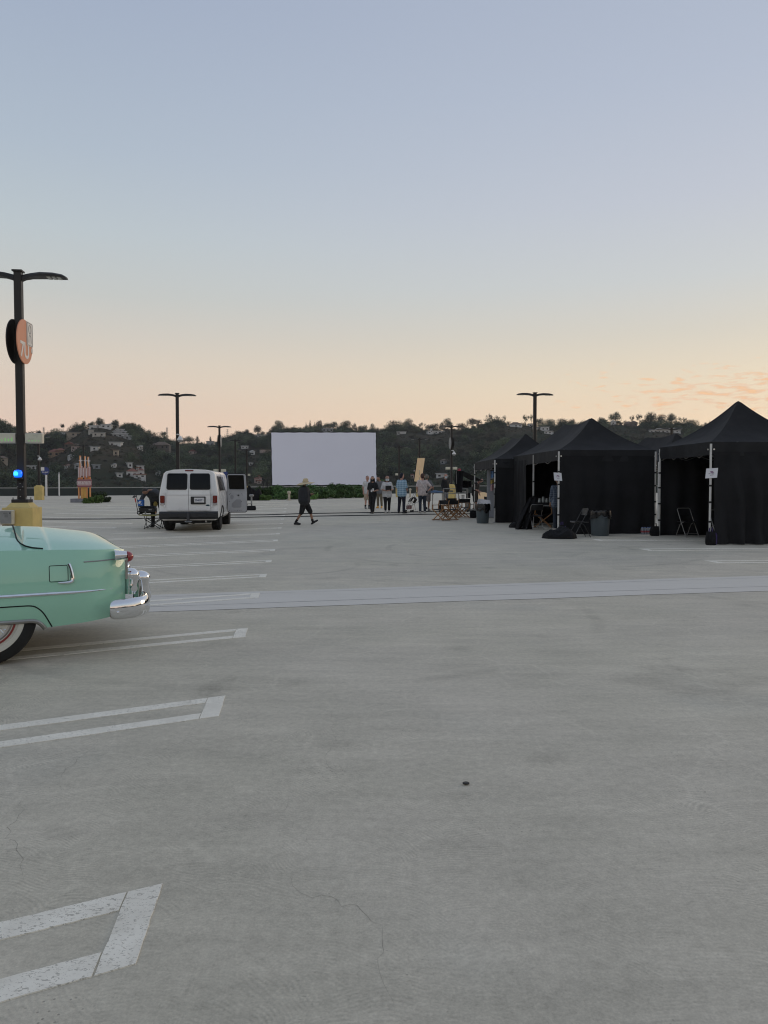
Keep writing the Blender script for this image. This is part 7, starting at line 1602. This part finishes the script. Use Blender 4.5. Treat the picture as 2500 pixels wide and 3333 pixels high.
b = MB(); b.loft([[(x, y, z) for y in (-.2, -.1, .1, .2)] + [(x + .05, y, z - .02) for y in (.2, .1, -.1, -.2)] for x, z in ((xx(1331), zz(1632)), (xx(1338), zz(1622)), (xx(1347), zz(1618)), (xx(1352), zz(1625)), (xx(1346), zz(1636)))]); b.obj('seat_cloth', blackf, o)
b = MB(); b.bbox((xx(1331), 0, .22), (.24, .26, .18), .03); b.obj('basket_bag', mat('patterned pink bag', (.30, .18, .17), .8, var=.5, scale=25), o); b = MB(); b.tube([(xx(1353), -.2, zz(1604)), (xx(1355), 0, zz(1602)), (xx(1353), .2, zz(1604))], .016, 8); b.obj('push_bar', blk, o)
# ------------------------------------------------------------------ monitor cart with black hood
d = 36.0; k = d / F; z6 = lambda x, y: (1400 + x * .1447, 1520 + y * .1447); gm = gp((z6(560, 0)[0] - 1250) * k, d); zx = lambda x: (1400 + x * .1447 - 1250) * k - gm.x; zy = lambda y: EYE - (1520 + y * .1447 - 1575) * k - gm.z
o = thing('equipment_cart', 'rolling steel equipment cart with trays beside the left tent', 'cart', gm)
for x in (300, 570, 835):
    for y in (-.25, .25): b = MB(); b.cyl((zx(x), y, .06), (zx(x), y, zy(480)), .014, n=8); pst = b.obj('upright', steel, o); b = MB(); b.lathe([(.01, -.02), (.055, -.02), (.055, .02), (.01, .02)], 14, (zx(x), y, .057), (0, 1, 0)); b.obj('caster', rub, pst)
for y in (490, 590, 800): b = MB(); b.bbox(((zx(300) + zx(835)) / 2, 0, zy(y)), (zx(835) - zx(300), .54, .035), .008); b.obj('tray', gry, o)
for i, (x, y, w, h, m_) in enumerate(((350, 545, 60, 40, blk), (470, 545, 90, 40, gry), (760, 560, 80, 30, wht), (390, 770, 120, 60, blk), (560, 765, 80, 60, mat('teal case', (.05, .10, .09), .6)), (740, 690, 60, 130, wht), (690, 780, 70, 45, blk), (640, 560, 40, 40, wht), (860, 640, 90, 120, blackf))):
    b = MB(); b.bbox((zx(x), -.12 + .06 * (i % 3), zy(y)), (w * .1447 * k, .2, h * .1447 * k), .01); b.obj('gear_box', m_, o)
b = MB(); b.tube([(zx(640), -.28, zy(700)), (zx(700), -.30, zy(760)), (zx(640), -.32, zy(830)), (zx(790), -.3, zy(960))], .012, 6); b.obj('hanging_cord', mat('blue cord', (.05, .08, .16), .6), o)
b = MB(); b.lathe([(.035, 0), (.02, .10), (.008, .14)], 12, (zx(650), -.25, zy(705))); b.obj('white_cone', wht, o)
om = thing('monitor', 'black monitor screen on the equipment cart under the hood', 'monitor', gm + Vector((0, 0, zy(472) + .02))); h0 = zy(315) - zy(470); b = MB(); b.bbox((zx(825), -.05, h0 / 2), (zx(930) - zx(720), .08, h0), .015); b.obj('housing', blk, om); b = MB(); b.bbox((zx(825), -.093, h0 / 2), (zx(915) - zx(735), .004, h0 - .05), .001); b.obj('screen', glassd, om); b = MB(); b.bbox((zx(825), 0, -.008), (.2, .16, .016), .004); b.obj('foot', blk, om)
oh = thing('flag_hood', 'black cloth flag hood rigged over the monitor cart', 'flag', gm); b = MB()
sidep = [[(zx(x0 + (x1 - x0) * i / 8), -.32 + .03 * math.sin(i * 1.3 + j * .4), zy(y)) for i in range(9)] for j, (y, x0, x1) in enumerate(((95, 562, 725), (200, 545, 722), (320, 530, 718), (440, 552, 712), (560, 570, 704)))]
b.grid(sidep); b.obj('side_cloth', blackf, oh, True, 60)
b = MB(); b.grid([[(zx(xa + (xb - xa) * i / 6), yy, zy(ya + (yb - ya) * i / 6)) for i in range(7)] for (xa, ya, xb, yb, yy) in ((720, 92, 1160, 312, -.35), (650, 100, 1050, 305, .05), (600, 110, 935, 302, .4))]); b.obj('top_cloth', blackf, oh, True, 60)
b = MB(); b.cyl((zx(572), -.34, zy(100)), (zx(574), -.34, zy(380)), .012, n=8); b.obj('frame_rod', steel, oh); b = MB(); b.cyl((zx(720), -.35, zy(90)), (zx(1160), -.35, zy(310)), .010, n=8); b.obj('frame_rod', dk, oh); b = MB(); b.cyl((zx(640), .0, zy(100)), (zx(640), .0, .02), .016, n=8); b.obj('stand_pole', steel, oh)
oc_ = thing('baseball_hat', 'red and blue baseball hat resting on top of the black hood', 'hat', gm + Vector((zx(640), -.3, zy(90)))); b = MB(); b.lathe([(.085, 0), (.085, .05), (.06, .10), (.01, .12)], 14); b.obj('crown_panel', mat('red blue cap', (.30, .05, .06), .8, var=.6, scale=8), oc_); b = MB(); b.bbox((.10, -.02, .01), (.12, .11, .012), .004); b.obj('peak', mat('navy cap peak', (.03, .03, .10), .8), oc_)
ot = thing('side_table', 'small steel folding table with a blue cloth left of the equipment cart', 'table', gp((z6(190, 0)[0] - 1250) * k, 36.3)); 
for x in (-.28, .22):
    for y in (-.2, .2): b = MB(); b.cyl((x, y, 0), (x * .9, y, .86), .012, n=8); b.obj('leg', steel, ot)
b = MB(); b.bbox((-.03, 0, .875), (.62, .48, .025), .006); b.obj('table_top', gry, ot)
heap(0, 0, .62, .10, .45, 'crumpled blue cloth on the small steel table', mat('blue tarp', (.07, .13, .22), .7, var=.3, bump=.6, bscale=8), 21, 'blue_cloth', 'cloth', ot.location + Vector((-.05, 0, .889)))
heap(0, 0, .24, .34, .24, 'black shoulder bag hanging at the small steel table', blackf, 23, 'shoulder_bag', 'bag', ot.location + Vector((.12, -.36, .0)))
o = thing('floor_case', 'grey upright case standing between the director chairs and trash can', 'case', G(1523, 1664), R(5)); b = MB(); b.bbox((0, 0, .21), (.20, .36, .42), .02); b.obj('case_shell', mat('grey case', (.12, .125, .12), .6, var=.1), o); b = MB(); b.tube([(-.05, 0, .42), (-.05, 0, .46), (.05, 0, .46), (.05, 0, .42)], .01, 6); b.obj('case_handle', blk, o)
o = thing('roll_of_cable', 'coil of pale cable hanging beside the left tent leg', 'cable coil', G(1537, 1664)); b = MB()
for i in range(4): b.tube([(.13 * math.cos(a), -.03 * i, .20 + .13 * math.sin(a)) for a in [2 * math.pi * j / 20 for j in range(20)]], .018, 6, True)
b.obj('coil_loops', mat('pale grey cable', (.38, .37, .35), .6, var=.1), o)
# ------------------------------------------------------------------ seen through the open side of the left tent
d = 31.5; k = d / F; g = gp((1603 - 1250) * k, d); o = thing('display_board', 'tall pale grey board standing inside the left tent', 'board', g); zz = lambda py: EYE - (py - 1575) * k - g.z; b = MB(); b.bbox((0, .1, zz(1527) / 2), (34 * k, .04, zz(1527)), .006); b.obj('panel', mat('pale grey board', (.36, .37, .40), .6, var=.05), o); b = MB(); b.bbox((0, .1, .02), (34 * k, .3, .04), .006); b.obj('foot', gry, o)
for i, (px, py, w, h, m_, lab) in enumerate(((1605, 1545, 16, 22, mat('light blue plastic', (.12, .25, .50), .5, var=.3, scale=12), 'blue and white folded banner hung in the left tent'), (1603, 1569, 13, 12, mat('mustard cloth', (.35, .26, .06), .8), 'mustard yellow bag hung in the left tent'), (1604, 1588, 14, 20, mat('pink patterned cloth', (.40, .25, .26), .8, var=.6, scale=30), 'pink patterned clothes hung in the left tent'))):
    c_ = at(px, py, d - .15); oo = thing('hung_item', lab, 'hanging cloth', c_); b = MB(); W_, H2 = w * k, h * k; b.grid([[(-W_ / 2 + W_ * u / 6, .03 * math.sin(u * 1.4 + i), -H2 / 2 + H2 * v / 5 + .04 * (u / 6)) for u in range(7)] for v in range(6)]); b.obj('cloth_panel', m_, oo); b = MB(); b.cyl((-W_ / 2, .02, H2 / 2 + .02), (W_ / 2, .02, H2 / 2 + .06), .012, n=6); b.obj('hanger_rod', dk, oo)
# round cream reflector lying far behind
c_ = at(1563, 1610, 60); o = thing('round_reflector', 'cream round reflector leaning far behind the tent leg', 'reflector', gp(c_.x, 60)); b = MB(); b.M = Matrix.Translation((0, 0, .02)); b.plate([(.62 * math.cos(a) + .2, .52 * math.sin(a)) for a in [math.pi * i / 24 for i in range(25)]], lambda u, v, t: (u, .25 * v - t, v), .02); b.obj('reflector_face', crm, o, False); b = MB(); b.tube([(.62 * math.cos(a) + .2, .25 * .52 * math.sin(a), .02 + .52 * math.sin(a)) for a in [math.pi * i / 24 for i in range(25)]], .015, 6); b.obj('rim', dk, o)
# drinks on a table inside the middle tent
d = 26.0; g = gp((1772 - 1250) / F * d, d); o = thing('drinks_table', 'dark table with glass jars inside the middle tent', 'table', g); b = MB(); b.bbox((0, 0, .74), (1.1, .6, .04), .008); b.obj('table_top', gry, o)
for x in (-.5, .5):
    for y in (-.25, .25): b = MB(); b.cyl((x, y, 0), (x, y, .72), .018, n=8); b.obj('leg', dk, o)
jr = mat('pale glass jar', (.30, .32, .30), .15, var=.1)
for i in range(4):
    oj = thing('glass_jar', f'{ORD[i]} pale glass jar from the left on the table in the middle tent', 'jar', g + Vector((-.18 + .12 * i, -.1, .761)), 0, 'jars on the tent table'); b = MB(); b.lathe([(.045, 0), (.05, .02), (.05, .16 + .05 * (i % 2)), (.035, .19 + .05 * (i % 2)), (.035, .20 + .05 * (i % 2))], 14); b.obj('jar_body', jr, oj); b = MB(); b.lathe([(.038, .2005 + .05 * (i % 2)), (.038, .225 + .05 * (i % 2)), (.01, .23 + .05 * (i % 2))], 14); b.obj('jar_lid', gry, oj)
# ================================================================== evening haze over the valley
b = MB(); b.box((0, 0, 55), (2700, 2700, 146))
hz_o = b.obj('haze', None, None, False)
hm = bpy.data.materials.new('evening haze'); hm.use_nodes = True; t_ = hm.node_tree
t_.nodes.remove(t_.nodes['Principled BSDF']); pv = t_.nodes.new('ShaderNodeVolumePrincipled'); t_.links.new(pv.outputs[0], t_.nodes['Material Output'].inputs['Volume'])
pv.inputs['Color'].default_value = (.93, .95, 1, 1); pv.inputs['Density'].default_value = .00011; pv.inputs['Anisotropy'].default_value = .1
hz_o.data.materials.append(hm); tag(hz_o, 'thin pale evening haze in the air over the valley', 'haze', kind='stuff')
